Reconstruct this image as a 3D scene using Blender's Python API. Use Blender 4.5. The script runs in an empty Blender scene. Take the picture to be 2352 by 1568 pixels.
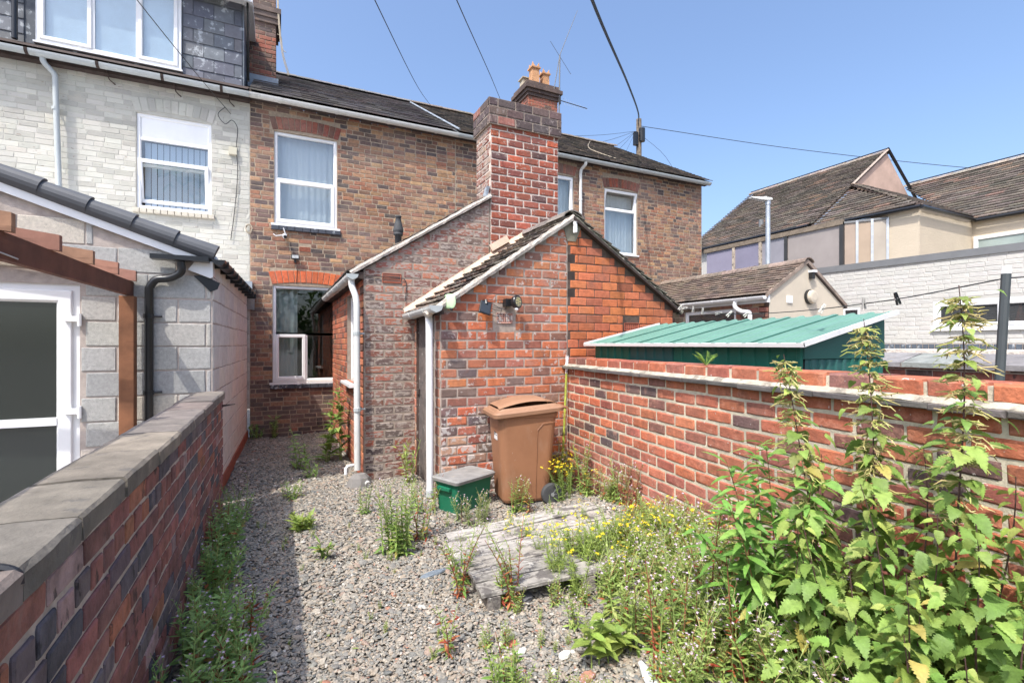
import bpy, math, random
import numpy as np
from mathutils import Matrix, Vector
random.seed(7); RNG = np.random.default_rng(7)
R_ = math.radians
scene = bpy.context.scene
COL = scene.collection
# ---------------------------------------------------------------- camera, sky, sun, exposure
YAW = R_(25.6); EYE = 1.6; FPX = 1120.0
cam_d = bpy.data.cameras.new('camera'); cam = bpy.data.objects.new('camera', cam_d); COL.objects.link(cam)
cam.location = (0, 0, EYE); cam.rotation_euler = (R_(90), 0, -YAW)
cam_d.sensor_width = 36; cam_d.lens = FPX/2352*36; cam_d.shift_y = 6/2352
cam_d.clip_start = 0.05; cam_d.clip_end = 2000
scene.camera = cam
SUN = Vector((-.52, -.38, 1.0)).normalized()          # towards the sun
world = bpy.data.worlds.new('World'); scene.world = world; world.use_nodes = True
nt = world.node_tree; bg = nt.nodes['Background']
sky = nt.nodes.new('ShaderNodeTexSky'); sky.sky_type = 'NISHITA'; sky.sun_disc = False
sky.sun_elevation = math.asin(SUN.z); sky.sun_rotation = math.atan2(SUN.x, SUN.y)
sky.altitude = 0; sky.air_density = 1.0; sky.dust_density = 4.2; sky.ozone_density = 4.6
nt.links.new(sky.outputs[0], bg.inputs[0]); bg.inputs[1].default_value = 0.15
sun_d = bpy.data.lights.new('sun', 'SUN'); sun_d.energy = 2.4; sun_d.angle = R_(0.55); sun_d.color = (1, .955, .88)
sun = bpy.data.objects.new('sun', sun_d); COL.objects.link(sun)
sun.rotation_euler = SUN.to_track_quat('Z', 'Y').to_euler(); sun.location = (-5, -3, 12)
vs = scene.view_settings; vs.view_transform = 'Standard'; vs.look = 'None'; vs.gamma = 1; vs.use_curve_mapping = False
vs.exposure = 1.06
scene.render.engine = 'CYCLES'
scene.cycles.max_bounces = 8; scene.cycles.transparent_max_bounces = 16

# ---------------------------------------------------------------- projection (only to rank which pieces show largest)
FW = (math.sin(YAW), math.cos(YAW)); RT = (math.cos(YAW), -math.sin(YAW))
def proj(p):
    d = p[0]*FW[0]+p[1]*FW[1]; s = p[0]*RT[0]+p[1]*RT[1]
    if d < .15: return None
    return 1176+FPX*s/d, 790-FPX*(p[2]-EYE)/d, d
def at_depth(px, py, d):
    u = (px-1176)/FPX
    return (d*(FW[0]+u*RT[0]), d*(FW[1]+u*RT[1]), EYE-d*(py-790)/FPX)
def at_z(px, py, z=0.0):
    return at_depth(px, py, (z-EYE)/(-(py-790)/FPX))
def inpoly(x, y, poly):
    c = False; n = len(poly)
    for i in range(n):
        x1, y1 = poly[i]; x2, y2 = poly[(i+1) % n]
        if (y1 > y) != (y2 > y) and x < (x2-x1)*(y-y1)/(y2-y1)+x1: c = not c
    return c

# ---------------------------------------------------------------- mesh builder
class MB:
    def __init__(s): s.V = []; s.F = []; s.C = []; s.M = []; s.n = 0; s.mats = []
    def add(s, V, F, col=(1, 1, 1), mat=None):
        V = np.asarray(V, float).reshape(-1, 3)
        if mat is not None:
            if mat not in s.mats: s.mats.append(mat)
            mi = s.mats.index(mat)
        else: mi = 0
        s.V.append(V)
        for f in F:
            s.F.append([a+s.n for a in f]); s.C.append(col); s.M.append(mi)
        s.n += len(V); return s
    def mesh(s, name, smooth=False, mat=None):
        me = bpy.data.meshes.new(name)
        if s.n == 0: return me
        V = np.concatenate(s.V); L = np.fromiter((len(f) for f in s.F), int, len(s.F))
        idx = np.fromiter((a for f in s.F for a in f), int, int(L.sum()))
        me.vertices.add(len(V)); me.vertices.foreach_set('co', V.ravel())
        me.loops.add(len(idx)); me.loops.foreach_set('vertex_index', idx)
        me.polygons.add(len(L)); st = np.concatenate([[0], np.cumsum(L)[:-1]]); me.polygons.foreach_set('loop_start', st)
        me.polygons.foreach_set('use_smooth', np.full(len(L), bool(smooth)))
        mats = s.mats or ([mat] if mat else [])
        for m in mats: me.materials.append(m)
        if len(mats) > 1: me.polygons.foreach_set('material_index', np.array(s.M))
        at = me.attributes.new('bc', 'FLOAT_COLOR', 'CORNER')
        c = np.ones((len(L), 4)); c[:, :3] = np.array([x[:3] for x in s.C]); at.data.foreach_set('color', np.repeat(c, L, axis=0).ravel())
        me.update(calc_edges=True); return me
def link(name, me, mat=None, parent=None, world=None, color=None):
    o = bpy.data.objects.new(name, me); COL.objects.link(o)
    if mat is not None and me is not None and len(me.materials) == 0: me.materials.append(mat)
    if parent is not None:
        o.parent = parent
        p = WORLD.get(parent.name)
        if p is not None: o.matrix_parent_inverse = p
    if world is not None: o.matrix_basis = world
    if color is not None: o.color = (*color[:3], 1)
    return o
WORLD = {}   # inverse base matrix of things, so that their parts keep world coordinates
def tag(o, label=None, cat=None, group=None, kind=None):
    if label: o['label'] = label
    if cat: o['category'] = cat
    if group: o['group'] = group
    if kind: o['kind'] = kind
    return o
def thing(name, label, cat, loc=(0, 0, 0), group=None):
    o = bpy.data.objects.new(name, None); COL.objects.link(o); o.location = loc; o.empty_display_size = .1
    WORLD[o.name] = Matrix.Translation(loc).inverted()
    return tag(o, label, cat, group)
def part(name, mb, mat, parent, smooth=False, label=None, kind=None):
    o = link(name, mb.mesh(name, smooth), mat, parent)
    return tag(o, label, None, None, kind)
def single(name, mb, mat, label, cat, group=None, smooth=False, kind=None):
    """a thing that is one mesh; its origin is moved to its base"""
    V = np.concatenate(mb.V); base = np.array([(V[:, 0].min()+V[:, 0].max())/2, (V[:, 1].min()+V[:, 1].max())/2, V[:, 2].min()])
    mb.V = [v-base for v in mb.V]
    o = link(name, mb.mesh(name, smooth), mat); o.location = base
    WORLD[o.name] = Matrix.Translation(base).inverted()
    return tag(o, label, cat, group, kind)
# frames: origin, u axis, outward normal n; v is up
class Fr:
    def __init__(s, O, U, N):
        s.O = np.array(O, float); s.U = np.array(U, float)/np.linalg.norm(U); s.N = np.array(N, float)/np.linalg.norm(N); s.Z = np.array((0, 0, 1.0))
    def p(s, u, v, w=0.0): return s.O+s.U*u+s.Z*v+s.N*w
    def mat(s, u, v, w, rot=0.0):
        U, Z = s.U, s.Z
        c, q = math.cos(rot), math.sin(rot)
        A = U*c+Z*q; B = -U*q+Z*c; P = s.p(u, v, w)
        return Matrix(((A[0], B[0], s.N[0], P[0]), (A[1], B[1], s.N[1], P[1]), (A[2], B[2], s.N[2], P[2]), (0, 0, 0, 1)))
BOXF = [(0, 3, 2, 1), (4, 5, 6, 7), (0, 1, 5, 4), (1, 2, 6, 5), (2, 3, 7, 6), (3, 0, 4, 7)]
def box(mb, fr, u0, u1, v0, v1, w0, w1, col=(1, 1, 1), mat=None):
    V = [fr.p(a, b, c) for c in (w0, w1) for a, b in ((u0, v0), (u1, v0), (u1, v1), (u0, v1))]
    mb.add(V, BOXF, col, mat)
def wbox(mb, x0, x1, y0, y1, z0, z1, col=(1, 1, 1), mat=None):
    V = [(a, b, c) for c in (z0, z1) for a, b in ((x0, y0), (x1, y0), (x1, y1), (x0, y1))]
    mb.add(V, BOXF, col, mat)
def bevbox(mb, fr, u0, u1, v0, v1, w0, w1, b=.008, col=(1, 1, 1), mat=None, j=0.0):
    """box with a chamfered front (w1) face"""
    o = [(u0, v0), (u1, v0), (u1, v1), (u0, v1)]; i = [(u0+b, v0+b), (u1-b, v0+b), (u1-b, v1-b), (u0+b, v1-b)]
    r = lambda: random.uniform(-j, j)
    V = [fr.p(a, c, w0) for a, c in o]+[fr.p(a+r(), c+r(), w1-b) for a, c in o]+[fr.p(a+r(), c+r(), w1+r()) for a, c in i]
    F = [(0, 3, 2, 1)]+[(k, (k+1) % 4, 4+(k+1) % 4, 4+k) for k in range(4)]+[(4+k, 4+(k+1) % 4, 8+(k+1) % 4, 8+k) for k in range(4)]+[(8, 9, 10, 11)]
    mb.add(V, F, col, mat)
def prism(mb, fr, poly, w0, w1, col=(1, 1, 1), mat=None):
    n = len(poly); V = [fr.p(a, b, w0) for a, b in poly]+[fr.p(a, b, w1) for a, b in poly]
    F = [tuple(range(n-1, -1, -1)), tuple(range(n, 2*n))]+[(k, (k+1) % n, n+(k+1) % n, n+k) for k in range(n)]
    mb.add(V, F, col, mat)
def tube(mb, pts, r, n=8, col=(1, 1, 1), cap=True, mat=None, half=False):
    """round tube (or half-round trough) along a polyline; r may be a list"""
    P = [np.array(p, float) for p in pts]; m = len(P); rr = r if isinstance(r, (list, tuple)) else [r]*m
    V = []; ref = None
    for i in range(m):
        t = (P[min(i+1, m-1)]-P[max(i-1, 0)]); t /= (np.linalg.norm(t)+1e-12)
        if ref is None: ref = np.array((0, 0, 1.0)) if abs(t[2]) < .9 else np.array((1.0, 0, 0))
        a = np.cross(t, ref); a /= np.linalg.norm(a)+1e-12; b = np.cross(a, t); ref = b
        for k in range(n):
            th = (math.pi+math.pi*k/(n-1)) if half else 2*math.pi*k/n
            V.append(P[i]+rr[i]*(a*math.cos(th)+b*math.sin(th)))
    F = []
    for i in range(m-1):
        for k in range(n-1 if half else n):
            k2 = (k+1) % n; F.append((i*n+k, i*n+k2, (i+1)*n+k2, (i+1)*n+k))
    if cap and not half:
        V += V[:n]+V[(m-1)*n:m*n]; F += [tuple(range(m*n+n-1, m*n-1, -1)), tuple(range(m*n+n, m*n+2*n))]
    if half: F += [tuple(range(n-1, -1, -1)), tuple(range((m-1)*n, m*n))]
    mb.add(V, F, col, mat)
def bez(pts, n=8):
    """smooth polyline through points (Catmull-Rom)"""
    P = [np.array(p, float) for p in pts]; P = [2*P[0]-P[1]]+P+[2*P[-1]-P[-2]]; out = []
    for i in range(1, len(P)-2):
        for k in range(n):
            t = k/n; a, b, c, d = P[i-1:i+3]
            out.append(.5*((2*b)+(-a+c)*t+(2*a-5*b+4*c-d)*t*t+(-a+3*b-3*c+d)*t**3))
    out.append(P[-2]); return out

# ---------------------------------------------------------------- materials
def M(name, base=(.5, .5, .5), rough=.7, metal=0.0, attr=False, patches=(), bump=None, spec=.4, var=0.0, streak=False, trans=0.0, vscale=6.0, sub=None, coat=0.0):
    m = bpy.data.materials.new(name); m.use_nodes = True; n = m.node_tree.nodes; L = m.node_tree.links
    b = n['Principled BSDF']; b.inputs['Roughness'].default_value = rough; b.inputs['Metallic'].default_value = metal
    b.inputs['Specular IOR Level'].default_value = spec
    if coat: b.inputs['Coat Weight'].default_value = coat; b.inputs['Coat Roughness'].default_value = .15
    geo = n.new('ShaderNodeNewGeometry')
    def mapv(scale):
        mp = n.new('ShaderNodeMapping'); mp.inputs['Scale'].default_value = scale; L.new(geo.outputs['Position'], mp.inputs[0]); return mp.outputs[0]
    def noise(scale, detail=4, sc3=None):
        t = n.new('ShaderNodeTexNoise'); t.inputs['Scale'].default_value = scale; t.inputs['Detail'].default_value = detail; t.inputs['Roughness'].default_value = .6
        L.new(mapv(sc3) if sc3 else geo.outputs['Position'], t.inputs['Vector']); return t.outputs['Fac']
    def mix(a, c, f, mode='MIX'):
        x = n.new('ShaderNodeMix'); x.data_type = 'RGBA'; x.blend_type = mode
        for sock, v in ((x.inputs[6], a), (x.inputs[7], c)):
            if isinstance(v, tuple): sock.default_value = (*v[:3], 1)
            else: L.new(v, sock)
        if isinstance(f, (int, float)): x.inputs[0].default_value = f
        else: L.new(f, x.inputs[0])
        return x.outputs[2]
    col = base
    if attr:
        a = n.new('ShaderNodeAttribute'); a.attribute_name = 'bc'; oi = n.new('ShaderNodeObjectInfo')
        col = mix(a.outputs['Color'], oi.outputs['Color'], 1.0, 'MULTIPLY')
        if base != (1, 1, 1): col = mix(col, base, 1.0, 'MULTIPLY')
    if var:
        f = noise(vscale, 5); mr = n.new('ShaderNodeMapRange'); mr.inputs[1].default_value = .3; mr.inputs[2].default_value = .7
        mr.inputs[3].default_value = 1-var; mr.inputs[4].default_value = 1+var; L.new(f, mr.inputs[0])
        cb = n.new('ShaderNodeCombineColor')
        for k in range(3): L.new(mr.outputs[0], cb.inputs[k])
        col = mix(col, cb.outputs[0], 1.0, 'MULTIPLY')
    for (sc, th, soft, pc, st, *rest) in patches:
        f = noise(sc, 6, rest[0] if rest else None); mr = n.new('ShaderNodeMapRange')
        mr.inputs[1].default_value = th; mr.inputs[2].default_value = th+soft; mr.inputs[3].default_value = 0; mr.inputs[4].default_value = st
        mr.clamp = True; L.new(f, mr.inputs[0]); col = mix(col, pc, mr.outputs[0])
    if isinstance(col, tuple): b.inputs['Base Color'].default_value = (*col[:3], 1)
    else: L.new(col, b.inputs['Base Color'])
    if bump:
        f = noise(bump[0], 5, bump[3] if len(bump) > 3 else None); bp = n.new('ShaderNodeBump'); bp.inputs['Strength'].default_value = bump[1]; bp.inputs['Distance'].default_value = bump[2]
        L.new(f, bp.inputs['Height']); L.new(bp.outputs[0], b.inputs['Normal'])
    if trans:
        tr = n.new('ShaderNodeBsdfTranslucent'); ms = n.new('ShaderNodeMixShader'); ms.inputs[0].default_value = trans
        if isinstance(col, tuple): tr.inputs[0].default_value = (*col[:3], 1)
        else: L.new(col, tr.inputs[0])
        L.new(b.outputs[0], ms.inputs[1]); L.new(tr.outputs[0], ms.inputs[2]); L.new(ms.outputs[0], n['Material Output'].inputs[0])
    return m
def glass_mat(name, tint=(1, 1, 1), refl=1.0, rough=0.0, body=None, bodyf=0.0):
    m = bpy.data.materials.new(name); m.use_nodes = True; n = m.node_tree.nodes; L = m.node_tree.links; n.remove(n['Principled BSDF'])
    t = n.new('ShaderNodeBsdfTransparent'); t.inputs[0].default_value = (*tint, 1)
    g = n.new('ShaderNodeBsdfGlossy'); g.inputs['Roughness'].default_value = rough
    lw = n.new('ShaderNodeLayerWeight'); lw.inputs[0].default_value = .5; pw = n.new('ShaderNodeMath'); pw.operation = 'POWER'; pw.inputs[1].default_value = 3.0; L.new(lw.outputs['Facing'], pw.inputs[0])
    fr = n.new('ShaderNodeMath'); fr.operation = 'MULTIPLY_ADD'; fr.inputs[1].default_value = .8; fr.inputs[2].default_value = .06*refl; L.new(pw.outputs[0], fr.inputs[0])
    mx = n.new('ShaderNodeMixShader'); L.new(fr.outputs[0], mx.inputs[0]); L.new(g.outputs[0], mx.inputs[2])
    src = t.outputs[0]
    if body:
        d = n.new('ShaderNodeBsdfDiffuse'); d.inputs[0].default_value = (*body, 1); m2 = n.new('ShaderNodeMixShader'); m2.inputs[0].default_value = bodyf
        L.new(t.outputs[0], m2.inputs[1]); L.new(d.outputs[0], m2.inputs[2]); src = m2.outputs[0]
    L.new(src, mx.inputs[1]); L.new(mx.outputs[0], n['Material Output'].inputs[0]); return m

WHITE = (.62, .60, .56)
m_brick = M('brick_facade', (1, 1, 1), .85, attr=True, var=.3, vscale=28, patches=[(1.3, .42, .25, (.33, .235, .19), .38), (2.1, .58, .10, (.12, .085, .07), .38), (14, .56, .08, (.11, .075, .062), .5), (9, .58, .1, (.36, .21, .13), .35), (5, .62, .1, (.03, .026, .026), .5), (55, .62, .1, (.03, .025, .022), .45), (22, .66, .06, (.38, .33, .28), .35)], bump=(90, .6, .006))
m_brick_ext = M('brick_smeared', (1, 1, 1), .88, attr=True, var=.2, vscale=30, patches=[(1.3, .42, .25, (.33, .235, .19), .38), (2.1, .58, .10, (.12, .085, .07), .38), (5, .50, .12, (.25, .20, .175), .5), (17, .505, .03, (.37, .31, .27), .92, (1, 1, 2.2)), (30, .64, .05, (.06, .05, .048), .6)], bump=(80, .7, .006))
m_brick_out = M('brick_orange', (1, 1, 1), .85, attr=True, var=.2, vscale=24, patches=[(1.3, .42, .25, (.33, .235, .19), .22), (2.1, .58, .10, (.12, .085, .07), .38), (8, .56, .10, (.20, .10, .075), .5), (16, .60, .04, (.5, .44, .40), .75), (60, .68, .05, (.06, .03, .025), .6), (3, .60, .12, (.30, .24, .21), .4)], bump=(70, .7, .007))
m_brick_out2 = M('brick_orange_clean', (1, 1, 1), .85, attr=True, var=.2, vscale=22, patches=[(1.5, .5, .2, (.34, .22, .17), .28), (3, .60, .1, (.16, .08, .06), .4), (24, .70, .03, (.5, .4, .34), .5), (60, .68, .05, (.09, .04, .03), .6)], bump=(70, .7, .007))
m_brick_right = M('brick_boundary', (1, 1, 1), .85, attr=True, var=.26, vscale=20, patches=[(1.3, .42, .25, (.33, .235, .19), .22), (2.1, .58, .10, (.12, .085, .07), .38), (10, .56, .10, (.50, .26, .18), .35), (13, .60, .10, (.13, .06, .05), .55), (26, .665, .02, (.60, .56, .52), .8), (50, .66, .05, (.07, .03, .025), .6), (7, .60, .1, (.10, .045, .035), .4)], bump=(60, .8, .007))
m_brick_left = M('brick_dark', (1, 1, 1), .8, attr=True, var=.4, vscale=14, patches=[(12, .60, .08, (.27, .22, .21), .45, (1, 1, .35)), (16, .62, .05, (.02, .018, .02), .75, (1, 1, .5))], bump=(50, .9, .008))
m_brick_white = M('brick_white_paint', (1, 1, 1), .7, attr=True, var=.05, patches=[(20, .665, .02, (.24, .19, .15), .75, (.6, .6, 1.8)), (9, .64, .03, (.36, .33, .28), .6, (1, 1, 3)), (1.6, .60, .06, (.36, .34, .30), .35), (3, .62, .12, (.52, .46, .34), .45), (2.2, .60, .15, (.5, .5, .47), .3)], bump=(45, .5, .006))
m_brick_cream = M('brick_cream_paint', (1, 1, 1), .7, attr=True, var=.04, patches=[(22, .74, .02, (.4, .36, .3), .5)], bump=(30, .5, .006))
m_mortar = M('mortar_tan', (.33, .26, .19), .95, var=.25, vscale=20, patches=[(4, .58, .15, (.13, .10, .08), .6)], bump=(120, .7, .004))
m_mortar_ext = M('mortar_pinkish', (.31, .25, .205), .95, var=.2, vscale=18, bump=(100, .8, .005))
m_mortar_out = M('mortar_grey_tan', (.38, .31, .26), .95, var=.25, vscale=18, patches=[(5, .60, .1, (.12, .09, .08), .5)], bump=(100, .8, .005))
m_mortar_dark = M('mortar_dark', (.10, .07, .055), .95, var=.3, vscale=18, bump=(100, .8, .005))
m_mortar_right = M('mortar_pale', (.56, .50, .38), .95, var=.22, vscale=16, patches=[(2.5, .55, .1, (.30, .27, .22), .6), (30, .66, .05, (.16, .14, .10), .5)], bump=(100, .8, .006))
m_mortar_left = M('mortar_left', (.44, .37, .31), .95, var=.3, vscale=12, bump=(90, .9, .006))
m_mortar_white = M('mortar_white_paint', (.44, .425, .37), .8, var=.1, bump=(60, .6, .005))
m_mortar_cream = M('mortar_cream_paint', (.62, .55, .45), .8, var=.06, bump=(60, .6, .005))
m_pvc = M('white_upvc', (.80, .80, .80), .28, spec=.5, var=.03)
m_pvc_dirty = M('grey_white_pvc_pipe', (.62, .62, .59), .42, var=.06, patches=[(7, .60, .12, (.32, .31, .28), .5, (1, 1, .4))])
m_pvc_grey = M('grey_pvc_gutter', (.42, .45, .45), .5, var=.06, patches=[(5, .58, .15, (.28, .27, .25), .6)])
m_black = M('black_plastic', (.015, .016, .018), .3, spec=.5)
m_lead = M('lead_flashing', (.30, .33, .36), .5, metal=.3, var=.2, patches=[(9, .58, .1, (.55, .57, .58), .5)])
m_room = M('dark_room', (.025, .027, .03), .9)
m_curtain = M('net_curtain', (.80, .86, .90), .9, trans=.35)
m_blind = M('blind', (.42, .50, .60), .9)
m_dirt_shade = M('eaves_dirt_pocket_shade', (.05, .035, .03), .9, var=.3)
m_glass = glass_mat('window_glass', (.95, .97, .97), 2.0)
m_glass_dark = glass_mat('window_glass_dark', (.45, .48, .48), 1.6, body=(.10, .105, .11), bodyf=.5)
m_glass_frost = glass_mat('frosted_glass', (.30, .33, .32), 1.5, rough=.14, body=(.035, .045, .04), bodyf=.6)
m_slate = M('slate_grey', (1, 1, 1), .5, attr=True, var=.18, vscale=9, patches=[(9, .585, .05, (.45, .48, .50), .7), (3, .56, .1, (.10, .11, .13), .5)], bump=(40, .4, .004))
m_contile = M('concrete_tile', (1, 1, 1), .75, attr=True, var=.2, vscale=8, patches=[(3, .58, .12, (.12, .10, .09), .5)], bump=(60, .5, .004))
m_claytile = M('clay_tile', (1, 1, 1), .88, attr=True, var=.35, vscale=16, patches=[(14, .62, .06, (.30, .29, .23), .5), (24, .60, .06, (.035, .03, .028), .6)], bump=(60, .8, .006))
m_greytile = M('grey_smooth_tile', (1, 1, 1), .6, attr=True, var=.08, bump=(90, .3, .003))
m_verge = M('verge_mortar', (.60, .53, .46), .95, var=.25, vscale=12, patches=[(12, .58, .06, (.22, .19, .16), .6)], bump=(40, 1.0, .012))
m_fillet = M('mortar_fillet', (.55, .42, .32), .95, var=.15, vscale=12, bump=(40, .7, .008))
m_block = M('concrete_block', (1, 1, 1), .95, attr=True, var=.16, vscale=40, patches=[(120, .62, .05, (.10, .10, .10), .6)], bump=(160, 1.0, .008))
m_block_side = M('concrete_block_side', (1, 1, 1), .95, attr=True, var=.12, vscale=10, bump=(100, .7, .005))
m_mortar_block = M('mortar_block', (.42, .36, .32), .95, var=.2, vscale=12, bump=(80, .8, .006))
m_stone = M('coping_stone', (1, 1, 1), .85, attr=True, var=.3, vscale=7, patches=[(9, .60, .05, (.09, .085, .08), .6), (5, .60, .1, (.34, .29, .24), .5), (60, .66, .05, (.06, .055, .05), .5)], bump=(45, .8, .006))
m_timber = M('stained_timber', (1, 1, 1), .75, attr=True, var=.3, vscale=5, patches=[(7, .58, .08, (.07, .03, .02), .4, (.3, .3, 2.5))], bump=(30, .4, .004))
m_oldwood = M('weathered_plank', (1, 1, 1), .9, attr=True, var=.3, vscale=9, patches=[(22, .55, .06, (.12, .11, .10), .75, (.22, 1.6, 1)), (6, .55, .06, (.10, .09, .085), .85), (26, .60, .05, (.08, .07, .065), .7), (14, .62, .05, (.6, .58, .53), .5)], bump=(40, 1, .008))
m_greenmetal = M('green_steel_sheet', (1, 1, 1), .42, attr=True, metal=.15, var=.12, vscale=3)
m_greenroof = M('pale_green_roof_sheet', (1, 1, 1), .55, attr=True, var=.10, vscale=2.5, patches=[(30, .74, .02, (.55, .65, .6), .7)])
m_bin = M('brown_bin_plastic', (.29, .138, .072), .48, var=.1, vscale=4, bump=(300, .12, .002), patches=[(5, .56, .15, (.36, .24, .17), .35, (1, 1, .4)), (60, .68, .03, (.42, .32, .25), .5, (1, 1, .3))])
m_bin_lid = M('brown_bin_lid', (.31, .17, .10), .55, var=.06, vscale=5, bump=(300, .12, .002))
m_rubber = M('grey_rubber', (.06, .062, .065), .75, var=.15)
m_alu = M('galvanised', (.5, .52, .54), .4, metal=.6, var=.15)
m_boxgreen = M('green_plastic', (.012, .14, .075), .4, var=.08)
m_boxlid = M('grey_plastic_lid', (.24, .235, .225), .6, var=.2, vscale=10, patches=[(8, .58, .1, (.42, .36, .28), .5)])
m_red_terr = M('terracotta', (.40, .12, .07), .8, var=.2, vscale=30, bump=(80, .5, .004))
m_pot = M('buff_pot', (.52, .28, .14), .8, var=.3, vscale=6, patches=[(5, .56, .1, (.16, .10, .07), .6)])
m_cream = M('cream_render', (.56, .485, .38), .85, var=.05, vscale=3, bump=(80, .3, .003))
m_pink = M('pink_render', (.48, .34, .27), .9, var=.15, vscale=2)
m_panel = M('violet_grey_sheet', (1, 1, 1), .35, attr=True, var=.12, vscale=1.2)
m_greyband = M('grey_metal_band', (.17, .175, .18), .5, var=.08)
m_oldpole = M('wood_pole', (.20, .16, .12), .9, var=.3, vscale=10)
m_wire = M('wire', (.035, .037, .04), .6)
m_wire_tan = M('pale_cable', (.42, .36, .27), .7)
m_white_paint = M('white_paint', (.72, .72, .70), .5, var=.06)
# ---------------------------------------------------------------- pieces: queued, the 300 that show largest become parts, the rest one joined part
TPL = {}
def brick_t(l, h, d, var, bev=.006):
    """brick face with an uneven rounded arris: origin at the back centre, face at w = d"""
    k = ('b', l, h, d, var, bev)
    if k in TPL: return k
    r = random.Random(hash((round(l*1000), round(h*1000), var)) & 0xffff)
    a, b = l/2, h/2; c = min(.005, a*.2)
    ring = [(-a+c, -b), (0, -b), (a-c, -b), (a, -b+c), (a, b-c), (a-c, b), (0, b), (-a+c, b), (-a, b-c), (-a, -b+c)]
    j = .0028
    o = [(x+r.uniform(-j, j), y+r.uniform(-j, j)) for x, y in ring]
    i = [(x*(1-bev/a)+r.uniform(-j, j)*.6, y*(1-bev/b)+r.uniform(-j, j)*.6) for x, y in o]
    V = [(x, y, 0) for x, y in o]+[(x, y, d-bev*.7+r.uniform(-.001, .001)) for x, y in o]+[(x, y, d+r.uniform(-.0012, .0012)) for x, y in i]
    n = 10; F = [(q, (q+1) % n, n+(q+1) % n, n+q) for q in range(n)]+[(n+q, n+(q+1) % n, 2*n+(q+1) % n, 2*n+q) for q in range(n)]+[tuple(range(2*n, 3*n))]
    TPL[k] = (np.array(V), F); return k
def block_t(l, h, d, bev=.006, var=0):
    k = ('k', l, h, d, bev, var)
    if k in TPL: return k
    r = random.Random(var*7+1); a, b = l/2, h/2; j = .0022
    o = [(-a, -b), (a, -b), (a, b), (-a, b)]; i = [(-a+bev, -b+bev), (a-bev, -b+bev), (a-bev, b-bev), (-a+bev, b-bev)]
    V = [(x, y, 0) for x, y in o]+[(x+r.uniform(-j, j), y+r.uniform(-j, j), d-bev) for x, y in o]+[(x+r.uniform(-j, j), y+r.uniform(-j, j), d) for x, y in i]
    F = [(3, 2, 1, 0)]+[(q, (q+1) % 4, 4+(q+1) % 4, 4+q) for q in range(4)]+[(4+q, 4+(q+1) % 4, 8+(q+1) % 4, 8+q) for q in range(4)]+[(8, 9, 10, 11)]
    TPL[k] = (np.array(V), F); return k
Q = {}
def enqueue(root, name, key, mat4, color, mat, parent, size, occ=None):
    P = (mat4[0][3], mat4[1][3], mat4[2][3]); pr = proj(P); s = 0
    if pr and -30 < pr[0] < 2382 and -30 < pr[1] < 1598:
        s = size/pr[2]**2
        if occ:
            for poly in occ:
                if inpoly(pr[0], pr[1], poly): s = 0
    Q.setdefault((root.name, name), []).append((s, key, mat4, color, mat, parent, root))
MESHC = {}
def flush(root, name, limit=300, kindname=None):
    L = Q.pop((root.name, name), [])
    L.sort(key=lambda t: -t[0])
    head = [t for t in L[:limit] if t[0] > 0]; tail = L[len(head):]
    for s, key, m4, c, mat, parent, root in head:
        ck = (key, mat.name)
        if ck not in MESHC:
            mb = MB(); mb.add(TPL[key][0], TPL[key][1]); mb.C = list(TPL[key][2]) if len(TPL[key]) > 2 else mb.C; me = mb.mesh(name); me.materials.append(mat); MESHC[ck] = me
        o = bpy.data.objects.new(name, MESHC[ck]); COL.objects.link(o); o.parent = parent
        p = WORLD.get(parent.name)
        if p is not None: o.matrix_parent_inverse = p
        o.matrix_basis = m4; o.color = (*c, 1)
    if tail:
        mb = MB()
        for s, key, m4, c, mat, parent, root in tail:
            V, F = TPL[key][:2]; A = np.array(m4); mb.add(V@A[:3, :3].T+A[:3, 3], F, c, mat)
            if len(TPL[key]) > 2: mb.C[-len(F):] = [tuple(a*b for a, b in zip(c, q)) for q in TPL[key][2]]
        o = link(kindname or name, mb.mesh(name), None, root); o['kind'] = 'stuff'
def scan(poly, v):
    xs = []
    n = len(poly)
    for i in range(n):
        (u1, v1), (u2, v2) = poly[i], poly[(i+1) % n]
        if (v1 > v) != (v2 > v): xs.append(u1+(u2-u1)*(v-v1)/(v2-v1))
    xs.sort(); return [(xs[i], xs[i+1]) for i in range(0, len(xs)-1, 2)]
def subtract(iv, a, b):
    out = []
    for x, y in iv:
        if b <= x or a >= y: out.append((x, y)); continue
        if a > x: out.append((x, a))
        if b < y: out.append((b, y))
    return out
def pick(pal):
    t = sum(p[0] for p in pal); r = random.uniform(0, t)
    for w, c in pal:
        r -= w
        if r <= 0: break
    k = random.uniform(.82, 1.18); 
    if min(c) > .4: k = 1+(k-1)*.16
    q = .012 if min(c) > .2 else .05
    return tuple(min(1, x*k*random.uniform(1-q, 1+q)) for x in c)
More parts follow.
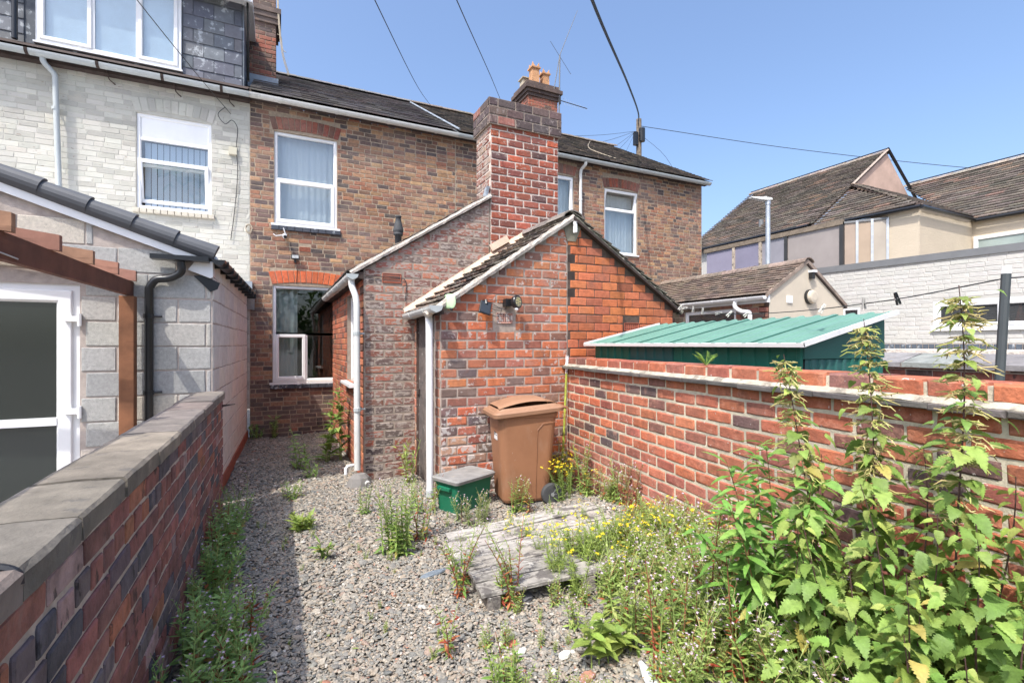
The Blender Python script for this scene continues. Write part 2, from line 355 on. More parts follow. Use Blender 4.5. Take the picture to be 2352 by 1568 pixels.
def brick_wall(root, wallpart_name, fr, poly, pal, mat, mortar, h=.075, L=.225, gap=.010, proud=.008, thick=.22, holes=(), skips=(), bond='stretcher',
               parent=None, occ=None, vstart=None, colfn=None, wav=.0025, bev=.006, uphase=0, piece='brick', tilt=0.0, sub=None, wall=None):
    """wall: mortar body built course by course (openings left out) + one piece per brick"""
    parent = parent or root
    v0 = min(p[1] for p in poly); v1 = max(p[1] for p in poly); v = v0 if vstart is None else vstart
    if wall is None:
        mb = MB(); levels = sorted(set([v0, v1]+[p[1] for p in poly]+[q for hl in holes for q in hl[2:4] if v0 < q < v1]+list(np.arange(v0, v1, .4))))
        for a, b in zip(levels[:-1], levels[1:]):
            if b-a < 1e-5: continue
            ia, ib = scan(poly, a+1e-6), scan(poly, b-1e-6); m = (a+b)/2
            hs = sorted((hl[0], hl[1]) for hl in holes if hl[2] < m < hl[3])
            for (x0, x1), (y0, y1) in zip(ia, ib):
                segs = [(x0, x1, y0, y1)]
                for ha, hb in hs:
                    new = []
                    for s in segs:
                        if hb <= s[0] or ha >= s[1]: new.append(s); continue
                        if ha > s[0]: new.append((s[0], ha, s[2], ha))
                        if hb < s[1]: new.append((hb, s[1], hb, s[3]))
                    segs = new
                for s in segs:
                    V = [fr.p(s[0], a, -thick), fr.p(s[1], a, -thick), fr.p(s[3], b, -thick), fr.p(s[2], b, -thick), fr.p(s[0], a), fr.p(s[1], a), fr.p(s[3], b), fr.p(s[2], b)]
                    mb.add(V, BOXF)
        wall = part(wallpart_name, mb, mortar, parent)
    row = 0
    while v < v1-.02:
        a, b = v+gap/2, v+h-gap/2; m = v+h/2
        ia = scan(poly, max(a, v0+1e-5)); ib = scan(poly, min(b, v1-1e-5)); iv = []
        for (x0, x1) in ia:
            for (y0, y1) in ib:
                lo, hi = max(x0, y0), min(x1, y1)
                if hi-lo > .04: iv.append((lo, hi))
        for hl in list(holes)+list(skips):
            if hl[2]-h*.35 < m < hl[3]+h*.35: iv = subtract(iv, hl[0], hl[1])
        header = (bond == 'english' and row % 4 == 3) or (bond == 'header')
        for x0, x1 in iv:
            u = math.floor((x0-uphase)/L)*L+uphase
            if bond == 'flemish': u -= (row % 2)*L*.75
            elif header: u -= (row % 2)*L*.25
            else: u -= (row % 2)*L*.5+(.0 if bond != 'loose' else random.uniform(0, L*.3))
            k = 0
            while u < x1:
                if bond == 'flemish': l = L if k % 2 == 0 else L*.5
                elif header: l = L*.5
                elif bond == 'loose': l = L*random.choice([1, 1, 1, .5, 1.02, .96])
                else: l = L
                a0, b0 = max(u, x0+.002)+gap/2, min(u+l, x1-.002)-gap/2; u += l; k += 1
                if b0-a0 < .028: continue
                ll = round(b0-a0, 2) if b0-a0 > .05 else round(b0-a0, 3)
                c = colfn((a0+b0)/2, m) if colfn else pick(pal)
                uu = (a0+b0)/2; nz = math.sin(uu*2.3+m*3.7+1)*math.cos(m*2.9-uu*1.1)+.5*math.sin(uu*6.1-m*5.3); kk = 1+(.10 if min(c) < .3 else .02)*nz; c = tuple(x*kk for x in c)
                key = brick_t(ll, round(h-gap, 3), proud+.02, random.randint(0, 3), bev)
                w = random.uniform(-.0022, .0015)*(proud/.008)
                m4 = fr.mat((a0+b0)/2, m+random.uniform(-wav, wav), -.02+w, random.uniform(-1, 1)*.006+tilt)
                enqueue(root, piece, key, m4, c, mat, wall, ll*(h-gap), occ)
        v += h; row += 1
    return wall
def arch(root, fr, u0, u1, v, ht, rise, pal, mat, wall, n=10, proud=.012, mortar=None, splay=.06):
    """flat segmental arch of bricks on end; each voussoir a brick"""
    mb = MB(); uc = (u0+u1)/2; W = (u1-u0)/2
    P = []
    for k in range(n+1):
        t = -1+2*k/n; lo = (uc+t*W, v+rise*(1-t*t)); hi = (uc+t*(W+splay), v+ht+rise*(1-t*t)*.9-abs(t)*.0); P.append((lo, hi))
    pts = [p[0] for p in P]+[p[1] for p in reversed(P)]
    prism(mb, fr, pts, -.05, .003)
    part('arch_mortar', mb, mortar, wall)
    for k in range(n):
        (a, d), (b, c) = P[k], P[k+1]; g = .005
        q = [(a[0]+g, a[1]+.003), (b[0]-g, b[1]+.003), (c[0]-g, c[1]-.003), (d[0]+g, d[1]-.003)]
        mb = MB(); cx = sum(x[0] for x in q)/4; cy = sum(x[1] for x in q)/4
        i = [(cx+(x-cx)*.88, cy+(y-cy)*.96) for x, y in q]
        V = [fr.p(x, y, -.01) for x, y in q]+[fr.p(x, y, proud-.004) for x, y in q]+[fr.p(x, y, proud+random.uniform(-.002, .002)) for x, y in i]
        mb.add(V, [(j, (j+1) % 4, 4+(j+1) % 4, 4+j) for j in range(4)]+[(4+j, 4+(j+1) % 4, 8+(j+1) % 4, 8+j) for j in range(4)]+[(8, 9, 10, 11)], pick(pal))
        o = part('arch_brick', mb, mat, wall)
# ---------------------------------------------------------------- roofs of overlapping tiles
def tile_roof(root, name, O, U, S, width, rows, gauge, tw, pal, mat, parent, th=.012, jit=.003, clip=None, occ=None, over=1.35, stag=True, batten=True, limit=300, gapw=.003, lift=1.0, base_mat=None, ragged=0.0, edge=None):
    """O eaves origin, U along the eaves, S unit vector up the slope"""
    O = np.array(O, float); U = np.array(U, float)/np.linalg.norm(U); S = np.array(S, float)/np.linalg.norm(S); N = np.cross(U, S)
    if N[2] < 0: N = -N
    hand = 1 if np.dot(np.cross(U, S), N) > 0 else -1
    lt = gauge*over
    if base_mat is not None:
        mb = MB(); H = rows*gauge
        def base(a, b, c, d): mb.add([O+U*a+S*c-N*.02, O+U*b+S*c-N*.02, O+U*b+S*d-N*.02, O+U*a+S*d-N*.02, O+U*a+S*c-N*.05, O+U*b+S*c-N*.05, O+U*b+S*d-N*.05, O+U*a+S*d-N*.05], [(0, 1, 2, 3), (7, 6, 5, 4), (0, 4, 5, 1), (1, 5, 6, 2), (2, 6, 7, 3), (3, 7, 4, 0)])
        for r in range(rows):
            iv = [(0, width)] if clip is None else clip(r*gauge)
            for a, b in iv: base(a, b, r*gauge, (r+1)*gauge)
        part('roof_deck', mb, base_mat, parent)
    for r in range(rows):
        s = r*gauge; iv = [(0, width)] if clip is None else clip(s+gauge*.5)
        for a, b in iv:
            u = a-(tw*.5 if (r % 2 and stag) else 0)
            while u < b-.01:
                x0, x1 = max(u, a), min(u+tw, b); u += tw
                if x1-x0 < tw*.2: continue
                w = round(x1-x0-gapw, 3)
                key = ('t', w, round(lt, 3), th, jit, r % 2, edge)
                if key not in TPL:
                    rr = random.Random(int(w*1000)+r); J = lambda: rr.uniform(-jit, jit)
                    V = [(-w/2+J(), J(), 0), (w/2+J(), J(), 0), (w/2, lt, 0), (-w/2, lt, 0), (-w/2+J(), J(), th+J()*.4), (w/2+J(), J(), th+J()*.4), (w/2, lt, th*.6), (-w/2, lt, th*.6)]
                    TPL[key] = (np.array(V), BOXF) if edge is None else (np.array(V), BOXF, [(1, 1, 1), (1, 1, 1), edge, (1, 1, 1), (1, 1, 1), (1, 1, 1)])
                # the lower end sits on the tile below: tilt the tile about its head
                tl = th*lift/gauge+random.uniform(-.012, .012); A = U; B = S*math.cos(tl)-N*math.sin(tl); C = N*math.cos(tl)+S*math.sin(tl)
                P = O+U*(x0+x1)/2+S*(s-random.uniform(0, ragged))+N*(th*lift+random.uniform(0, jit))
                m4 = Matrix(((A[0], B[0], C[0], P[0]), (A[1], B[1], C[1], P[1]), (A[2], B[2], C[2], P[2]), (0, 0, 0, 1)))
                enqueue(root, name, key, m4, pick(pal), mat, parent, w*gauge, occ)
def ridge_tiles(root, parent, P0, P1, n, r, pal, mat, name='ridge_tile', half=True, seg=7, up=.0):
    P0 = np.array(P0, float); P1 = np.array(P1, float); d = P1-P0; Ln = np.linalg.norm(d); t = d/Ln; side = np.cross(t, (0, 0, 1.0)); side /= np.linalg.norm(side); Z = np.cross(side, t)
    for k in range(n):
        mb = MB(); a = P0+d*(k/n)+t*.006; b = P0+d*((k+1)/n)+t*.02; V = []; rr0, rr1 = r*random.uniform(.97, 1), r*random.uniform(1.03, 1.07)
        for P, q in ((a, rr0), (b, rr1)):
            for lay in (0, .014):
                for j in range(seg):
                    th = math.pi*j/(seg-1)*.8+math.pi*.1
                    V.append(P+side*(q-lay)*math.cos(th)*1.15+Z*((q-lay)*math.sin(th)-r*.55+up))
        F = []
        for j in range(seg-1):
            F += [(j, j+1, 2*seg+j+1, 2*seg+j), (seg+j+1, seg+j, 3*seg+j, 3*seg+j+1), (j+1, j, seg+j, seg+j+1), (2*seg+j, 2*seg+j+1, 3*seg+j+1, 3*seg+j)]
        F += [(0, 2*seg, 3*seg, seg), (seg-1, 2*seg-1, 4*seg-1, 3*seg-1)]
        mb.add(V, F, pick(pal)); part(name, mb, mat, parent)

# ---------------------------------------------------------------- windows, pipes
def ring(mb, fr, u0, u1, v0, v1, t, w0, w1, tb=None):
    tb = t if tb is None else tb
    box(mb, fr, u0, u1, v0, v0+tb, w0, w1); box(mb, fr, u0, u1, v1-t, v1, w0, w1)
    box(mb, fr, u0, u0+t, v0+tb, v1-t, w0, w1); box(mb, fr, u1-t, u1, v0+tb, v1-t, w0, w1)
def bevring(mb, fr, u0, u1, v0, v1, t, w0, w1, bev=.012):
    """frame with sloped inner beads: outer, inner raised, inner low loops"""
    L = []
    for (d, w) in ((0, w0), (0, w1-bev*.4), (bev*.4, w1), (t-bev, w1), (t, w1-bev*1.2), (t, w0)):
        L.append([fr.p(a, b, w) for a, b in ((u0+d, v0+d), (u1-d, v0+d), (u1-d, v1-d), (u0+d, v1-d))])
    V = [p for l in L for p in l]; F = []
    for i in range(len(L)-1):
        for k in range(4): F.append((i*4+k, i*4+(k+1) % 4, (i+1)*4+(k+1) % 4, (i+1)*4+k))
    mb.add(V, F)
def pane(name, fr, u0, u1, v0, v1, w, mat, parent, th=.006):
    mb = MB(); box(mb, fr, u0, u1, v0, v1, w-th, w); return part(name, mb, mat, parent)
def curtain(fr, u0, u1, v0, v1, w, mat, parent, folds=9, amp=.018, name='curtain'):
    n = max(8, int((u1-u0)*70)); V = []; mb = MB(); ph = random.uniform(0, 6)
    for k in range(n+1):
        u = u0+(u1-u0)*k/n; a = amp*(math.sin(2*math.pi*folds*(u-u0)/(u1-u0)+ph+1.3*math.sin(5*u+ph))*(.6+.5*math.sin(7.3*u))+.5*math.sin(2*math.pi*folds*2.3*(u-u0)+ph*2))
        V += [fr.p(u, v0, w+a*1.2), fr.p(u, (v0+v1)/2, w+a), fr.p(u, v1, w+a*.6)]
    F = []
    for k in range(n):
        for q in range(2): F.append((k*3+q, k*3+3+q, k*3+4+q, k*3+1+q))
    mb.add(V, F); return part(name, mb, mat, parent, smooth=True)
def window(root, fr, u0, u1, v0, v1, rec, cells, sill=None, curt=None, glass=None, label=None, t=.055, room=True, roomd=.8, sill_mat=None, mat=None, name='window'):
    """cells: (u0,u1,v0,v1,opening?) in fractions of the frame; parts: window > frame bars, sash, pane, sill, curtain"""
    mat = mat or m_pvc; mb = MB(); bevring(mb, fr, u0, u1, v0, v1, t, -rec-.06, -rec)
    W, H = u1-u0-2*t, v1-v0-2*t; us, vs_ = u0+t, v0+t; bars = MB()
    w = part(name, mb, mat, root, label=label)
    for c in cells:
        a, b, p, q = us+W*c[0], us+W*c[1], vs_+H*c[2], vs_+H*c[3]; g = .5*t*.75
        a += 0 if c[0] == 0 else g; b -= 0 if c[1] == 1 else g; p += 0 if c[2] == 0 else g; q -= 0 if c[3] == 1 else g
        kind = c[4] if len(c) > 4 else ''
        if c[1] < 1: box(bars, fr, b, b+2*g, p if c[2] == 0 else p-0, q, -rec-.055, -rec-.004)
        if c[3] < 1 and (len(c) < 6 or c[5]): box(bars, fr, us if len(c) < 6 else c[5][0], us+W if len(c) < 6 else c[5][1], q, q+2*g, -rec-.056, -rec-.003)
        if kind == 'sash':
            s = MB(); bevring(s, fr, a-.012, b+.012, p-.012, q+.012, .058, -rec-.03, -rec+.016); so = part('sash', s, mat, w)
            pane('pane', fr, a+.03, b-.03, p+.03, q-.03, -rec-.018, glass or m_glass, w)
        elif kind == 'panel': pane('panel', fr, a-.01, b+.01, p-.01, q+.01, -rec-.02, mat, w, .02)
        elif kind == 'none': pass
        else: pane('pane', fr, a-.01, b+.01, p-.01, q+.01, -rec-.03, glass or m_glass, w)
    if bars.n: part('glazing_bar', bars, mat, w)
    if sill: s = MB(); box(s, fr, u0-sill[0], u1+sill[0], v0-sill[1], v0-.001, -rec-.05, sill[2]); part('sill', s, sill_mat or mat, w)
    if curt:
        for c in curt: curtain(fr, c[0], c[1], c[2], c[3], -rec-.16, c[4], w, folds=(c[5] if len(c) > 5 else 9)*.6, amp=.012)
    if room:
        mb = MB(); a, b, p, q = u0-.02, u1+.02, v0-.02, v1+.02; D = -rec-.07-roomd; E = -rec-.065
        V = [fr.p(x, y, z) for z in (D, E) for x, y in ((a, p), (b, p), (b, q), (a, q))]
        mb.add(V, [(0, 1, 2, 3), (0, 4, 5, 1), (1, 5, 6, 2), (2, 6, 7, 3), (3, 7, 4, 0)]); part('room_interior', mb, m_room, w)
    return w
def gutter(root, P0, P1, r=.055, mat=None, n=9, brackets=3, label=None, bmat=None, cap=True):
    P0 = np.array(P0, float); P1 = np.array(P1, float); mb = MB(); tube(mb, [P0, P1], r, n, half=True)
    g = part('gutter', mb, mat, root, smooth=False, label=label); d = P1-P0; t = d/np.linalg.norm(d)
    for k in range(brackets):
        q = P0+d*((k+.5)/brackets); mb = MB(); tube(mb, [q-t*.02, q+t*.02], r+.006, n, half=True); part('gutter_bracket', mb, bmat or mat, g)
    return g
def pipe(root, pts, r, mat, clips=(), name='downpipe', n=10, clipdir=None, clipmat=None, parent=None):
    mb = MB(); tube(mb, pts, r, n); o = part(name, mb, mat, parent or root, smooth=True)
    for c in clips:
        mb = MB(); tube(mb, [(c[0], c[1], c[2]-.02), (c[0], c[1], c[2]+.02)], r+.007, n)
        if clipdir: tube(mb, [c, (c[0]+clipdir[0], c[1]+clipdir[1], c[2])], .012, 6)
        part('pipe_clip', mb, clipmat or mat, o)
    return o
# ================================================================ terrace
FY = 9.45
F = Fr((0, FY, 0), (1, 0, 0), (0, -1, 0))
pal_fac = [(4, (.27, .145, .088)), (4, (.34, .19, .105)), (3, (.30, .13, .078)), (3, (.20, .11, .08)), (2.0, (.105, .078, .070)), (2.4, (.40, .235, .125)), (1, (.23, .13, .095))]
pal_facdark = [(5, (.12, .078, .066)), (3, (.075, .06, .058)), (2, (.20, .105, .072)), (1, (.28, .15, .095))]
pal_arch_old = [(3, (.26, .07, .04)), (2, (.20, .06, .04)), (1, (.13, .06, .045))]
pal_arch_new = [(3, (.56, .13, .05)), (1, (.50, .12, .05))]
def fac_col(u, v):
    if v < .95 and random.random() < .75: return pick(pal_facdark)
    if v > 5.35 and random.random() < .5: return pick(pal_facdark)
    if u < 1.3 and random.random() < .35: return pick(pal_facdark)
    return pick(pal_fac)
# ---- brick house with the two main windows
house = thing('brick_house', 'brown brick terraced house with net-curtained window above a second window, behind the extension', 'house', (1.4, FY, 0))
w1 = (-.065, .97, 3.70, 5.32); w2 = (-.09, .985, .93, 2.63)
occ1 = [[(812, 618), (1126, 440), (1095, 340), (1095, 230), (1400, 200), (1400, 1568), (790, 1568), (790, 640)]]
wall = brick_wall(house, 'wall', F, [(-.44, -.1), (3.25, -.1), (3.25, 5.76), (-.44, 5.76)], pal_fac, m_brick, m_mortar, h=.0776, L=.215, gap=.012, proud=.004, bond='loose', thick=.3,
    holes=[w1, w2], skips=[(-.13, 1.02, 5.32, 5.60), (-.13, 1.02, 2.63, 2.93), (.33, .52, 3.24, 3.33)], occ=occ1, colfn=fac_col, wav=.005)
arch(house, F, -.09, .99, 5.33, .22, .045, pal_arch_old, m_brick, wall, n=12, mortar=m_mortar)
arch(house, F, -.10, 1.0, 2.64, .22, .05, pal_arch_new, m_brick_out2, wall, n=12, mortar=m_mortar)
cw = m_curtain
window(house, F, *w1, .03, [(0, 1, .49, 1), (0, 1, 0, .49, 'sash')], sill=(.05, .035, .05), curt=[(w1[0]+.03, w1[1]-.03, w1[2]+.03, w1[3]-.03, cw, 7)], label='upper white window with closed net curtains')
window(house, F, *w2, .03, [(0, 1, .5, 1), (0, .5, 0, .5, 'sash'), (.5, 1, 0, .5)], sill=(.05, .035, .05), curt=[(w2[0]+.05, w2[0]+.40, w2[2]+.03, w2[3]-.03, cw, 6)], label='lower white window with one curtain drawn aside', roomd=1.6, glass=glass_mat('window_glass_ground', (.8, .83, .82), 1.3))
for (a, b, z) in ((w1[0]-.05, w1[1]+.06, 3.665), (w2[0]-.04, w2[1]+.05, .895)):     # blue brick sills
    n = 9
    for k in range(n):
        mb = MB(); q = (b-a)/n; bevbox(mb, F, a+q*k+.003, a+q*(k+1)-.003, z-.075, z-.002, -.02, .055, .006, (.055, .06, .075)); part('sill_brick', mb, m_slate, wall)
mb = MB(); bevring(mb, F, .335, .515, 3.25, 3.325, .012, -.02, .012)
vent = part('air_vent', mb, m_red_terr, house, label='red louvred air brick over the lower window')
for k in range(4): mb = MB(); box(mb, F, .347, .503, 3.264+k*.014, 3.270+k*.014, -.02, .010); part('louvre', mb, m_red_terr, vent)
mb = MB(); box(mb, F, .347, .503, 3.262, 3.313, -.025, -.012); part('vent_back', mb, m_room, vent)
# eaves, gutter, roof
EZ = 5.83; EYV = 9.22; SL = np.array((0, 4.08, 2.37)); SLN = SL/np.linalg.norm(SL); RL = np.linalg.norm(SL)
def eaves(root, x0, x1, gm, nb):
    mb = MB(); wbox(mb, x0, x1, 9.33, 9.4485, 5.765, 5.825); part('soffit', mb, m_dirt_shade, root)
    gutter(root, (x0, 9.265, 5.80), (x1, 9.265, 5.80), .066, gm, brackets=nb)
eaves(house, -.44, 3.25, m_pvc_dirty, 4)
pal_con = [(3, (.05, .046, .045)), (2, (.06, .055, .052)), (1, (.042, .04, .04))]
tile_roof(house, 'roof_tile', (-.44, EYV, EZ), (1, 0, 0), SL, 3.69, 13, RL/13, .33, pal_con, m_contile, house, th=.02, jit=.001, edge=(4.5, 4.1, 3.9), base_mat=m_dirt_shade, gapw=.004)  # tile noses tinted brighter than the dark tops: sunlight put into the colour
ridge_tiles(house, house, (-.44, 13.3, 8.24), (3.25, 13.3, 8.24), 9, .11, [(1, (.15, .15, .15))], m_contile)
mb = MB(); V = [np.array((3.22, EYV, EZ))+SLN*a+np.array((b, -.02, .04)) for a in (0, RL) for b in (0, .05)]
mb.add(V, [(0, 1, 3, 2)]); mb.add([v+np.array((0, .03, -.05)) for v in V], [(0, 1, 3, 2)]); tube(mb, [V[0]+np.array((.03, 0, 0)), V[2]+np.array((.03, 0, 0))], .022, 6); part('bonding_strip', mb, m_lead, house)
# party chimney (left)
pal_ch = [(3, (.33, .10, .06)), (2, (.26, .085, .055)), (2, (.15, .065, .05)), (1, (.08, .05, .045))]
chl = MB(); wbox(chl, -.50, -.05, 10.82, 11.5, 6.4, 8.75); chim = part('chimney', chl, m_mortar, house, label='tall chimney stack beside the slate dormer')
FC = Fr((0, 10.82, 0), (1, 0, 0), (0, -1, 0))
def chc(u, v): return pick(pal_facdark) if v > 7.75 or random.random() < .15 else pick(pal_ch)
brick_wall(house, 'stack', FC, [(-.516, 6.85), (-.034, 6.85), (-.034, 8.7), (-.516, 8.7)], pal_ch, m_brick, m_mortar, h=.085, L=.23, gap=.012, parent=chim, wall=chim, colfn=chc)
FCs = Fr((-.05, 10.82, 0), (0, 1, 0), (1, 0, 0))
brick_wall(house, 'stack', FCs, [(0, 7.0), (.68, 7.0), (.68, 8.7), (0, 8.7)], pal_ch, m_brick, m_mortar, h=.085, L=.23, gap=.012, parent=chim, wall=chim, colfn=lambda u, v: pick(pal_facdark))
for k, (z, e) in enumerate(((7.95, .03), (8.05, .055), (8.15, .08))):
    mb = MB(); wbox(mb, -.516-e, -.03+e, 10.80-e, 11.5+e, z, z+.095, (.06, .05, .048)); part('corbel_course', mb, m_brick, chim)
mb = MB(); wbox(mb, -.54, -.0, 10.78, 11.52, 6.62, 6.88); part('flashing', mb, m_lead, chim)
cb = bez([(-.02, 10.75, 8.45), (.01, 10.72, 7.9), (.07, 10.7, 7.35), (.18, 10.7, 6.95)], 6)
mb = MB(); tube(mb, cb, .009, 5); tube(mb, [p+np.array((.015, 0, .03)) for p in cb], .008, 5)
single('loose_cable', mb, m_wire_tan, 'pair of pale loose cables dangling off the chimney beside the dormer', 'cable')
mb = MB(); tube(mb, bez([(-.02, 10.75, 7.75), (.05, 10.72, 7.7), (.08, 10.7, 7.45), (.14, 10.7, 7.4)], 6), .006, 5)
single('loose_cable', mb, m_wire_tan, 'short looped cable hanging at mid height of the left chimney', 'cable')
# ---- second brick house
house2 = thing('brick_house', 'brown brick end terraced house with old tiled roof and open top-hung windows, behind the chimney', 'house', (6.7, FY, 0))
w3 = (5.42, 6.09, 3.75, 5.42); w4 = (6.95, 7.93, 3.76, 5.29)
occ2 = [[(0, 0), (1283, 0), (1283, 480), (1325, 480), (1560, 705), (1605, 630), (1605, 1568), (0, 1568)]]
wall2 = brick_wall(house2, 'wall', F, [(3.25, -.1), (10.08, -.1), (10.08, 5.76), (3.25, 5.76)], pal_fac, m_brick, m_mortar, h=.0776, L=.215, gap=.012, proud=.004, bond='loose', thick=.3,
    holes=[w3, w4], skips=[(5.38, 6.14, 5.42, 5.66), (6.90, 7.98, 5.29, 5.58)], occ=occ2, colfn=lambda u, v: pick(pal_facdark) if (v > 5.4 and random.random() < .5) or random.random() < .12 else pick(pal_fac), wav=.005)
arch(house2, F, 5.40, 6.12, 5.43, .22, .03, pal_arch_old, m_brick, wall2, n=9, mortar=m_mortar)
arch(house2, F, 6.93, 7.95, 5.30, .22, .045, pal_arch_old, m_brick, wall2, n=12, mortar=m_mortar)
def tilted_sash(root, fr, u0, u1, v0, v1, rec, ang, glass, hinge='top'):
    """open sash hung at its top edge"""
    H = v1-v0; N = fr.N*math.cos(ang)+fr.Z*math.sin(ang)*1.0; Z = fr.Z*math.cos(ang)-fr.N*math.sin(ang)
    O = fr.p(0, v1, -rec)-Z*H; f2 = Fr(O, fr.U, N); f2.Z = Z
    mb = MB(); bevring(mb, f2, u0, u1, 0, H, .058, -.03, .016); s = part('open_sash', mb, m_pvc, root)
    pane('pane', f2, u0+.04, u1-.04, .04, H-.04, -.01, glass, s); return s
wa = window(house2, F, *w3, .03, [(0, 1, .38, 1, 'none'), (0, 1, 0, .38)], curt=[(w3[0]+.03, w3[1]-.03, 3.8, 5.35, cw, 8)])
tilted_sash(wa, F, w3[0]+.03, w3[1]-.03, 4.42, 5.38, .0, -.06, m_glass)
wb = window(house2, F, *w4, .03, [(0, 1, .70, 1, 'none'), (0, 1, 0, .70)], sill=(.03, .03, .04), curt=[(w4[0]+.03, w4[1]-.03, 3.8, 5.2, cw, 8)])
tilted_sash(wb, F, w4[0]+.01, w4[1]-.01, 4.80, 5.27, -.005, -.24, m_glass)
eaves(house2, 3.25, 10.18, m_pvc_grey, 8)
pal_old = [(4, (.125, .105, .09)), (3, (.085, .075, .068)), (2, (.17, .14, .11)), (1.5, (.055, .05, .048)), (.8, (.21, .16, .12))]
occr = [[(1095, 0), (1283, 0), (1283, 800), (1095, 800)]]
tile_roof(house2, 'roof_tile', (3.27, EYV, EZ), (1, 0, 0), SL, 6.95, 34, RL/34, .175, pal_old, m_claytile, house2, th=.016, jit=.006, base_mat=m_dirt_shade, occ=occr, ragged=.006)
ridge_tiles(house2, house2, (3.27, 13.3, 8.24), (10.2, 13.3, 8.24), 16, .12, [(1, (.19, .16, .13))], m_claytile)
pipe(house2, bez([(6.30, 9.27, 5.76), (6.30, 9.28, 5.68), (6.26, 9.38, 5.60), (6.24, 9.39, 5.5)], 4)+[(6.24, 9.39, 3.2)], .036, m_pvc_dirty, clips=[(6.24, 9.39, 4.9), (6.24, 9.39, 4.2)])
mb = MB(); wbox(mb, 6.94, 7.97, 13.32, 14.15, 7.9, 9.68); ch2 = part('chimney', mb, m_mortar, house2, label='ridge chimney with crown-topped buff pots')
FR = Fr((0, 13.32, 0), (1, 0, 0), (0, -1, 0)); FL = Fr((6.94, 14.15, 0), (0, -1, 0), (-1, 0, 0))
for fr, p0, p1 in ((FR, 6.925, 7.985), (FL, -.01, .84)):
    brick_wall(house2, 'stack', fr, [(p0, 8.3), (p1, 8.3), (p1, 9.26), (p0, 9.26)], pal_ch, m_brick, m_mortar, h=.085, L=.235, gap=.012, parent=ch2, wall=ch2)
for z, e, hh in ((9.26, .03, .1), (9.36, .07, .1), (9.46, .12, .12), (9.58, .06, .12)):
    mb = MB(); wbox(mb, 6.93-e, 7.98+e, 13.31-e, 14.16+e, z, z+hh-.004, (.085, .06, .052)); part('corbel_course', mb, m_brick, ch2)
def crown_pot(x, y, z, s, h, mat, crown=True):
    mb = MB(); q = [(s, 0), (s*.93, h*.1), (s*.86, h*.72), (s*1.16, h*.76), (s*1.16, h*.82), (s*.95, h*.84)]
    V = []; 
    for r, zz in q: V += [(x-r, y-r, z+zz), (x+r, y-r, z+zz), (x+r, y+r, z+zz), (x-r, y+r, z+zz)]
    F_ = []
    for i in range(len(q)-1):
        for k in range(4): F_.append((i*4+k, i*4+(k+1) % 4, i*4+4+(k+1) % 4, i*4+4+k))
    n = len(q)*4-4; F_.append((n, n+1, n+2, n+3)); mb.add(V, F_)
    for dx in (-1, 1):
        wbox(mb, x+dx*s*.45-s*.28, x+dx*s*.45+s*.28, y-s*.885, y-s*.86, z+h*.12, z+h*.66) if False else None
    wbox(mb, x-s*.55, x+s*.55, y-s*.93, y-s*.89, z+h*.14, z+h*.64)
    if crown:
        for a, b in ((-1, -1), (1, -1), (1, 1), (-1, 1)):
            cx, cy = x+a*s*.62, y+b*s*.62; e = s*.34
            mb.add([(cx-e, cy-e, z+h*.84), (cx+e, cy-e, z+h*.84), (cx+e, cy+e, z+h*.84), (cx-e, cy+e, z+h*.84), (cx+a*e*.6, cy+b*e*.6, z+h*1.03)], [(0, 1, 4), (1, 2, 4), (2, 3, 4), (3, 0, 4)])
    return part('chimney_pot', mb, mat, ch2)
crown_pot(7.28, 13.58, 9.70, .135, .72, m_pot); crown_pot(7.68, 13.62, 9.66, .125, .66, m_pot)
crown_pot(7.17, 13.98, 9.68, .15, .52, M('stone_pot', (.42, .36, .27), .9, var=.2), False)
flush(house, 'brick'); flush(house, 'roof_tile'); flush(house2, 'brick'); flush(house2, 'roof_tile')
# aerials
mb = MB(); tube(mb, [(7.99, 13.24, 8.80), (8.02, 13.24, 10.72)], .022, 6); tube(mb, [(7.80, 13.24, 9.55), (8.02, 13.24, 10.72), (8.68, 13.24, 12.32)], [.014, .014, .008], 5)
tube(mb, [(7.62, 13.15, 11.0), (8.50, 13.35, 10.28)], .008, 4)
single('tall_aerial', mb, m_greyband, 'tall thin whip aerial with crossed rod on a mast at the ridge chimney', 'aerial')
yg = thing('tv_aerial', 'small comb-shaped television aerial pointing right from the ridge chimney mast', 'aerial', (8.0, 13.2, 9.3))
mb = MB(); tube(mb, [(7.96, 13.2, 9.27), (9.02, 13.2, 9.22)], .013, 6); part('boom', mb, m_wire, yg)
mb = MB()
for k in range(10): x = 8.16+k*.092; l = .15-.007*k; tube(mb, [(x, 13.2-.07, 9.255-k*.0045-l), (x, 13.2+.07, 9.255-k*.0045+l)], .003, 4)
part('elements', mb, m_greyband, yg)
mb = MB(); tube(mb, [(8.0, 13.2, 9.15), (8.0, 13.2, 9.38)], .03, 6); part('clamp', mb, m_black, yg)

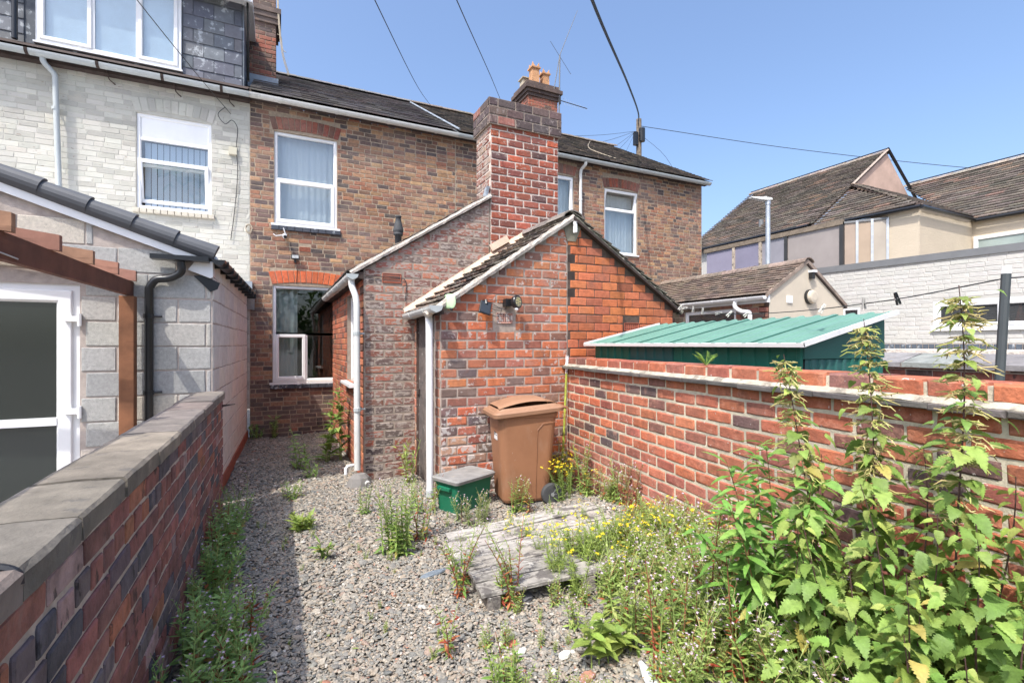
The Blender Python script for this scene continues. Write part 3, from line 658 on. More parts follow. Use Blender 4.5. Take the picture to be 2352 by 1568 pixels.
# ---- white painted house with slate-hung dormer
wh = thing('white_house', 'white painted brick terraced house with slate-hung dormer and peeling wall, at the left', 'house', (-3, FY, 0))
pal_w = [(4, (.47, .455, .40)), (3, (.455, .44, .385)), (2, (.48, .465, .41)), (.3, (.43, .41, .355))]
w5 = (-2.01, -1.0, 3.74, 5.24)
wallw = brick_wall(wh, 'wall', F, [(-5.2, .5), (-.44, .5), (-.44, 5.76), (-5.2, 5.76)], pal_w, m_brick_white, m_mortar_white, h=.079, L=.225, gap=.007, proud=.004, bond='loose', thick=.3, holes=[w5],
    skips=[(-2.05, -.96, 5.24, 5.50)], occ=[[(0, 450), (480, 650), (570, 720), (570, 1568), (0, 1568)]], wav=.004)
arch(wh, F, -2.03, -.98, 5.25, .22, .05, pal_w, m_brick_white, wallw, n=11, mortar=m_mortar_white, proud=.009)
mb = MB(); prism(mb, F, [(-2.0, 5.2), (-1.01, 5.2), (-1.01, 5.25), (-1.3, 5.285), (-1.5, 5.295), (-1.7, 5.285), (-2.0, 5.25)], -.08, -.022)
wc = window(wh, F, *w5, .025, [(0, 1, .76, 1, 'panel'), (0, 1, .46, .76), (0, 1, 0, .46, 'none')], curt=None, label='white window with blank top panel and an open lower sash')
part('head_panel', mb, m_pvc, wc)
tilted_sash(wc, F, w5[0]+.02, w5[1]-.04, w5[2]+.10, w5[2]+.78, -.02, -.20, m_glass)
mbb = MB()
for k in range(11): u = w5[0]+.09+k*.083; box(mbb, F, u, u+.074, w5[2]+.07, w5[3]-.42, -.12+.004*(k % 2), -.118+.004*(k % 2))
part('vertical_blind', mbb, m_blind, wc)
for k in range(12):
    mb = MB(); q = 1.1/12; bevbox(mb, F, -2.05+q*k+.003, -2.05+q*(k+1)-.003, 3.665, 3.735, -.02, .06, .007, (.48, .44, .36)); part('sill_brick', mb, m_brick_white, wallw)
mb = MB(); wbox(mb, -5.2, -.44, 9.32, 9.4485, 5.70, 5.80); part('soffit', mb, m_dirt_shade, wh)
gutter(wh, (-5.2, 9.22, 5.78), (-.44, 9.22, 5.78), .066, m_pvc_grey, brackets=6, bmat=m_dirt_shade)
for x in (-3.9, -2.35, -1.5, -.75):
    mb = MB(); tube(mb, [(x, 9.28, 5.74), (x+.02, 9.38, 5.64), (x+.08, 9.44, 5.60)], .009, 5); part('rusty_bracket', mb, m_dirt_shade, wh)
pipe(wh, bez([(-3.06, 9.25, 5.74), (-3.05, 9.26, 5.66), (-2.96, 9.33, 5.55), (-2.95, 9.34, 5.45)], 4)+[(-2.89, 9.34, 3.2)], .036, m_pvc_grey, clips=[(-2.95, 9.34, 5.05)], clipdir=(0, .1))
mb = MB(); box(mb, F, -.75, -.63, 4.78, 4.90, 0, .06); single('junction_box', mb, M('cream_box', (.52, .49, .38), .6), 'small cream junction box on the white wall beside the brick corner', 'junction box')
mb = MB(); tube(mb, bez([(-.80, 9.40, 5.55), (-.9, 9.38, 5.40), (-.80, 9.38, 5.26), (-.70, 9.38, 5.34), (-.62, 9.4, 5.22), (-.64, 9.42, 4.9), (-.62, 9.42, 4.5), (-.66, 9.42, 3.9), (-.72, 9.42, 3.35)], 6), .006, 5)
single('wall_cable', mb, m_wire, 'thin black cable looping down the white wall past the cream box', 'cable')
mb = MB()
for k in range(3): tube(mb, bez([(-.45+.05*math.cos(a), 9.42-.01*k, 3.55+.07*math.sin(a)+k*.01) for a in np.linspace(0, 6.28, 7)], 3), .005, 4)
single('coiled_cable', mb, m_wire_tan, 'small coil of pale cable hung where the white wall meets brown brick', 'cable')
# dormer
DY = 9.72; FD = Fr((0, DY, 0), (1, 0, 0), (0, -1, 0))
mb = MB(); mb.add([(-5.2, EYV-.02, EZ), (-.46, EYV-.02, EZ), (-.46, DY+.02, EZ+.29), (-5.2, DY+.02, EZ+.29)], [(0, 1, 2, 3)]); mb.add([(-5.2, EYV-.02, EZ-.03), (-.46, EYV-.02, EZ-.03), (-.46, DY+.02, EZ+.26), (-5.2, DY+.02, EZ+.26)], [(3, 2, 1, 0)]); part('roof_strip', mb, m_dirt_shade, wh)
mb = MB(); wbox(mb, -5.2, -.56, DY, 12.8, 5.9, 7.50, (.10, .11, .125)); dm = part('dormer', mb, m_slate, wh, label='slate-hung dormer with wide white window')
dw = (-3.28, -1.45, 6.135, 7.40)
pal_sl = [(3, (.115, .125, .145)), (2, (.135, .14, .155)), (1, (.09, .10, .12))]
def slates(x0, x1):
    h = .225; v = 6.0; r = 0
    while v < 7.45:
        u = x0-(.15 if r % 2 else 0)
        while u < x1:
            a, b = max(u, x0), min(u+.30, x1); u += .30
            if b-a > .03:
                key = block_t(round(b-a-.009, 3), round(min(h+.03, 7.5-v), 3), .01, .0015, r % 2)
                m4 = FD.mat((a+b)/2, v+h/2+.012, .004+.001); T = Matrix.Rotation(-.05, 4, 'X')
                enqueue(wh, 'slate', key, m4 @ T, pick(pal_sl), m_slate, dm, .28*h)
        v += h; r += 1
slates(-5.2, -3.42); slates(-1.44, -.57)
dmw = window(wh, FD, *dw, -.06, [(0, .36, 0, 1, 'sash'), (.36, .69, 0, 1), (.69, 1, 0, 1, 'sash')], sill=(.02, .03, .09), curt=None, room=False, t=.06)
mb = MB(); box(mb, FD, dw[0]+.03, dw[1]-.03, dw[2]+.03, dw[3]-.02, .001, .004); part('roller_blind', mb, M('pale_blind', (.56, .68, .78), .9, var=.05), dmw)
mb = MB(); box(mb, FD, dw[0]-.0, dw[1]+.0, 5.95, 6.10, .0, .05, (.03, .033, .04)); part('apron', mb, m_slate, dm)
mb = MB(); wbox(mb, -5.2, -.40, 9.50, 13, 7.52, 7.60); wbox(mb, -5.2, -.40, 9.47, 9.495, 7.46, 7.60); fa = part('fascia', mb, m_pvc, dm)
mb = MB(); box(mb, Fr((0, 9.47, 0), (1, 0, 0), (0, -1, 0)), -5.2, -.47, 7.50, 7.58, .005, .09); part('roof_gutter', mb, m_pvc_grey, dm)
Fch = Fr((-.56, 0, 0), (0, 1, 0), (1, 0, 0))
for k in range(4): mb = MB(); box(mb, Fch, DY-.01+k*.06, DY+.045+k*.06, 5.9+k*.03, 7.5, .0, .02-k*.004, (.15, .17, .19)); part('corner_trim', mb, m_slate, dm)
mb = MB(); mb.add([(-.50, 9.60, 7.55), (-.47, 9.60, 7.55), (-.47, 9.98, 6.35), (-.50, 9.98, 6.35), (-.50, 9.72, 7.55), (-.47, 9.72, 7.55), (-.47, 10.04, 6.35), (-.50, 10.04, 6.35)], [(0, 1, 2, 3), (4, 7, 6, 5), (0, 4, 5, 1), (3, 2, 6, 7), (0, 3, 7, 4), (1, 5, 6, 2)]); part('barge_board', mb, m_black, dm)
pipe(wh, [(-3.47, 9.55, 7.45), (-3.47, 9.55, 6.05)], .035, m_black, parent=dm)
flush(wh, 'brick'); flush(wh, 'slate')
# ================================================================ rear extension with the big chimney
ext = thing('brick_extension', 'lean-to rear extension of smeared brick with a broad chimney rising from its gable', 'extension', (2.2, 5.9, 0))
YE = 5.9; FE = Fr((0, YE, 0), (1, 0, 0), (0, -1, 0))
pal_ext = [(4, (.33, .11, .07)), (3, (.25, .09, .065)), (2, (.18, .08, .065)), (2.0, (.10, .068, .062)), (1, (.40, .14, .075))]
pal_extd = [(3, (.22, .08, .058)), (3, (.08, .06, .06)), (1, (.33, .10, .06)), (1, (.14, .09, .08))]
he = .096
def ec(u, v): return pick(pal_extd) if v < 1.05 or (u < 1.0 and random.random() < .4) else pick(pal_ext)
occe = [[(948, 700), (1300, 480), (1300, 1568), (948, 1568)]]
rf = lambda x: 2.45+.632*(x-.78)
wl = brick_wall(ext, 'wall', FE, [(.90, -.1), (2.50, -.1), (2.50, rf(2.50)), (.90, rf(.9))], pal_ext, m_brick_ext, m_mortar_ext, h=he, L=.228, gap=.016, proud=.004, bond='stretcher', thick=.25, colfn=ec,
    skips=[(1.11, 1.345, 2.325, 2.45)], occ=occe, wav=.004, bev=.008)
FEl = Fr((.90, FY, 0), (0, -1, 0), (-1, 0, 0)); we = (2.05, 2.95, 1.08, 2.28)
pal_el = [(3, (.42, .13, .07)), (2, (.33, .11, .065)), (1, (.13, .07, .055)), (1, (.45, .18, .09))]
brick_wall(ext, 'side_wall', FEl, [(0, -.1), (3.548, -.1), (3.548, 2.42), (0, 2.42)], pal_el, m_brick_out2, m_mortar_ext, h=.085, L=.228, gap=.012, thick=.2, holes=[we])
window(ext, FEl, *we, .05, [(0, 1, 0, 1)], sill=(.04, .035, .09), t=.06)
CW = (2.51, 3.55, 5.895, 6.40)
mb = MB(); wbox(mb, CW[0]+.006, CW[1]-.006, CW[2]+.006, CW[3], -.1, 4.80); chm = part('chimney', mb, M('mortar_chimney', (.60, .51, .44), .95, var=.2, vscale=20, bump=(90, .8, .006)), ext, label='broad square chimney of red brick with pale joints')
FCf = Fr((0, CW[2]+.006, 0), (1, 0, 0), (0, -1, 0)); FCl = Fr((CW[0]+.006, CW[3], 0), (0, -1, 0), (-1, 0, 0))
pal_cm = [(4, (.32, .085, .05)), (3, (.25, .075, .05)), (2, (.19, .065, .05)), (1, (.40, .10, .05)), (.7, (.10, .055, .05))]
brick_wall(ext, 'c', FCf, [(CW[0], 0), (CW[1], 0), (CW[1], 4.48), (CW[0], 4.48)], pal_cm, M('brick_chimney', (1, 1, 1), .85, attr=True, var=.25, vscale=26, patches=[(2, .5, .15, (.20, .11, .085), .35), (22, .60, .04, (.46, .38, .33), .65, (1, 1, 1.6)), (40, .66, .05, (.05, .03, .03), .5)], bump=(80, .6, .006)), m_mortar_ext, h=.0985, L=.24, gap=.019, parent=chm, wall=chm, wav=.003, bev=.008, occ=[[(1126, 600), (1340, 470), (1400, 1568), (900, 1568)]])
brick_wall(ext, 'c', FCl, [(0, 3.0), (.506, 3.0), (.506, 4.48), (0, 4.48)], [(3, (.26, .10, .07)), (2, (.17, .09, .07)), (1, (.4, .27, .2))], m_brick_ext, m_mortar_ext, h=.0985, L=.24, gap=.019, parent=chm, wall=chm, uphase=.1)
e = .035; mb = MB(); wbox(mb, CW[0]-e+.006, CW[1]+e-.006, CW[2]-e+.006, CW[3]+e, 4.485, 4.83); cap = part('cap_mortar', mb, m_mortar_ext, chm)
Fc1 = Fr((0, CW[2]-e+.006, 0), (1, 0, 0), (0, -1, 0)); Fc2 = Fr((CW[0]-e+.006, CW[3]+e, 0), (0, -1, 0), (-1, 0, 0))
pal_cap = [(3, (.09, .068, .066)), (2, (.13, .09, .08)), (1, (.28, .13, .10))]
for fr, a, b in ((Fc1, CW[0]-e, CW[1]+e), (Fc2, 0, .575)):
    brick_wall(ext, 'c', fr, [(a, 4.49), (b, 4.49), (b, 4.835), (a, 4.835)], pal_cap, M('brick_soot', (1, 1, 1), .85, attr=True, var=.3, vscale=20, patches=[(18, .58, .06, (.36, .30, .28), .5)], bump=(70, .7, .006)), m_mortar_ext, h=.115, L=.26, gap=.017, parent=chm, wall=cap)
# roof slope (its verge is what shows)
n_ = np.array((-.632, 0, 1))/math.hypot(.632, 1); S_ = np.array((1, 0, .632))/math.hypot(.632, 1)
tile_roof(ext, 'roof_tile', (.72, 9.44, rf(.72)+.01), (0, -1, 0), S_, 3.56, 16, 2.1/16, .175, pal_old, m_claytile, ext, th=.015, jit=.006, base_mat=m_dirt_shade)
def verge(root, P0, P1, N, Up, w, hgt, n, mat, name='verge_mortar', j=.008):
    """uneven strip of bedding mortar along a verge"""
    P0, P1, N, Up = (np.array(a, float) for a in (P0, P1, N, Up)); mb = MB(); V = []; d = P1-P0
    for k in range(n+1):
        c = P0+d*(k/n); r = lambda: random.uniform(-j, j)
        V += [c+N*(w+r())+Up*r()*.6, c+N*(w*1.15+r())+Up*(hgt*.5+r()), c+N*(w+r())+Up*(hgt+r()*1.3), c-N*.03+Up*(hgt+r()*.5), c-N*.03]
    F_ = []
    for k in range(n):
        for q in range(4): F_.append((k*5+q, k*5+5+q, k*5+6+q, k*5+1+q))
    F_ += [(0, 1, 2, 3, 4), tuple(n*5+q for q in (4, 3, 2, 1, 0))]
    mb.add(V, F_); return part(name, mb, mat, root)
verge(ext, (.76, YE, rf(.76)-.035), (2.52, YE, rf(2.52)-.035), (0, -1, 0), n_, .05, .05, 30, m_verge, j=.005)
verge(ext, (2.46, YE-.0, 3.50), (2.50, YE-.0, 3.66), (0, -1, 0), (-1, 0, 0), .02, .05, 5, m_lead, 'flashing')
gutter(ext, (.765, 9.40, 2.43), (.765, 5.84, 2.40), .062, m_pvc_dirty, brackets=5)
mb = MB(); Fg = Fr((.765, 5.838, 2.405), (1, 0, 0), (0, -1, 0)); prism(mb, Fg, [(-.07, 0), (-.055, -.04), (0, -.066), (.055, -.04), (.07, 0)], 0, .012); part('gutter_end', mb, m_pvc_grey, ext)
mb = MB(); wbox(mb, .80, .895, 5.87, 9.44, 2.36, 2.44); part('fascia', mb, m_dirt_shade, ext)
pipe(ext, bez([(.765, 5.90, 2.37), (.765, 5.89, 2.28), (.80, 5.84, 2.15), (.81, 5.82, 2.05)], 4)+[(.815, 5.80, .16)], .036, m_pvc_dirty, clips=[(.81, 5.82, 1.72), (.815, 5.80, .85)], clipdir=(.09, .04), clipmat=m_pvc_grey)
pipe(ext, [(.86, 6.1, .85), (.85, 6.05, .2)], .018, m_pvc_dirty, name='waste_pipe')
pipe(ext, [(.84, 5.95, .19), (.72, 5.90, .19), (.70, 5.89, .17), (.70, 5.89, .10)], .018, m_pvc, name='waste_pipe')
mb = MB(); V = []
for z, r in ((.0, .15), (.09, .11), (.13, .07)): V += [(.83+r*math.cos(a), 5.74+r*.8*math.sin(a), z) for a in np.linspace(0, 2*math.pi, 9)[:-1]]
mb.add(V, [(i*8+k, i*8+(k+1) % 8, i*8+8+(k+1) % 8, i*8+8+k) for i in range(2) for k in range(8)]+[tuple(range(16, 24))]); part('gully_surround', mb, M('grey_concrete', (.2, .19, .18), .9, var=.2), ext)
mb = MB(); bevring(mb, FE, 1.115, 1.34, 2.33, 2.445, .014, -.02, .012); v_ = part('air_vent', mb, m_red_terr, ext, label='dark red louvred vent under the verge')
for k in range(4):
    mb = MB(); z = 2.347+k*.024; mb.add([FE.p(a, b, c) for c, b in ((.008, z), (-.015, z+.016)) for a in (1.13, 1.325)]+[FE.p(a, b-.005, c) for c, b in ((.008, z), (-.015, z+.016)) for a in (1.13, 1.325)], [(0, 1, 3, 2), (5, 4, 6, 7), (0, 4, 5, 1)]); part('louvre', mb, m_red_terr, v_)
mb = MB(); box(mb, FE, 1.13, 1.325, 2.34, 2.435, -.03, -.016); part('vent_back', mb, m_room, v_)
mb = MB(); prof = [(2.78, .045), (3.06, .045), (3.065, .062), (3.09, .066), (3.10, .055), (3.115, .07), (3.14, .07), (3.24, .045), (3.30, .034), (3.31, .045), (3.325, .045), (3.33, .03)]
tube(mb, [(1.46, 6.6, z) for z, r in prof], [r for z, r in prof], 12); single('flue_pipe', mb, m_rubber, 'black boiler flue with cowl poking up behind the sloping verge', 'flue', smooth=True)
mb = MB(); tube(mb, bez([(.93, 5.885, 2.395), (1.12, 5.88, 2.40), (1.34, 5.88, 2.392), (1.385, 5.885, 2.37), (1.40, 5.885, 2.30), (1.385, 5.885, 2.12)], 5), .005, 5)
single('wall_cable', mb, m_wire, 'thin grey cable crossing the louvred vent and dropping beside the tiled roof', 'cable')
flush(ext, 'brick'); flush(ext, 'roof_tile')

# ================================================================ orange brick outhouse with the gable
out = thing('brick_outhouse', 'orange brick outhouse with a steep gable and mossy tiled roof, behind the brown bin', 'outbuilding', (3.0, 4.85, 0))
YO = 4.85; FO = Fr((0, YO, 0), (1, 0, 0), (0, -1, 0)); XL = 1.505; XR = 4.66; AP = (3.10, 3.07)
rl = lambda x: 3.07-(3.10-x)*.675; rr = lambda x: 3.07-(x-3.10)*.635
pal_o = [(5, (.47, .145, .065)), (3, (.42, .135, .07)), (2, (.35, .12, .078)), (.8, (.24, .11, .08)), (1.6, (.52, .165, .06))]
pal_o2 = [(5, (.50, .145, .06)), (3, (.45, .135, .065)), (1, (.36, .11, .06)), (1, (.54, .165, .06))]
pal_lowl = [(3, (.28, .10, .07)), (3, (.17, .11, .095)), (2, (.42, .12, .06)), (1, (.38, .22, .15)), (1, (.12, .09, .09))]
m_out_low = M('brick_whitened', (1, 1, 1), .88, attr=True, var=.25, vscale=22, patches=[(17, .515, .05, (.52, .48, .45), .8), (7, .56, .08, (.16, .10, .09), .5)], bump=(70, .7, .007))
def oc(u, v):
    if u < 1.95 and v < 1.95 and random.random() < .6: return pick(pal_lowl)
    if v < .95 and u < 2.6: return pick(pal_lowl)
    if v < 1.2 and random.random() < .3: return pick(pal_lowl)
    return pick(pal_o)
ho = .1
JX = 3.04
holes_sk = [(JX, 3.14, 2.585, 2.615), (JX, 3.14, 2.385, 2.415), (JX, 3.14, 2.185, 2.215)]
wo = brick_wall(out, 'wall', FO, [(XL, -.1), (JX, -.1), (JX, rl(JX)), (XL, rl(XL))], pal_o, m_brick_out, m_mortar_out, h=ho, L=.225, gap=.015, proud=.005, colfn=oc, vstart=-.06, bond='stretcher', thick=.22, wav=.004, bev=.008,
    skips=[(2.10, 2.36, 1.80, 1.96)]+[(XL-.1, 2.65, -.1, .94)], occ=[[(1100, 925), (1290, 905), (1290, 1568), (1100, 1568)]])
brick_wall(out, 'wall', FO, [(XL, -.1), (2.65, -.1), (2.65, .945), (XL, .945)], pal_lowl, m_out_low, m_mortar_out, h=ho, L=.225, gap=.015, colfn=lambda u, v: pick(pal_lowl), vstart=-.06, wall=wo, wav=.004, bev=.008,
    occ=[[(1110, 925), (1290, 905), (1290, 1568), (1110, 1568)]])
brick_wall(out, 'wall', FO, [(JX, -.1), (XR, -.1), (XR, rr(XR)-.02), (AP[0], AP[1]-.04), (JX, rl(JX))], pal_o2, m_brick_out2, m_mortar_dark, h=ho, L=.228, gap=.010, proud=.006, colfn=lambda u, v: pick(pal_o2), vstart=-.05, thick=.22, wav=.003, bev=.007,
    skips=holes_sk+[(3.85, 4.10, 1.76, 1.87)], occ=[[(1340, 783), (1480, 750), (1600, 720), (1600, 1568), (1310, 1568), (1306, 840)]])
FOs = Fr((XL+.004, 5.897, 0), (0, -1, 0), (-1, 0, 0))
brick_wall(out, 'side_wall', FOs, [(0, -.1), (1.043, -.1), (1.043, rl(XL)-.04), (0, rl(XL)-.04)], [(3, (.42, .16, .10)), (2, (.30, .13, .09)), (1, (.5, .3, .2))], m_brick_out, m_mortar_out, h=ho, L=.225, gap=.015, vstart=-.06, thick=.15, holes=[(.08, .86, -.1, 1.93)])
dmb = thing('plank_door', 'weathered grey plank door in the shaded side of the outhouse, behind the white downpipe', 'door', (1.46, 5.4, 0))
for k in range(6):
    mb = MB(); a = .09+k*.128; bevbox(mb, FOs, a, a+.124, .02, 1.92, -.05, -.025+random.uniform(-.002, .002), .004, pick([(1, (.14, .12, .105)), (1, (.17, .15, .13))]), j=.001); part('plank', mb, m_oldwood, dmb)
mb = MB(); ring(mb, FOs, .06, .88, -.05, 1.96, .03, -.09, -.0); part('door_frame', mb, M('old_dark_paint', (.09, .06, .05), .8, var=.3, patches=[(12, .6, .05, (.5, .45, .4), .6)]), dmb)
mb = MB(); box(mb, FOs, .10, .16, 1.0, 1.06, -.03, -.0); part('latch', mb, m_dirt_shade, dmb)
# downpipe and gutter on the left eave
gutter(out, (1.40, 5.84, 1.955), (1.40, 4.66, 1.975), .066, m_pvc_dirty, brackets=2)
mb = MB(); Fg = Fr((1.40, 4.658, 1.98), (1, 0, 0), (0, -1, 0)); prism(mb, Fg, [(-.072, 0), (-.055, -.045), (0, -.07), (.055, -.045), (.072, 0)], 0, .012); part('gutter_end', mb, m_pvc_grey, out)
mb = MB(); wbox(mb, 1.44, 1.50, 4.70, 5.88, 1.90, 1.98); part('fascia', mb, m_dirt_shade, out)
pipe(out, [(1.405, 4.93, 1.93), (1.405, 4.91, 1.80), (1.41, 4.90, .10)], .037, m_pvc, clips=[])
mb = MB(); tube(mb, [(1.41, 4.90, .10), (1.41, 4.90, .03)], .043, 10); part('pipe_collar', mb, m_pvc_grey, out)
# roof: left slope
SLo = np.array((1, 0, .675))/math.hypot(1, .675); No = np.array((-.675, 0, 1))/math.hypot(1, .675)
lenL = (3.10-1.40)*math.hypot(1, .675)
pal_ot = [(3, (.17, .14, .115)), (2, (.23, .19, .155)), (1, (.11, .095, .085)), (.5, (.28, .17, .12))]
tile_roof(out, 'roof_tile', (1.39, 5.86, rl(1.39)+.03), (0, -1, 0), SLo, 1.06, 14, lenL/14, .165, pal_ot, m_claytile, out, th=.017, jit=.008, base_mat=m_dirt_shade, lift=1.5, ragged=.012)
SRo = np.array((-1, 0, .635))/math.hypot(1, .635); lenR = (4.74-3.10)*math.hypot(1, .635)
tile_roof(out, 'roof_tile', (4.74, 4.78, rr(4.74)+.03), (0, 1, 0), SRo, 4.6, 13, lenR/13, .165, [(3, (.09, .08, .06)), (2, (.13, .115, .09)), (1, (.06, .055, .045))], m_claytile, out, th=.017, jit=.008, base_mat=m_dirt_shade, lift=1.3, ragged=.01)
verge(out, (1.36, YO, rl(1.36)-.03), (3.12, YO, rl(3.12)-.03), (0, -1, 0), No, .062, .062, 34, m_verge, j=.005)
verge(out, (3.10, YO, 3.055), (4.76, YO, rr(4.76)-.03), (0, -1, 0), np.array((.635, 0, 1))/math.hypot(1, .635), .055, .05, 50, M('mossy_verge', (.20, .19, .145), .95, var=.3, vscale=10, patches=[(10, .56, .06, (.42, .38, .33), .7)], bump=(40, 1, .01)), j=.006)
# mortar fillet where the roof meets the extension wall
mb = MB(); V = []
for k in range(31):
    x = 1.36+(3.02-1.36)*k/30; z = rl(x); r = random.uniform(-.006, .006)
    V += [(x, 5.895, z+.13+r), (x, 5.86, z+.125+r), (x, 5.79+r, z+.055), (x, 5.79+r, z+.02)]
mb.add(V, [(k*4+q, k*4+4+q, k*4+5+q, k*4+1+q) for k in range(30) for q in range(3)]); part('mortar_fillet', mb, m_fillet, out)
ridge_tiles(out, out, (3.10, 4.80, 3.10), (3.10, 7.0, 3.10), 6, .14, [(1, (.25, .21, .175)), (1, (.2, .17, .15))], m_claytile)
mb = MB(); V = [(2.50, 5.80, 2.80), (2.74, 5.78, 2.95), (2.70, 5.80, 3.03), (2.46, 5.82, 2.88), (2.52, 5.87, 2.81), (2.76, 5.87, 2.96), (2.72, 5.87, 3.04), (2.48, 5.87, 2.89)]
mb.add(V, [(0, 1, 2, 3), (7, 6, 5, 4), (0, 4, 5, 1), (1, 5, 6, 2), (2, 6, 7, 3), (3, 7, 4, 0)]); part('mortar_lump', mb, m_fillet, out)
mb = MB(); bevbox(mb, FO, 3.085, 3.125, 2.89, 3.02, .055, .085, .006); part('ridge_end', mb, m_oldwood, out)
mb = MB(); prism(mb, FO, [(2.98, 2.98), (3.10, 3.04), (3.22, 2.97), (3.15, 2.80), (3.03, 2.80)], -.01, .012); part('apex_render', mb, M('grey_green_render', (.22, .20, .15), .95, var=.3, bump=(40, .8, .006)), out)
# thin dark plates painting the shade in pockets of the broken brick key
for s in holes_sk: mb = MB(); box(mb, FO, s[0]+.004, s[1]-.004, s[2]-.03, s[3]+.03, .0005, .0015); part('pocket_shade', mb, m_dirt_shade, wo)
# terracotta air bricks with square holes
def air_brick(u0, u1, v0, v1, nu, nv, mat, lab):
    mb = MB(); bevring(mb, FO, u0, u1, v0, v1, .014, -.02, .014); a = part('air_brick', mb, mat, out, label=lab); g = MB(); W = (u1-u0-.028); H = (v1-v0-.028); x0 = u0+.014; y0 = v0+.014
    for k in range(nu+1): c = x0+W*k/nu; box(g, FO, c-.006, c+.006, y0, y0+H, -.015, .006)
    for k in range(nv+1): c = y0+H*k/nv; box(g, FO, x0, x0+W, c-.005, c+.005, -.016, .0045)
    part('grille', g, mat, a); mb = MB(); box(mb, FO, x0, x0+W, y0, y0+H, .0012, .0020); part('vent_back', mb, m_room, a)
air_brick(2.135, 2.325, 1.825, 1.94, 6, 4, M('whitened_terracotta', (.45, .25, .2), .9, var=.3, vscale=25, patches=[(20, .5, .05, (.55, .5, .47), .9)]), 'whitened air brick below the round lamp')
air_brick(3.86, 4.09, 1.765, 1.865, 7, 4, m_red_terr, 'red air brick above the green shed roof')
flush(out, 'brick'); flush(out, 'roof_tile')

# lamps and boxes on the walls
sl = thing('solar_panel', 'small tilted black solar panel on the orange brick gable, left of the round lamp', 'solar panel', (1.97, 4.80, 2.0))
f2 = Fr((1.965, 4.74, 1.985), (.95, -.12, -.28), (.15, -.93, .30)); f2.Z = np.cross(f2.N, f2.U)*-1; f2.Z = f2.Z if f2.Z[2] > 0 else -f2.Z
mb = MB(); bevbox(mb, f2, -.062, .062, -.075, .075, -.018, 0, .004); part('panel_case', mb, m_black, sl)
mb = MB(); box(mb, f2, -.05, .05, -.062, .062, .0005, .002); part('cells', mb, M('solar_cells', (.03, .035, .04), .25, spec=.6), sl)
mb = MB(); tube(mb, [(1.99, 4.84, 2.06), (1.985, 4.78, 2.06), (1.98, 4.755, 2.02)], .018, 8); part('bracket', mb, m_black, sl)
lamp = thing('round_floodlight', 'round black solar floodlight with yellow led dots on the orange gable', 'lamp', (2.3, 4.80, 2.06))
fl = Fr((2.325, 4.71, 2.055), (.80, .45, .05), (.45, -.85, .08)); fl.Z = np.array((0, 0, 1.0))
mb = MB(); pts = [fl.p(0, 0, w) for w in (-.05, -.045, -.005, .008)]; tube(mb, pts, [.05, .065, .075, .07], 20); part('housing', mb, m_black, lamp, smooth=False)
mb = MB(); tube(mb, [fl.p(0, 0, .0085), fl.p(0, 0, .010)], .055, 20); part('reflector', mb, M('reflector', (.32, .30, .22), .35, metal=.5), lamp)
for k in range(10):
    a = k*2*math.pi/7; r = .036 if k < 7 else .014; a = a if k < 7 else k*2.1
    mb = MB(); tube(mb, [fl.p(r*math.cos(a), r*math.sin(a), .0105), fl.p(r*math.cos(a), r*math.sin(a), .013)], .008, 8); part('led', mb, M('led_yellow', (.75, .66, .30), .3) if k == 0 else bpy.data.materials['led_yellow'], lamp)
mb = MB(); box(mb, FO, 2.21, 2.29, 2.01, 2.09, .0, .085); part('sensor_body', mb, m_black, lamp)
mb = MB(); tube(mb, [fl.p(-.03, -.075, -.01), fl.p(-.03, -.085, .02)], .012, 8); part('sensor_eye', mb, m_pvc, lamp)
mb = MB()
for q in ([(2.02, 4.83, 2.08), (2.10, 4.82, 2.07), (2.18, 4.82, 2.075), (2.24, 4.80, 2.07)], [(2.03, 4.83, 2.06), (2.12, 4.82, 2.01), (2.20, 4.82, 1.98), (2.26, 4.82, 2.02)], [(2.0, 4.82, 1.95), (2.08, 4.82, 1.905), (2.14, 4.82, 1.90), (2.17, 4.82, 1.93), (2.19, 4.82, 2.0)], [(2.02, 4.83, 2.0), (2.1, 4.82, 1.97), (2.19, 4.82, 1.965), (2.25, 4.82, 1.99)]): tube(mb, bez(q, 5), .003, 4)
single('lamp_wires', mb, m_wire, 'tangled black wires between the solar panel and the round lamp', 'wires')
al = thing('pale_green_lamp', 'pale green rounded plastic lamp under the verge at the outhouse corner', 'lamp', (1.58, 4.75, 2.03))
fa_ = Fr((1.585, 4.765, 2.035), (.85, -.52, 0), (.52, -.85, 0))
mb = MB(); ov = [(.042*math.cos(a)*(1 if math.sin(a) < 0 else .95), .078*math.sin(a)) for a in np.linspace(0, 2*math.pi, 19)[:-1]]
V = []
for w, s in ((-.05, .9), (-.02, 1), (.012, 1), (.03, .85), (.038, .5)): V += [fa_.p(a*s, b*(s*.4+.6), w) for a, b in ov]
mb.add(V, [(i*18+k, i*18+(k+1) % 18, i*18+18+(k+1) % 18, i*18+18+k) for i in range(4) for k in range(18)]+[tuple(range(72, 90))]); part('lamp_body', mb, M('pale_green_plastic', (.50, .68, .42), .5), al, smooth=True)
mb = MB(); tube(mb, [fa_.p(.0, -.075, .0), fa_.p(.0, -.085, .025)], .013, 8); part('sensor_eye', mb, m_black, al)
cm = thing('security_camera', 'small white two-aerial security camera under the upper window sill', 'camera', (.09, 9.4, 3.5))
mb = MB(); box(mb, F, .07, .13, 3.47, 3.53, .0, .03); tube(mb, [(.10, 9.42, 3.49), (.10, 9.32, 3.46)], .035, 10); part('camera_body', mb, m_pvc, cm)
mb = MB(); tube(mb, [(.08, 9.38, 3.50), (-.04, 9.36, 3.47), (-.08, 9.36, 3.50)], .009, 5); part('antenna', mb, m_pvc, cm)
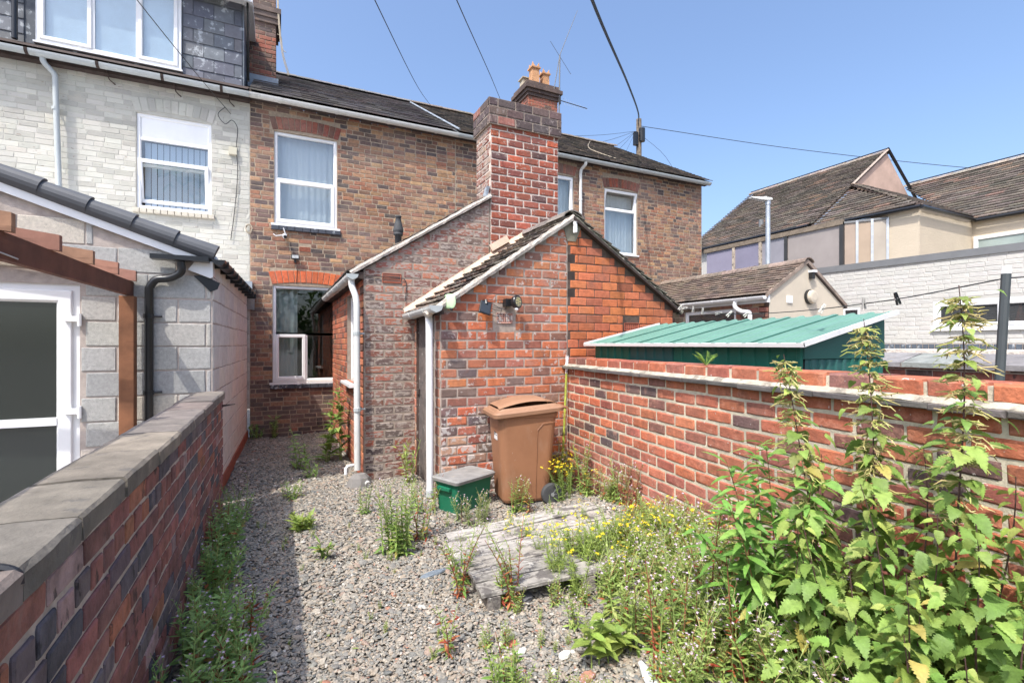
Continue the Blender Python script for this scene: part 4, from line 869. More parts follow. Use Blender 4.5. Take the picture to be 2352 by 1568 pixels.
mb = MB(); tube(mb, [(.11, 9.38, 3.52), (.08, 9.36, 3.62)], .009, 5); part('antenna', mb, m_pvc, cm)
mb = MB(); tube(mb, [(.105, 9.318, 3.458), (.107, 9.295, 3.45)], .027, 10); part('lens', mb, m_black, cm)
fd = thing('square_floodlight', 'small square black floodlight above the orange window arch', 'lamp', (.27, 9.4, 3.1))
mb = MB(); bevbox(mb, F, .20, .335, 3.09, 3.17, .05, .09, .006); part('housing', mb, m_black, fd)
mb = MB(); box(mb, F, .215, .32, 3.105, 3.16, .0905, .092); part('lens', mb, M('grey_lens', (.45, .46, .45), .3), fd)
mb = MB(); box(mb, F, .25, .285, 3.04, 3.10, .0, .05); tube(mb, bez([(.27, 9.42, 3.05), (.30, 9.43, 2.95), (.29, 9.43, 2.7), (.285, 9.43, 2.66)], 5), .004, 4); part('bracket', mb, m_black, fd)
# ================================================================ block-built outbuilding on the left
blk = thing('block_outbuilding', 'grey concrete block outbuilding with a white glazed door and dark verge tiles, at the left', 'outbuilding', (-2, 5.6, 0))
YB = 5.6; XB = -.59; FB = Fr((0, YB, 0), (1, 0, 0), (0, -1, 0))
pal_b = [(4, (.43, .425, .405)), (3, (.47, .455, .42)), (2, (.39, .39, .38)), (2, (.50, .455, .39))]
bt = lambda x: 2.43+(-.60-x)*.365-.05
dr = (-2.62, -1.60, .0, 2.13)
wbk = brick_wall(blk, 'wall', FB, [(-4.0, -.1), (XB, -.1), (XB, 2.36), (-.75, bt(-.75)), (-4.0, bt(-4.0))], pal_b, m_block, m_mortar_block, h=.228, L=.46, gap=.014, proud=.008, thick=.2, holes=[dr], vstart=-.02, bev=.006, wav=.003, piece='block',
    uphase=.05, occ=[[(0, 1140), (520, 880), (520, 1568), (0, 1568)]])
sx = .10/3.85
FBs = Fr((XB+.006, YB-.0, 0), (sx, 1, 0), (1, -sx, 0))
brick_wall(blk, 'side_wall', FBs, [(0, -.1), (3.83, -.1), (3.83, 2.40), (0, 2.40)], [(3, (.70, .67, .62)), (2, (.67, .64, .60)), (1, (.72, .67, .60))], m_block_side, m_mortar_block, h=.228, L=.46, gap=.012, proud=.006, thick=.15, vstart=-.02, uphase=.2, piece='block', bev=.005)  # side palette raised above the front blocks: fill light put into the colour
mb = MB(); box(mb, FBs, .0, 3.83, .0, .14, -.02, .022); part('red_painted_plinth', mb, M('red_oxide_paint', (.32, .10, .06), .85, var=.2), blk)
flush(blk, 'block')
# roof with verge tiles
mb = MB(); Fv = Fr((0, YB-.03, 0), (1, 0, 0), (0, -1, 0))
V0 = [( -.55, 2.42), (-4.0, 2.42+3.45*.365)]
prism(mb, Fv, [(-.55, 2.43), (-.55, 2.46), (-4.0, 2.46+3.45*.365), (-4.0, 2.43+3.45*.365)], -3.88, -.02); part('roof_slab', mb, m_greytile, blk)
prism(mb := MB(), Fr((0, YB-.012, 0), (1, 0, 0), (0, -1, 0)), [(-.62, 2.35), (-.60, 2.45), (-4.0, 2.46+3.4*.365), (-4.0, 2.33+3.4*.365)], 0, .03); part('bargeboard', mb, m_pvc, blk)
dirv = np.array((1, 0, -.365))/math.hypot(1, .365); nv = np.array((.365, 0, 1))/math.hypot(1, .365)
P = np.array((-.56, YB-.03, 2.455))
for k in range(10):
    a = P-dirv*(.345*k); b = a-dirv*.355; mb = MB(); V = []; ns_ = 8
    for q, r, lift in ((a-dirv*.0, .092, .012), (b, .080, .0)):
        for j in range(ns_+1):
            th = -1.25+ (math.pi/2+1.25+.3)*j/ns_
            V.append(q+np.array((0, -1, 0))*(r*math.cos(th)-.01)+nv*(r*math.sin(th)*.95+lift+.015))
    n1 = ns_+1; mb.add(V, [(j, j+1, n1+j+1, n1+j) for j in range(ns_)]+[tuple(range(ns_, -1, -1)), tuple(range(n1, 2*n1))], (.085, .09, .10))
    mb2 = MB()
    o = part('verge_tile', mb, m_greytile, blk, smooth=False)
for j in range(9):
    for k in range(1):
        mb = MB(); f3 = Fr((-.50-.33*j*0, 5.55, 0), (1, 0, 0), (0, -1, 0))
# front gutter piece, corner box, side gutter, black downpipe
mb = MB(); wbox(mb, -1.06, -.60, YB-.16, YB-.045, 2.385, 2.43, (.3, .3, .3)); part('gutter_front', mb, m_black, blk)
mb = MB(); tube(mb, [(-.52, YB-.12, 2.415), (-.39, 9.42, 2.46)], .055, 8, half=True); gg = part('gutter', mb, m_black, blk)
for k in range(9): t = (k+.5)/9; mb = MB(); x = -.52+.13*t; y = YB-.12+t*3.9; wbox(mb, x-.07, x+.062, y-.015, y+.015, 2.355, 2.43); part('gutter_bracket', mb, m_black, gg)
mb = MB(); wbox(mb, -.60, -.575, YB-.0, 9.43, 2.27, 2.42); part('fascia', mb, m_pvc, blk)
mb = MB(); prism(mb, FB, [(-.78, 2.31), (-.60, 2.24), (-.575, 2.25), (-.575, 2.40), (-.72, 2.40)], .03, .06); part('soffit_end', mb, m_pvc, blk)
mb = MB(); prism(mb, FB, [(-.74, 2.26), (-.60, 2.11), (-.54, 2.14), (-.52, 2.20), (-.66, 2.27)], .005, .02); part('loose_felt', mb, m_black, blk)
mb = MB(); mb.add([(-.56, 9.30, 2.5), (-.36, 9.32, 2.50), (-.37, 9.40, 2.18), (-.53, 9.40, 2.20), (-.56, 9.32, 2.5), (-.36, 9.34, 2.50), (-.37, 9.42, 2.18), (-.53, 9.42, 2.20)], [(0, 1, 2, 3), (7, 6, 5, 4), (0, 4, 5, 1), (1, 5, 6, 2), (2, 6, 7, 3), (3, 7, 4, 0)]); part('lead_apron', mb, m_lead, blk)
mb = MB(); wbox(mb, -.60, -.40, 9.34, 9.44, 2.46, 2.66); part('lead_apron', mb, m_lead, blk)
pipe(blk, bez([(-.83, 5.49, 2.38), (-.83, 5.50, 2.28), (-.92, 5.52, 2.22), (-1.03, 5.54, 2.20), (-1.085, 5.55, 2.12)], 5)+[(-1.087, 5.55, .05)], .036, m_black, clips=[(-1.087, 5.55, 1.86), (-1.087, 5.55, 1.15)], clipdir=(.10, .02))
mb = MB(); ring(mb, FB, dr[0], dr[1], dr[2], dr[3], .07, -.09, -.02); dor = part('door_frame', mb, m_pvc, blk, label='white glazed back door with frosted panes')
mb = MB(); bevring(mb, FB, dr[0]+.07, dr[1]-.055, .03, 2.075, .11, -.07, .005, .02); dl = part('door_leaf', mb, m_pvc, dor)
mb = MB(); box(mb, FB, dr[0]+.17, dr[1]-.16, .885, .955, -.06, .001); part('mid_rail', mb, m_pvc, dl)
pane('pane', FB, dr[0]+.17, dr[1]-.16, .955, 1.97, -.02, m_glass_frost, dl); pane('pane', FB, dr[0]+.17, dr[1]-.16, .13, .885, -.02, m_glass_frost, dl)
mb = MB(); box(mb, FB, dr[0], dr[1], 0, 2.13, -.5, -.35); part('room_interior', mb, m_room, dor)
for z in (1.80, .98):
    mb = MB(); box(mb, FB, dr[1]-.10, dr[1]+.0, z, z+.05, .005, .03); tube(mb, [FB.p(dr[1]+.005, z-.04, .025), FB.p(dr[1]+.005, z+.07, .025)], .016, 8); part('hinge', mb, m_pvc, dor)
# timber lean-to
tf = thing('timber_frame', 'reddish brown timber lean-to frame with post, long beam and rafter ends beside the white door', 'timber frame', (-1.23, 5.45, 0))
tc = (.135, .052, .032); tc2 = (.36, .19, .12)
mb = MB(); bevbox(mb, Fr((0, 5.45, 0), (1, 0, 0), (0, -1, 0)), -1.275, -1.165, 0, 2.03, -.05, .055, .004, (.20, .085, .04)); part('post', mb, m_timber, tf)
Fbm = Fr((-1.21, 5.62, 0), (0, -1, 0), (1, 0, 0))
mb = MB(); V = []
for u, z0, z1 in ((0, 2.045, 2.175), (5.4, 1.975, 2.115)): V += [Fbm.p(u, z0, -.045), Fbm.p(u, z1, -.045), Fbm.p(u, z1, 0), Fbm.p(u, z0, 0)]
mb.add(V, [(0, 1, 2, 3), (7, 6, 5, 4), (0, 4, 5, 1), (1, 5, 6, 2), (2, 6, 7, 3), (3, 7, 4, 0)], tc); part('beam', mb, m_timber, tf)
for y in (5.50, 4.95, 4.36, 3.78, 3.20, 2.6):
    mb = MB(); zt = 2.175-(5.6-y)*.0115; wl_ = []
    for x, dz in ((-1.175, 0), (-3.2, .26)): wl_ += [(x, y, zt+dz), (x, y+.045, zt+dz), (x, y+.045, zt+dz+.095), (x, y, zt+dz+.095)]
    mb.add(wl_, [(0, 1, 2, 3), (7, 6, 5, 4), (0, 4, 5, 1), (1, 5, 6, 2), (2, 6, 7, 3), (3, 7, 4, 0)], pick([(1, tc2), (1, (.30, .15, .10))])); part('rafter', mb, m_timber, tf)
mb = MB(); tube(mb, [(-1.207, 3.02, 2.045), (-1.205, 3.35, 2.035)], .004, 5); part('nail', mb, m_alu, tf)

# ================================================================ low boundary wall on the left
lw = thing('boundary_wall', 'low dark red and blue-black brick wall with worn grey stone coping, at the left', 'wall', (-.58, 2.5, 0))
pal_l = [(4, (.26, .105, .088)), (3, (.21, .095, .085)), (3, (.095, .085, .098)), (2, (.14, .11, .115)), (1.2, (.32, .125, .075)), (.8, (.32, .21, .20))]
Flw = Fr((-.485, 5.42, 0), (0, -1, 0), (1, 0, 0))
brick_wall(lw, 'wall', Flw, [(0, -.1), (5.4, -.1), (5.4, 1.075), (0, 1.075)], pal_l, m_brick_left, m_mortar_left, h=.088, L=.232, gap=.016, proud=.007, bond='english', thick=.20, vstart=-.075, wav=.005, bev=.005)
Fle = Fr((-.69, 5.418, 0), (1, 0, 0), (0, -1, 0))
y = 5.43; k = 0; ends = [5.43, 4.98, 4.50, 4.02, 3.52, 3.05, 2.55, 2.06, 1.65, 1.31, .86, .42, .02]
for a, b in zip(ends[:-1], ends[1:]):
    mb = MB(); j = lambda s=.006: random.uniform(-s, s); x0, x1 = -.73+j(), -.462+j(); z0 = 1.08; z1 = 1.148+j(.004); zc = z1+.004
    ys = np.linspace(a-.006, b+.006, 6); V = []
    for yy in ys:
        V += [(x0+j(.004), yy, z0), (x0+j(.004), yy, z1-.012), (x0+.02, yy, z1+j(.002)), ((x0+x1)/2, yy, zc), (x1-.012, yy, z1+j(.001)), (x1+j(.003), yy, z1-.010+j(.002)), (x1-.002+j(.003), yy, z0)]
    F_ = [(i*7+q, i*7+(q+1) % 7, i*7+7+(q+1) % 7, i*7+7+q) for i in range(5) for q in range(7)]+[tuple(range(6, -1, -1)), tuple(range(35, 42))]
    mb.add(V, F_, pick([(2, (.175, .152, .128)), (1, (.15, .132, .11)), (1, (.20, .17, .14))])); part('coping_stone', mb, m_stone, lw)
mb = MB(); wbox(mb, -.715, -.478, .02, 5.41, 1.065, 1.122); part('coping_bedding', mb, M('pale_bedding', (.42, .37, .31), .95, var=.3, vscale=20), lw)
flush(lw, 'brick')
mb = MB(); tube(mb, [(-.49, 5.30, 1.02), (-.37, 5.32, 1.03)], [.012, .004], 5); single('iron_spike', mb, m_dirt_shade, 'short rusty spike sticking out near the far end of the left wall', 'spike')
mb = MB(); tube(mb, bez([(-.60, 1.31, 1.155), (-.52, 1.315, 1.16), (-.475, 1.31, 1.145), (-.465, 1.30, 1.12)], 5), .008, 6); single('black_cable_stub', mb, m_black, 'short black cable stub lying in a joint of the left wall coping', 'cable')

# ================================================================ boundary wall on the right
RW0 = np.array((3.03, 4.84)); RWd = np.array((.1225, .9925))          # runs towards the camera: P = RW0 - t*RWd
rw = thing('boundary_wall', 'orange-red brick boundary wall with a projecting tile course under its top bricks, at the right', 'wall', (2.8, 3.0, 0))
Frw = Fr((RW0[0], RW0[1], 0), (-RWd[0], -RWd[1], 0), (-RWd[1], RWd[0], 0))
pal_r = [(5, (.44, .125, .062)), (4, (.37, .11, .06)), (3, (.31, .095, .065)), (1.3, (.21, .085, .066)), (.8, (.125, .072, .066)), (.35, (.085, .06, .062)), (2, (.47, .145, .068))]
def rc(u, v): return pick([(3, (.38, .13, .09)), (2, (.33, .11, .08)), (1, (.45, .15, .09))]) if v < .55 else pick(pal_r)
TOP = 1.335
hr = .094
brick_wall(rw, 'wall', Frw, [(0, -.1), (5.2, -.1), (5.2, TOP), (0, TOP)], pal_r, m_brick_right, m_mortar_right, h=hr, L=.237, gap=.019, proud=.007, thick=.22, vstart=TOP-hr*16, wav=.004, bev=.009, colfn=rc, uphase=.08)
mb = MB(); V = []; n = 90
for k in range(n+1):
    u = 5.2*k/n; r = lambda s=.005: random.uniform(-s, s)
    V += [Frw.p(u, TOP+.002, -.02), Frw.p(u, TOP+.002+r(.002), .045+r()), Frw.p(u, TOP+.016+r(.003), .048+r()), Frw.p(u, TOP+.034+r(.003), .02+r(.004)), Frw.p(u, TOP+.045, -.02)]
mb.add(V, [(k*5+q, k*5+5+q, k*5+6+q, k*5+1+q) for k in range(n) for q in range(4)]); part('mortar_haunch', mb, M('weathered_haunch', (.42, .385, .31), .95, var=.3, vscale=9, patches=[(7, .54, .06, (.17, .15, .125), .7), (24, .60, .05, (.62, .58, .48), .6)], bump=(40, 1, .01)), rw)
k = 0; u = 0
while u < 5.2:
    w_ = random.choice((.26, .27, .28)); mb = MB(); bevbox(mb, Frw, u+.002, min(u+w_, 5.2)-.002, TOP-.016+random.uniform(-.003, .002), TOP+.012, -.03, .062+random.uniform(-.006, .006), .004, pick([(1, (.10, .09, .085)), (1, (.14, .125, .11))]), j=.002); part('creasing_tile', mb, m_stone, rw); u += w_
u = .0
while u < 5.2:
    w_ = .232; mb = MB(); bevbox(mb, Frw, u+.008, u+w_-.008, TOP+.030, TOP+.112+random.uniform(-.003, .003), -.22, .004+random.uniform(-.004, .004), .010, pick(pal_r[:4]), j=.003); part('capping_brick', mb, m_brick_right, rw); u += w_
mb = MB(); box(mb, Frw, 0, 5.2, TOP+.03, TOP+.098, -.215, -.006); part('capping_mortar', mb, m_mortar_right, rw)
flush(rw, 'brick')
# old timber/weather pole leaning in the corner
lp = thing('leaning_pole', 'thin mossy yellow-green broom pole leaning in the corner behind the bin', 'pole', (2.83, 4.6, 0))
mb = MB(); tube(mb, [(2.86, 4.66, .30), (2.99, 4.79, 1.28)], [.014, .012], 7); part('shaft', mb, M('mossy_pole', (.30, .34, .05), .7, var=.4, vscale=20, patches=[(16, .56, .05, (.35, .12, .05), .8)]), lp)
mb = MB(); tube(mb, [(2.99, 4.79, 1.26), (3.01, 4.805, 1.47)], [.015, .018], 7); part('grip', mb, m_oldwood, lp)
mb = MB(); tube(mb, [(2.83, 4.62, .0), (2.86, 4.66, .31)], .016, 7); part('rusty_foot', mb, M('rust', (.16, .06, .03), .9, var=.3), lp)

# ================================================================ brown wheelie bin
def rrect(cx, cy, hx, hy, r, n=4):
    out_ = []
    for sx_, sy_, a0 in ((1, 1, 0), (-1, 1, 90), (-1, -1, 180), (1, -1, 270)):
        for k in range(n+1):
            a = math.radians(a0+90*k/n); out_.append((cx+sx_*(hx-r)+r*math.cos(a), cy+sy_*(hy-r)+r*math.sin(a)))
    return out_
def loft(mb, rings, xf, col=(1, 1, 1), capb=True, capt=True):
    n = len(rings[0][0]); V = [xf(x, y, z) for pts, z in rings for x, y in pts]; m = len(rings)
    F_ = [(i*n+k, i*n+(k+1) % n, i*n+n+(k+1) % n, i*n+n+k) for i in range(m-1) for k in range(n)]
    if capb: F_.append(tuple(range(n-1, -1, -1)))
    if capt: F_.append(tuple(range((m-1)*n, m*n)))
    mb.add(V, F_, col)
BX, BY, BA = 2.28, 4.50, R_(-9); BS = 1.05
def bxf(x, y, z):
    x, y, z = x*BS, y*BS, z*1.01
    return (BX+x*math.cos(BA)-y*math.sin(BA), BY+x*math.sin(BA)+y*math.cos(BA), z)
bn = thing('wheelie_bin', 'tall brown wheelie bin with domed lid and grey wheel before the orange gable', 'bin', (BX, BY, 0))
mb = MB(); R = []
for z, hx0, hx1, hy in ((.03, -.235, .20, .175), (.06, -.25, .215, .19), (.25, -.262, .232, .2), (.60, -.285, .262, .212), (.86, -.302, .285, .222), (.865, -.312, .295, .230), (.905, -.315, .30, .232)):
    R.append((rrect((hx0+hx1)/2, 0, (hx1-hx0)/2, hy, .075 if z > .05 else .06, 5), z))
loft(mb, R, bxf); part('body', mb, m_bin, bn, smooth=False)
mb = MB(); R = []
def lidz(x): return .905+.055*(x+.33)/.66
for (e, dz, cr) in ((.0, -.035, 0), (.022, -.035, 0), (.026, .0, 0), (.012, .018, 0), (-.01, .022, 0), (-.03, .045, 0)):
    pts = rrect(-.005, 0, .325+e, .238+e, .06, 5); R.append((pts, dz))
V = [bxf(x, y, lidz(x)+dz) for pts, dz in R for x, y in pts]; n = len(R[0][0]); F_ = [(i*n+k, i*n+(k+1) % n, i*n+n+(k+1) % n, i*n+n+k) for i in range(len(R)-1) for k in range(n)]
mb.add(V, F_)
gx = np.linspace(-1, 1, 15); gy = np.linspace(-1, 1, 9); V = []
for b in gy:
    for a in gx:
        x = -.005+a*.292; y = b*.205; z = lidz(x)+.045+.055*(1-a*a)*(1-.25*b*b)+(.018 if abs(b) < .78 and a < .7 else 0); V.append(bxf(x, y, z))
mb.add(V, [(j*15+i, j*15+i+1, j*15+16+i, j*15+15+i) for j in range(8) for i in range(14)])
part('lid', mb, m_bin_lid, bn, smooth=False)
mb = MB(); 
for yy in (-.13, .13): tube(mb, [bxf(.30, yy, .955), bxf(.385, yy, .945)], .016, 7)
tube(mb, [bxf(.385, -.2, .945), bxf(.385, .2, .945)], .015, 8); part('handle', mb, m_bin, bn)
mb = MB(); 
for x in (-.26, .0, .22): 
    pass
for s in (-1, 1):
    mb = MB(); prof = [(-.030, .070), (-.027, .098), (-.017, .107), (.017, .107), (.027, .098), (.030, .070)]
    tube(mb, [bxf(.215, s*.225+w*1.0, .103) for w, r in prof], [r for w, r in prof], 24); wlp = part('wheel', mb, m_rubber, bn)
    mb = MB(); tube(mb, [bxf(.215, s*(.225)+s*w, .103) for w in (.0, .022)], .068, 20); part('rim', mb, M('grey_rim', (.32, .33, .33), .5) if s < 0 else bpy.data.materials['grey_rim'], wlp)
    mb = MB(); tube(mb, [bxf(.215, s*.225+s*w, .103) for w in (.022, .036)], .018, 10)
    for k in range(6): a = k*math.pi/3; tube(mb, [bxf(.215, s*.225+s*.024, .103), bxf(.215+.06*math.cos(a), s*.225+s*.024, .103+.06*math.sin(a))], .007, 5)
    part('hub', mb, m_alu, wlp)
mb = MB(); tube(mb, [bxf(.215, -.2, .103), bxf(.215, .2, .103)], .012, 8); part('axle', mb, m_alu, bn)
cA, sA = math.cos(BA), math.sin(BA)
Fbs = Fr((*bxf(-.285, -.20, 0)[:2], .0), (.84*cA+.2*sA, .84*sA-.2*cA, 0), (-.2, -.98, 0))
lb = Fr(bxf(-.289, .02, .66), (sA, -cA, 0), (-cA, -sA, -.05)); lb.Z = np.array((0, 0, 1.0))
mb = MB(); box(mb, lb, .02, .14, -.02, .10, .0, .003); st = part('sticker', mb, m_white_paint, bn)
mb = MB(); box(mb, lb, .035, .055, .018, .06, .0031, .004); box(mb, lb, .065, .08, .03, .066, .0031, .004); box(mb, lb, .09, .12, .02, .034, .0031, .004); box(mb, lb, .095, .105, .04, .06, .0031, .004); part('sticker_print', mb, m_room, st)
# seam and ribs on the near side
for (x0, z0, x1, z1) in ((.06, .04, .075, .74), (.075, .74, .13, .80), (.13, .80, .25, .815)):
    mb = MB(); a = bxf(x0, -.198-.03*z0/.86, z0); b = bxf(x1, -.198-.03*z1/.86, z1); tube(mb, [a, b], .0028, 4); part('seam', mb, m_bin, bn)
# ================================================================ green recycling box
rb = thing('recycling_box', 'small green plastic box with a dusty grey lid, left of the brown bin', 'box', (1.64, 4.52, 0))
RA = R_(24)
def rxf(x, y, z):
    x, y, z = x*1.08, y*1.05, z*1.06
    return (1.655+x*math.cos(RA)-y*math.sin(RA), 4.55+x*math.sin(RA)+y*math.cos(RA), z)
mb = MB(); loft(mb, [(rrect(0, 0, .205, .13, .03), .0), (rrect(0, 0, .225, .15, .03), .25), (rrect(0, 0, .238, .163, .03), .255), (rrect(0, 0, .24, .165, .03), .285)], rxf); part('tub', mb, m_boxgreen, rb)
mb = MB(); loft(mb, [(rrect(0, 0, .25, .175, .035), .272), (rrect(0, 0, .254, .179, .035), .298), (rrect(0, 0, .24, .165, .03), .31), (rrect(0, 0, .225, .15, .03), .304)], rxf); part('lid', mb, m_boxlid, rb)
mb = MB(); V = [rxf(-.232, y, z) for y, z in ((-.08, .20), (.08, .20), (.08, .235), (-.08, .235))]+[rxf(-.255, y, z) for y, z in ((-.08, .205), (.08, .205), (.08, .23), (-.08, .23))]; mb.add(V, BOXF); part('side_handle', mb, m_boxgreen, rb)
# ================================================================ grey plank platform lying on the gravel
pl = thing('plank_pallet', 'weathered silver-grey plank pallet lying on the gravel among yellow flowers', 'pallet', (2.0, 3.5, 0))
A0 = np.array((1.07, 2.67)); B0 = np.array((1.17, 3.68)); A1 = np.array((2.58, 2.60)); B1 = np.array((2.66, 3.85))
# planks run from the left edge (A0-B0) to the right edge (A1-B1)

npk = 6; xs = [0, .155, .33, .50, .66, .84, 1.0]
for k in range(npk):
    s0, s1 = xs[k]+.006, xs[k+1]-.006; mb = MB(); e0 = random.uniform(-.03, .03); e1 = random.uniform(-.06, .05); zt = .115+random.uniform(-.006, .008)
    q = []
    for s in (s0, s1):
        L0 = A0+(B0-A0)*s; L1 = A1+(B1-A1)*s; d = (L1-L0); q.append((L0+d*e0*.5, L1+d*e1*.5))
    n = 14; V = []
    for i in range(n+1):
        t = i/n; a = q[0][0]+(q[0][1]-q[0][0])*t; b = q[1][0]+(q[1][1]-q[1][0])*t; j = lambda s_=.003: random.uniform(-s_, s_)
        V += [(a[0], a[1], zt-.022), (a[0]+j(), a[1]+j(), zt-.004+j()), (a[0]+(b[0]-a[0])*.06, a[1]+(b[1]-a[1])*.06, zt+j(.0015)), (b[0]-(b[0]-a[0])*.06, b[1]-(b[1]-a[1])*.06, zt+j(.0015)), (b[0]+j(), b[1]+j(), zt-.004+j()), (b[0], b[1], zt-.022)]
    F_ = [(i*6+p, i*6+6+p, i*6+6+(p+1) % 6, i*6+(p+1) % 6) for i in range(n) for p in range(6)]+[tuple(range(6)), tuple(range(n*6+5, n*6-1, -1))]
    mb.add(V, F_, pick([(2, (.38, .355, .32)), (2, (.33, .31, .28)), (1, (.26, .24, .215))])); part('plank', mb, m_oldwood, pl)
for t in (.06, .5, .93):
    mb = MB(); a = A0+(A1-A0)*t; b = B0+(B1-B0)*t; d = (A1-A0)/np.linalg.norm(A1-A0)*.04
    V = [(*(a-d), .0), (*(a+d), .0), (*(b+d), .0), (*(b-d), .0), (*(a-d), .09), (*(a+d), .09), (*(b+d), .09), (*(b-d), .09)]; mb.add(V, BOXF, (.28, .25, .22)); part('bearer', mb, m_oldwood, pl)
# faded stencilled word on the third plank from the back
pu = (A1-A0)/np.linalg.norm(A1-A0); o3 = A0+(B0-A0)*.735+(A1-A0)*.27
txt = bpy.data.curves.new('faded_stencil', 'FONT'); txt.body = 'LOVERS'; txt.size = .062; txt.extrude = .0004; txt.space_character = 1.15
to = bpy.data.objects.new('faded_stencil', txt); COL.objects.link(to); to.parent = pl; to.matrix_parent_inverse = WORLD[pl.name]
to.location = (o3[0], o3[1], .124); to.rotation_euler = (0, 0, math.atan2(pu[1], pu[0])); txt.materials.append(M('faded_ink', (.22, .205, .19), .95)); bpy.context.view_layer.update(); tme = bpy.data.meshes.new_from_object(to); tmw = to.matrix_basis.copy(); bpy.data.objects.remove(to); to = link('faded_stencil', tme, None, pl, tmw)
# ================================================================ green metal shed behind the right wall
sh = thing('metal_shed', 'green corrugated metal shed with a pale green pitched roof and white edge trim', 'shed', (3.8, 3.4, 0))
SX0, SX1, SY0, SY1 = 3.30, 4.25, 2.19, 4.66
def ribbed(fr, u0, u1, v0, v1f, pitch, dep, col, name, mat, parent, v0f=None, ph=0):
    """trapezoidal ribbed sheet"""
    mb = MB(); pts = []; u = u0; k = 0
    prof = [(0, 0), (.62, 0), (.70, 1), (.92, 1), (1.0, 0)]
    while u < u1-1e-4:
        for a, w in prof[:-1]:
            x = u+a*pitch
            if x < u1: pts.append((x, w*dep))
        u += pitch
    pts.append((u1, 0)); V = []
    for x, w in pts: V += [fr.p(x, v0 if v0f is None else v0f(x), w), fr.p(x, v1f(x), w)]
    mb.add(V, [(i*2, i*2+2, i*2+3, i*2+1) for i in range(len(pts)-1)], col); return part(name, mb, mat, parent)
Fs1 = Fr((SX0, SY1, 0), (0, -1, 0), (-1, 0, 0)); Fs2 = Fr((SX0, SY0, 0), (1, 0, 0), (0, -1, 0))
mb = MB(); wbox(mb, SX0+.01, SX1-.01, SY0+.01, SY1-.01, 0, 1.55); mb.add([(SX0+.01, SY0+.012, 1.55), (SX1, SY0+.012, 1.55), (SX1, SY0+.012, 1.80), (SX0+.01, SY1-.01, 1.55), (SX1, SY1-.01, 1.55), (SX1, SY1-.01, 1.80)], [(0, 1, 2), (5, 4, 3), (1, 4, 5, 2)]); part('frame', mb, m_room, sh)
L_ = SY1-SY0; g1 = (.015, .14, .095); g2 = (.03, .115, .105)
for k in range(4): ribbed(Fs1, L_*k/4, L_*(k+1)/4-.001, .0, lambda x: 1.585, L_/4/5, .014, (g1 if k in (0, 2, 3) else g2), 'wall_panel', m_greenmetal, sh)
for k in range(2): ribbed(Fs2, .02+.47*k, .02+.47*(k+1)-.004, .0, lambda x: 1.49, .0925, .014, g2 if k == 0 else (.02, .125, .095), 'end_panel', m_greenmetal, sh)
mb = MB(); prism(mb, Fs2, [(.0, 1.495), (.97, 1.495), (.97, 1.79), (.0, 1.575)], -.01, .012, (.02, .11, .09)); part('gable_panel', mb, m_greenmetal, sh)
rx0, rx1, rz0, rz1 = 3.185, 4.31, 1.597, 1.845; sl_ = math.hypot(rx1-rx0, rz1-rz0)
Frf = Fr((rx0, SY1+.05, rz0), (0, -1, 0), (-(rz1-rz0), 0, rx1-rx0)); Frf.Z = np.array((rx1-rx0, 0, rz1-rz0))/sl_
LR = SY1-SY0+.12
for k in range(6): ribbed(Frf, LR*k/6, LR*(k+1)/6, 0, lambda x: sl_, LR/6/3, .013, (.125, .25, .195), 'roof_sheet', m_greenroof, sh)
for k in range(1, 6): mb = MB(); box(mb, Frf, LR*k/6-.002, LR*k/6+.004, 0, sl_, .004, .010, (.06, .2, .16)); part('roof_seam', mb, m_greenmetal, sh)
mb = MB(); box(mb, Frf, -.01, LR+.01, -.008, .012, -.018, .010); part('front_trim', mb, m_white_paint, sh)
mb = MB(); box(mb, Frf, LR-.004, LR+.010, .0, sl_+.03, -.020, .016); part('side_trim', mb, m_white_paint, sh)
mb = MB(); box(mb, Frf, -.012, .004, .0, sl_, -.028, .020); part('side_trim', mb, m_white_paint, sh)
mb = MB(); box(mb, Frf, 0, LR, sl_-.03, sl_, -.02, -.002, (.02, .05, .04)); part('back_trim', mb, m_greenmetal, sh)

# ================================================================ next yard: cream gabled extension
ce = thing('cream_extension', 'neighbouring single-storey extension with cream gable end and brown tiled roof, beyond the green shed', 'extension', (8.8, 5.8, 0))
GY = 5.76; FG = Fr((0, GY, 0), (1, 0, 0), (0, -1, 0))
gx0, gxa, gx1 = 7.76, 8.78, 9.90
mb = MB(); prism(mb, FG, [(gx0, -.1), (gx1, -.1), (gx1, 2.40), (gxa, 3.08), (gx0, 2.46)], -.2, 0); part('gable_wall', mb, m_cream, ce)
Fgl = Fr((gx0-.0, FY, 0), (0, -1, 0), (-1, 0, 0))
brick_wall(ce, 'side_wall', Fgl, [(0, -.1), (3.685, -.1), (3.685, 2.42), (0, 2.42)], [(3, (.24, .09, .06)), (2, (.11, .06, .05)), (1, (.30, .16, .09)), (1, (.16, .13, .09))], m_brick, m_mortar, h=.0985, L=.24, gap=.014, thick=.15, holes=[(1.72, 3.0, .9, 2.27)])
window(ce, Fgl, 1.72, 3.0, .9, 2.27, .02, [(0, 1, 0, 1)], curt=None, t=.07, glass=m_glass_dark)
sC = np.array((1.08, 0, .655)); sCn = sC/np.linalg.norm(sC); sD = np.array((-1.16, 0, .76))
pal_ce = [(3, (.165, .125, .10)), (2, (.21, .16, .125)), (1, (.12, .095, .08))]
tile_roof(ce, 'roof_tile', (7.66, FY, 2.475), (0, -1, 0), sC, 3.72, 13, np.linalg.norm((1.12, .665))/13, .18, pal_ce, m_claytile, ce, th=.016, jit=.005, base_mat=m_dirt_shade, ragged=.006)
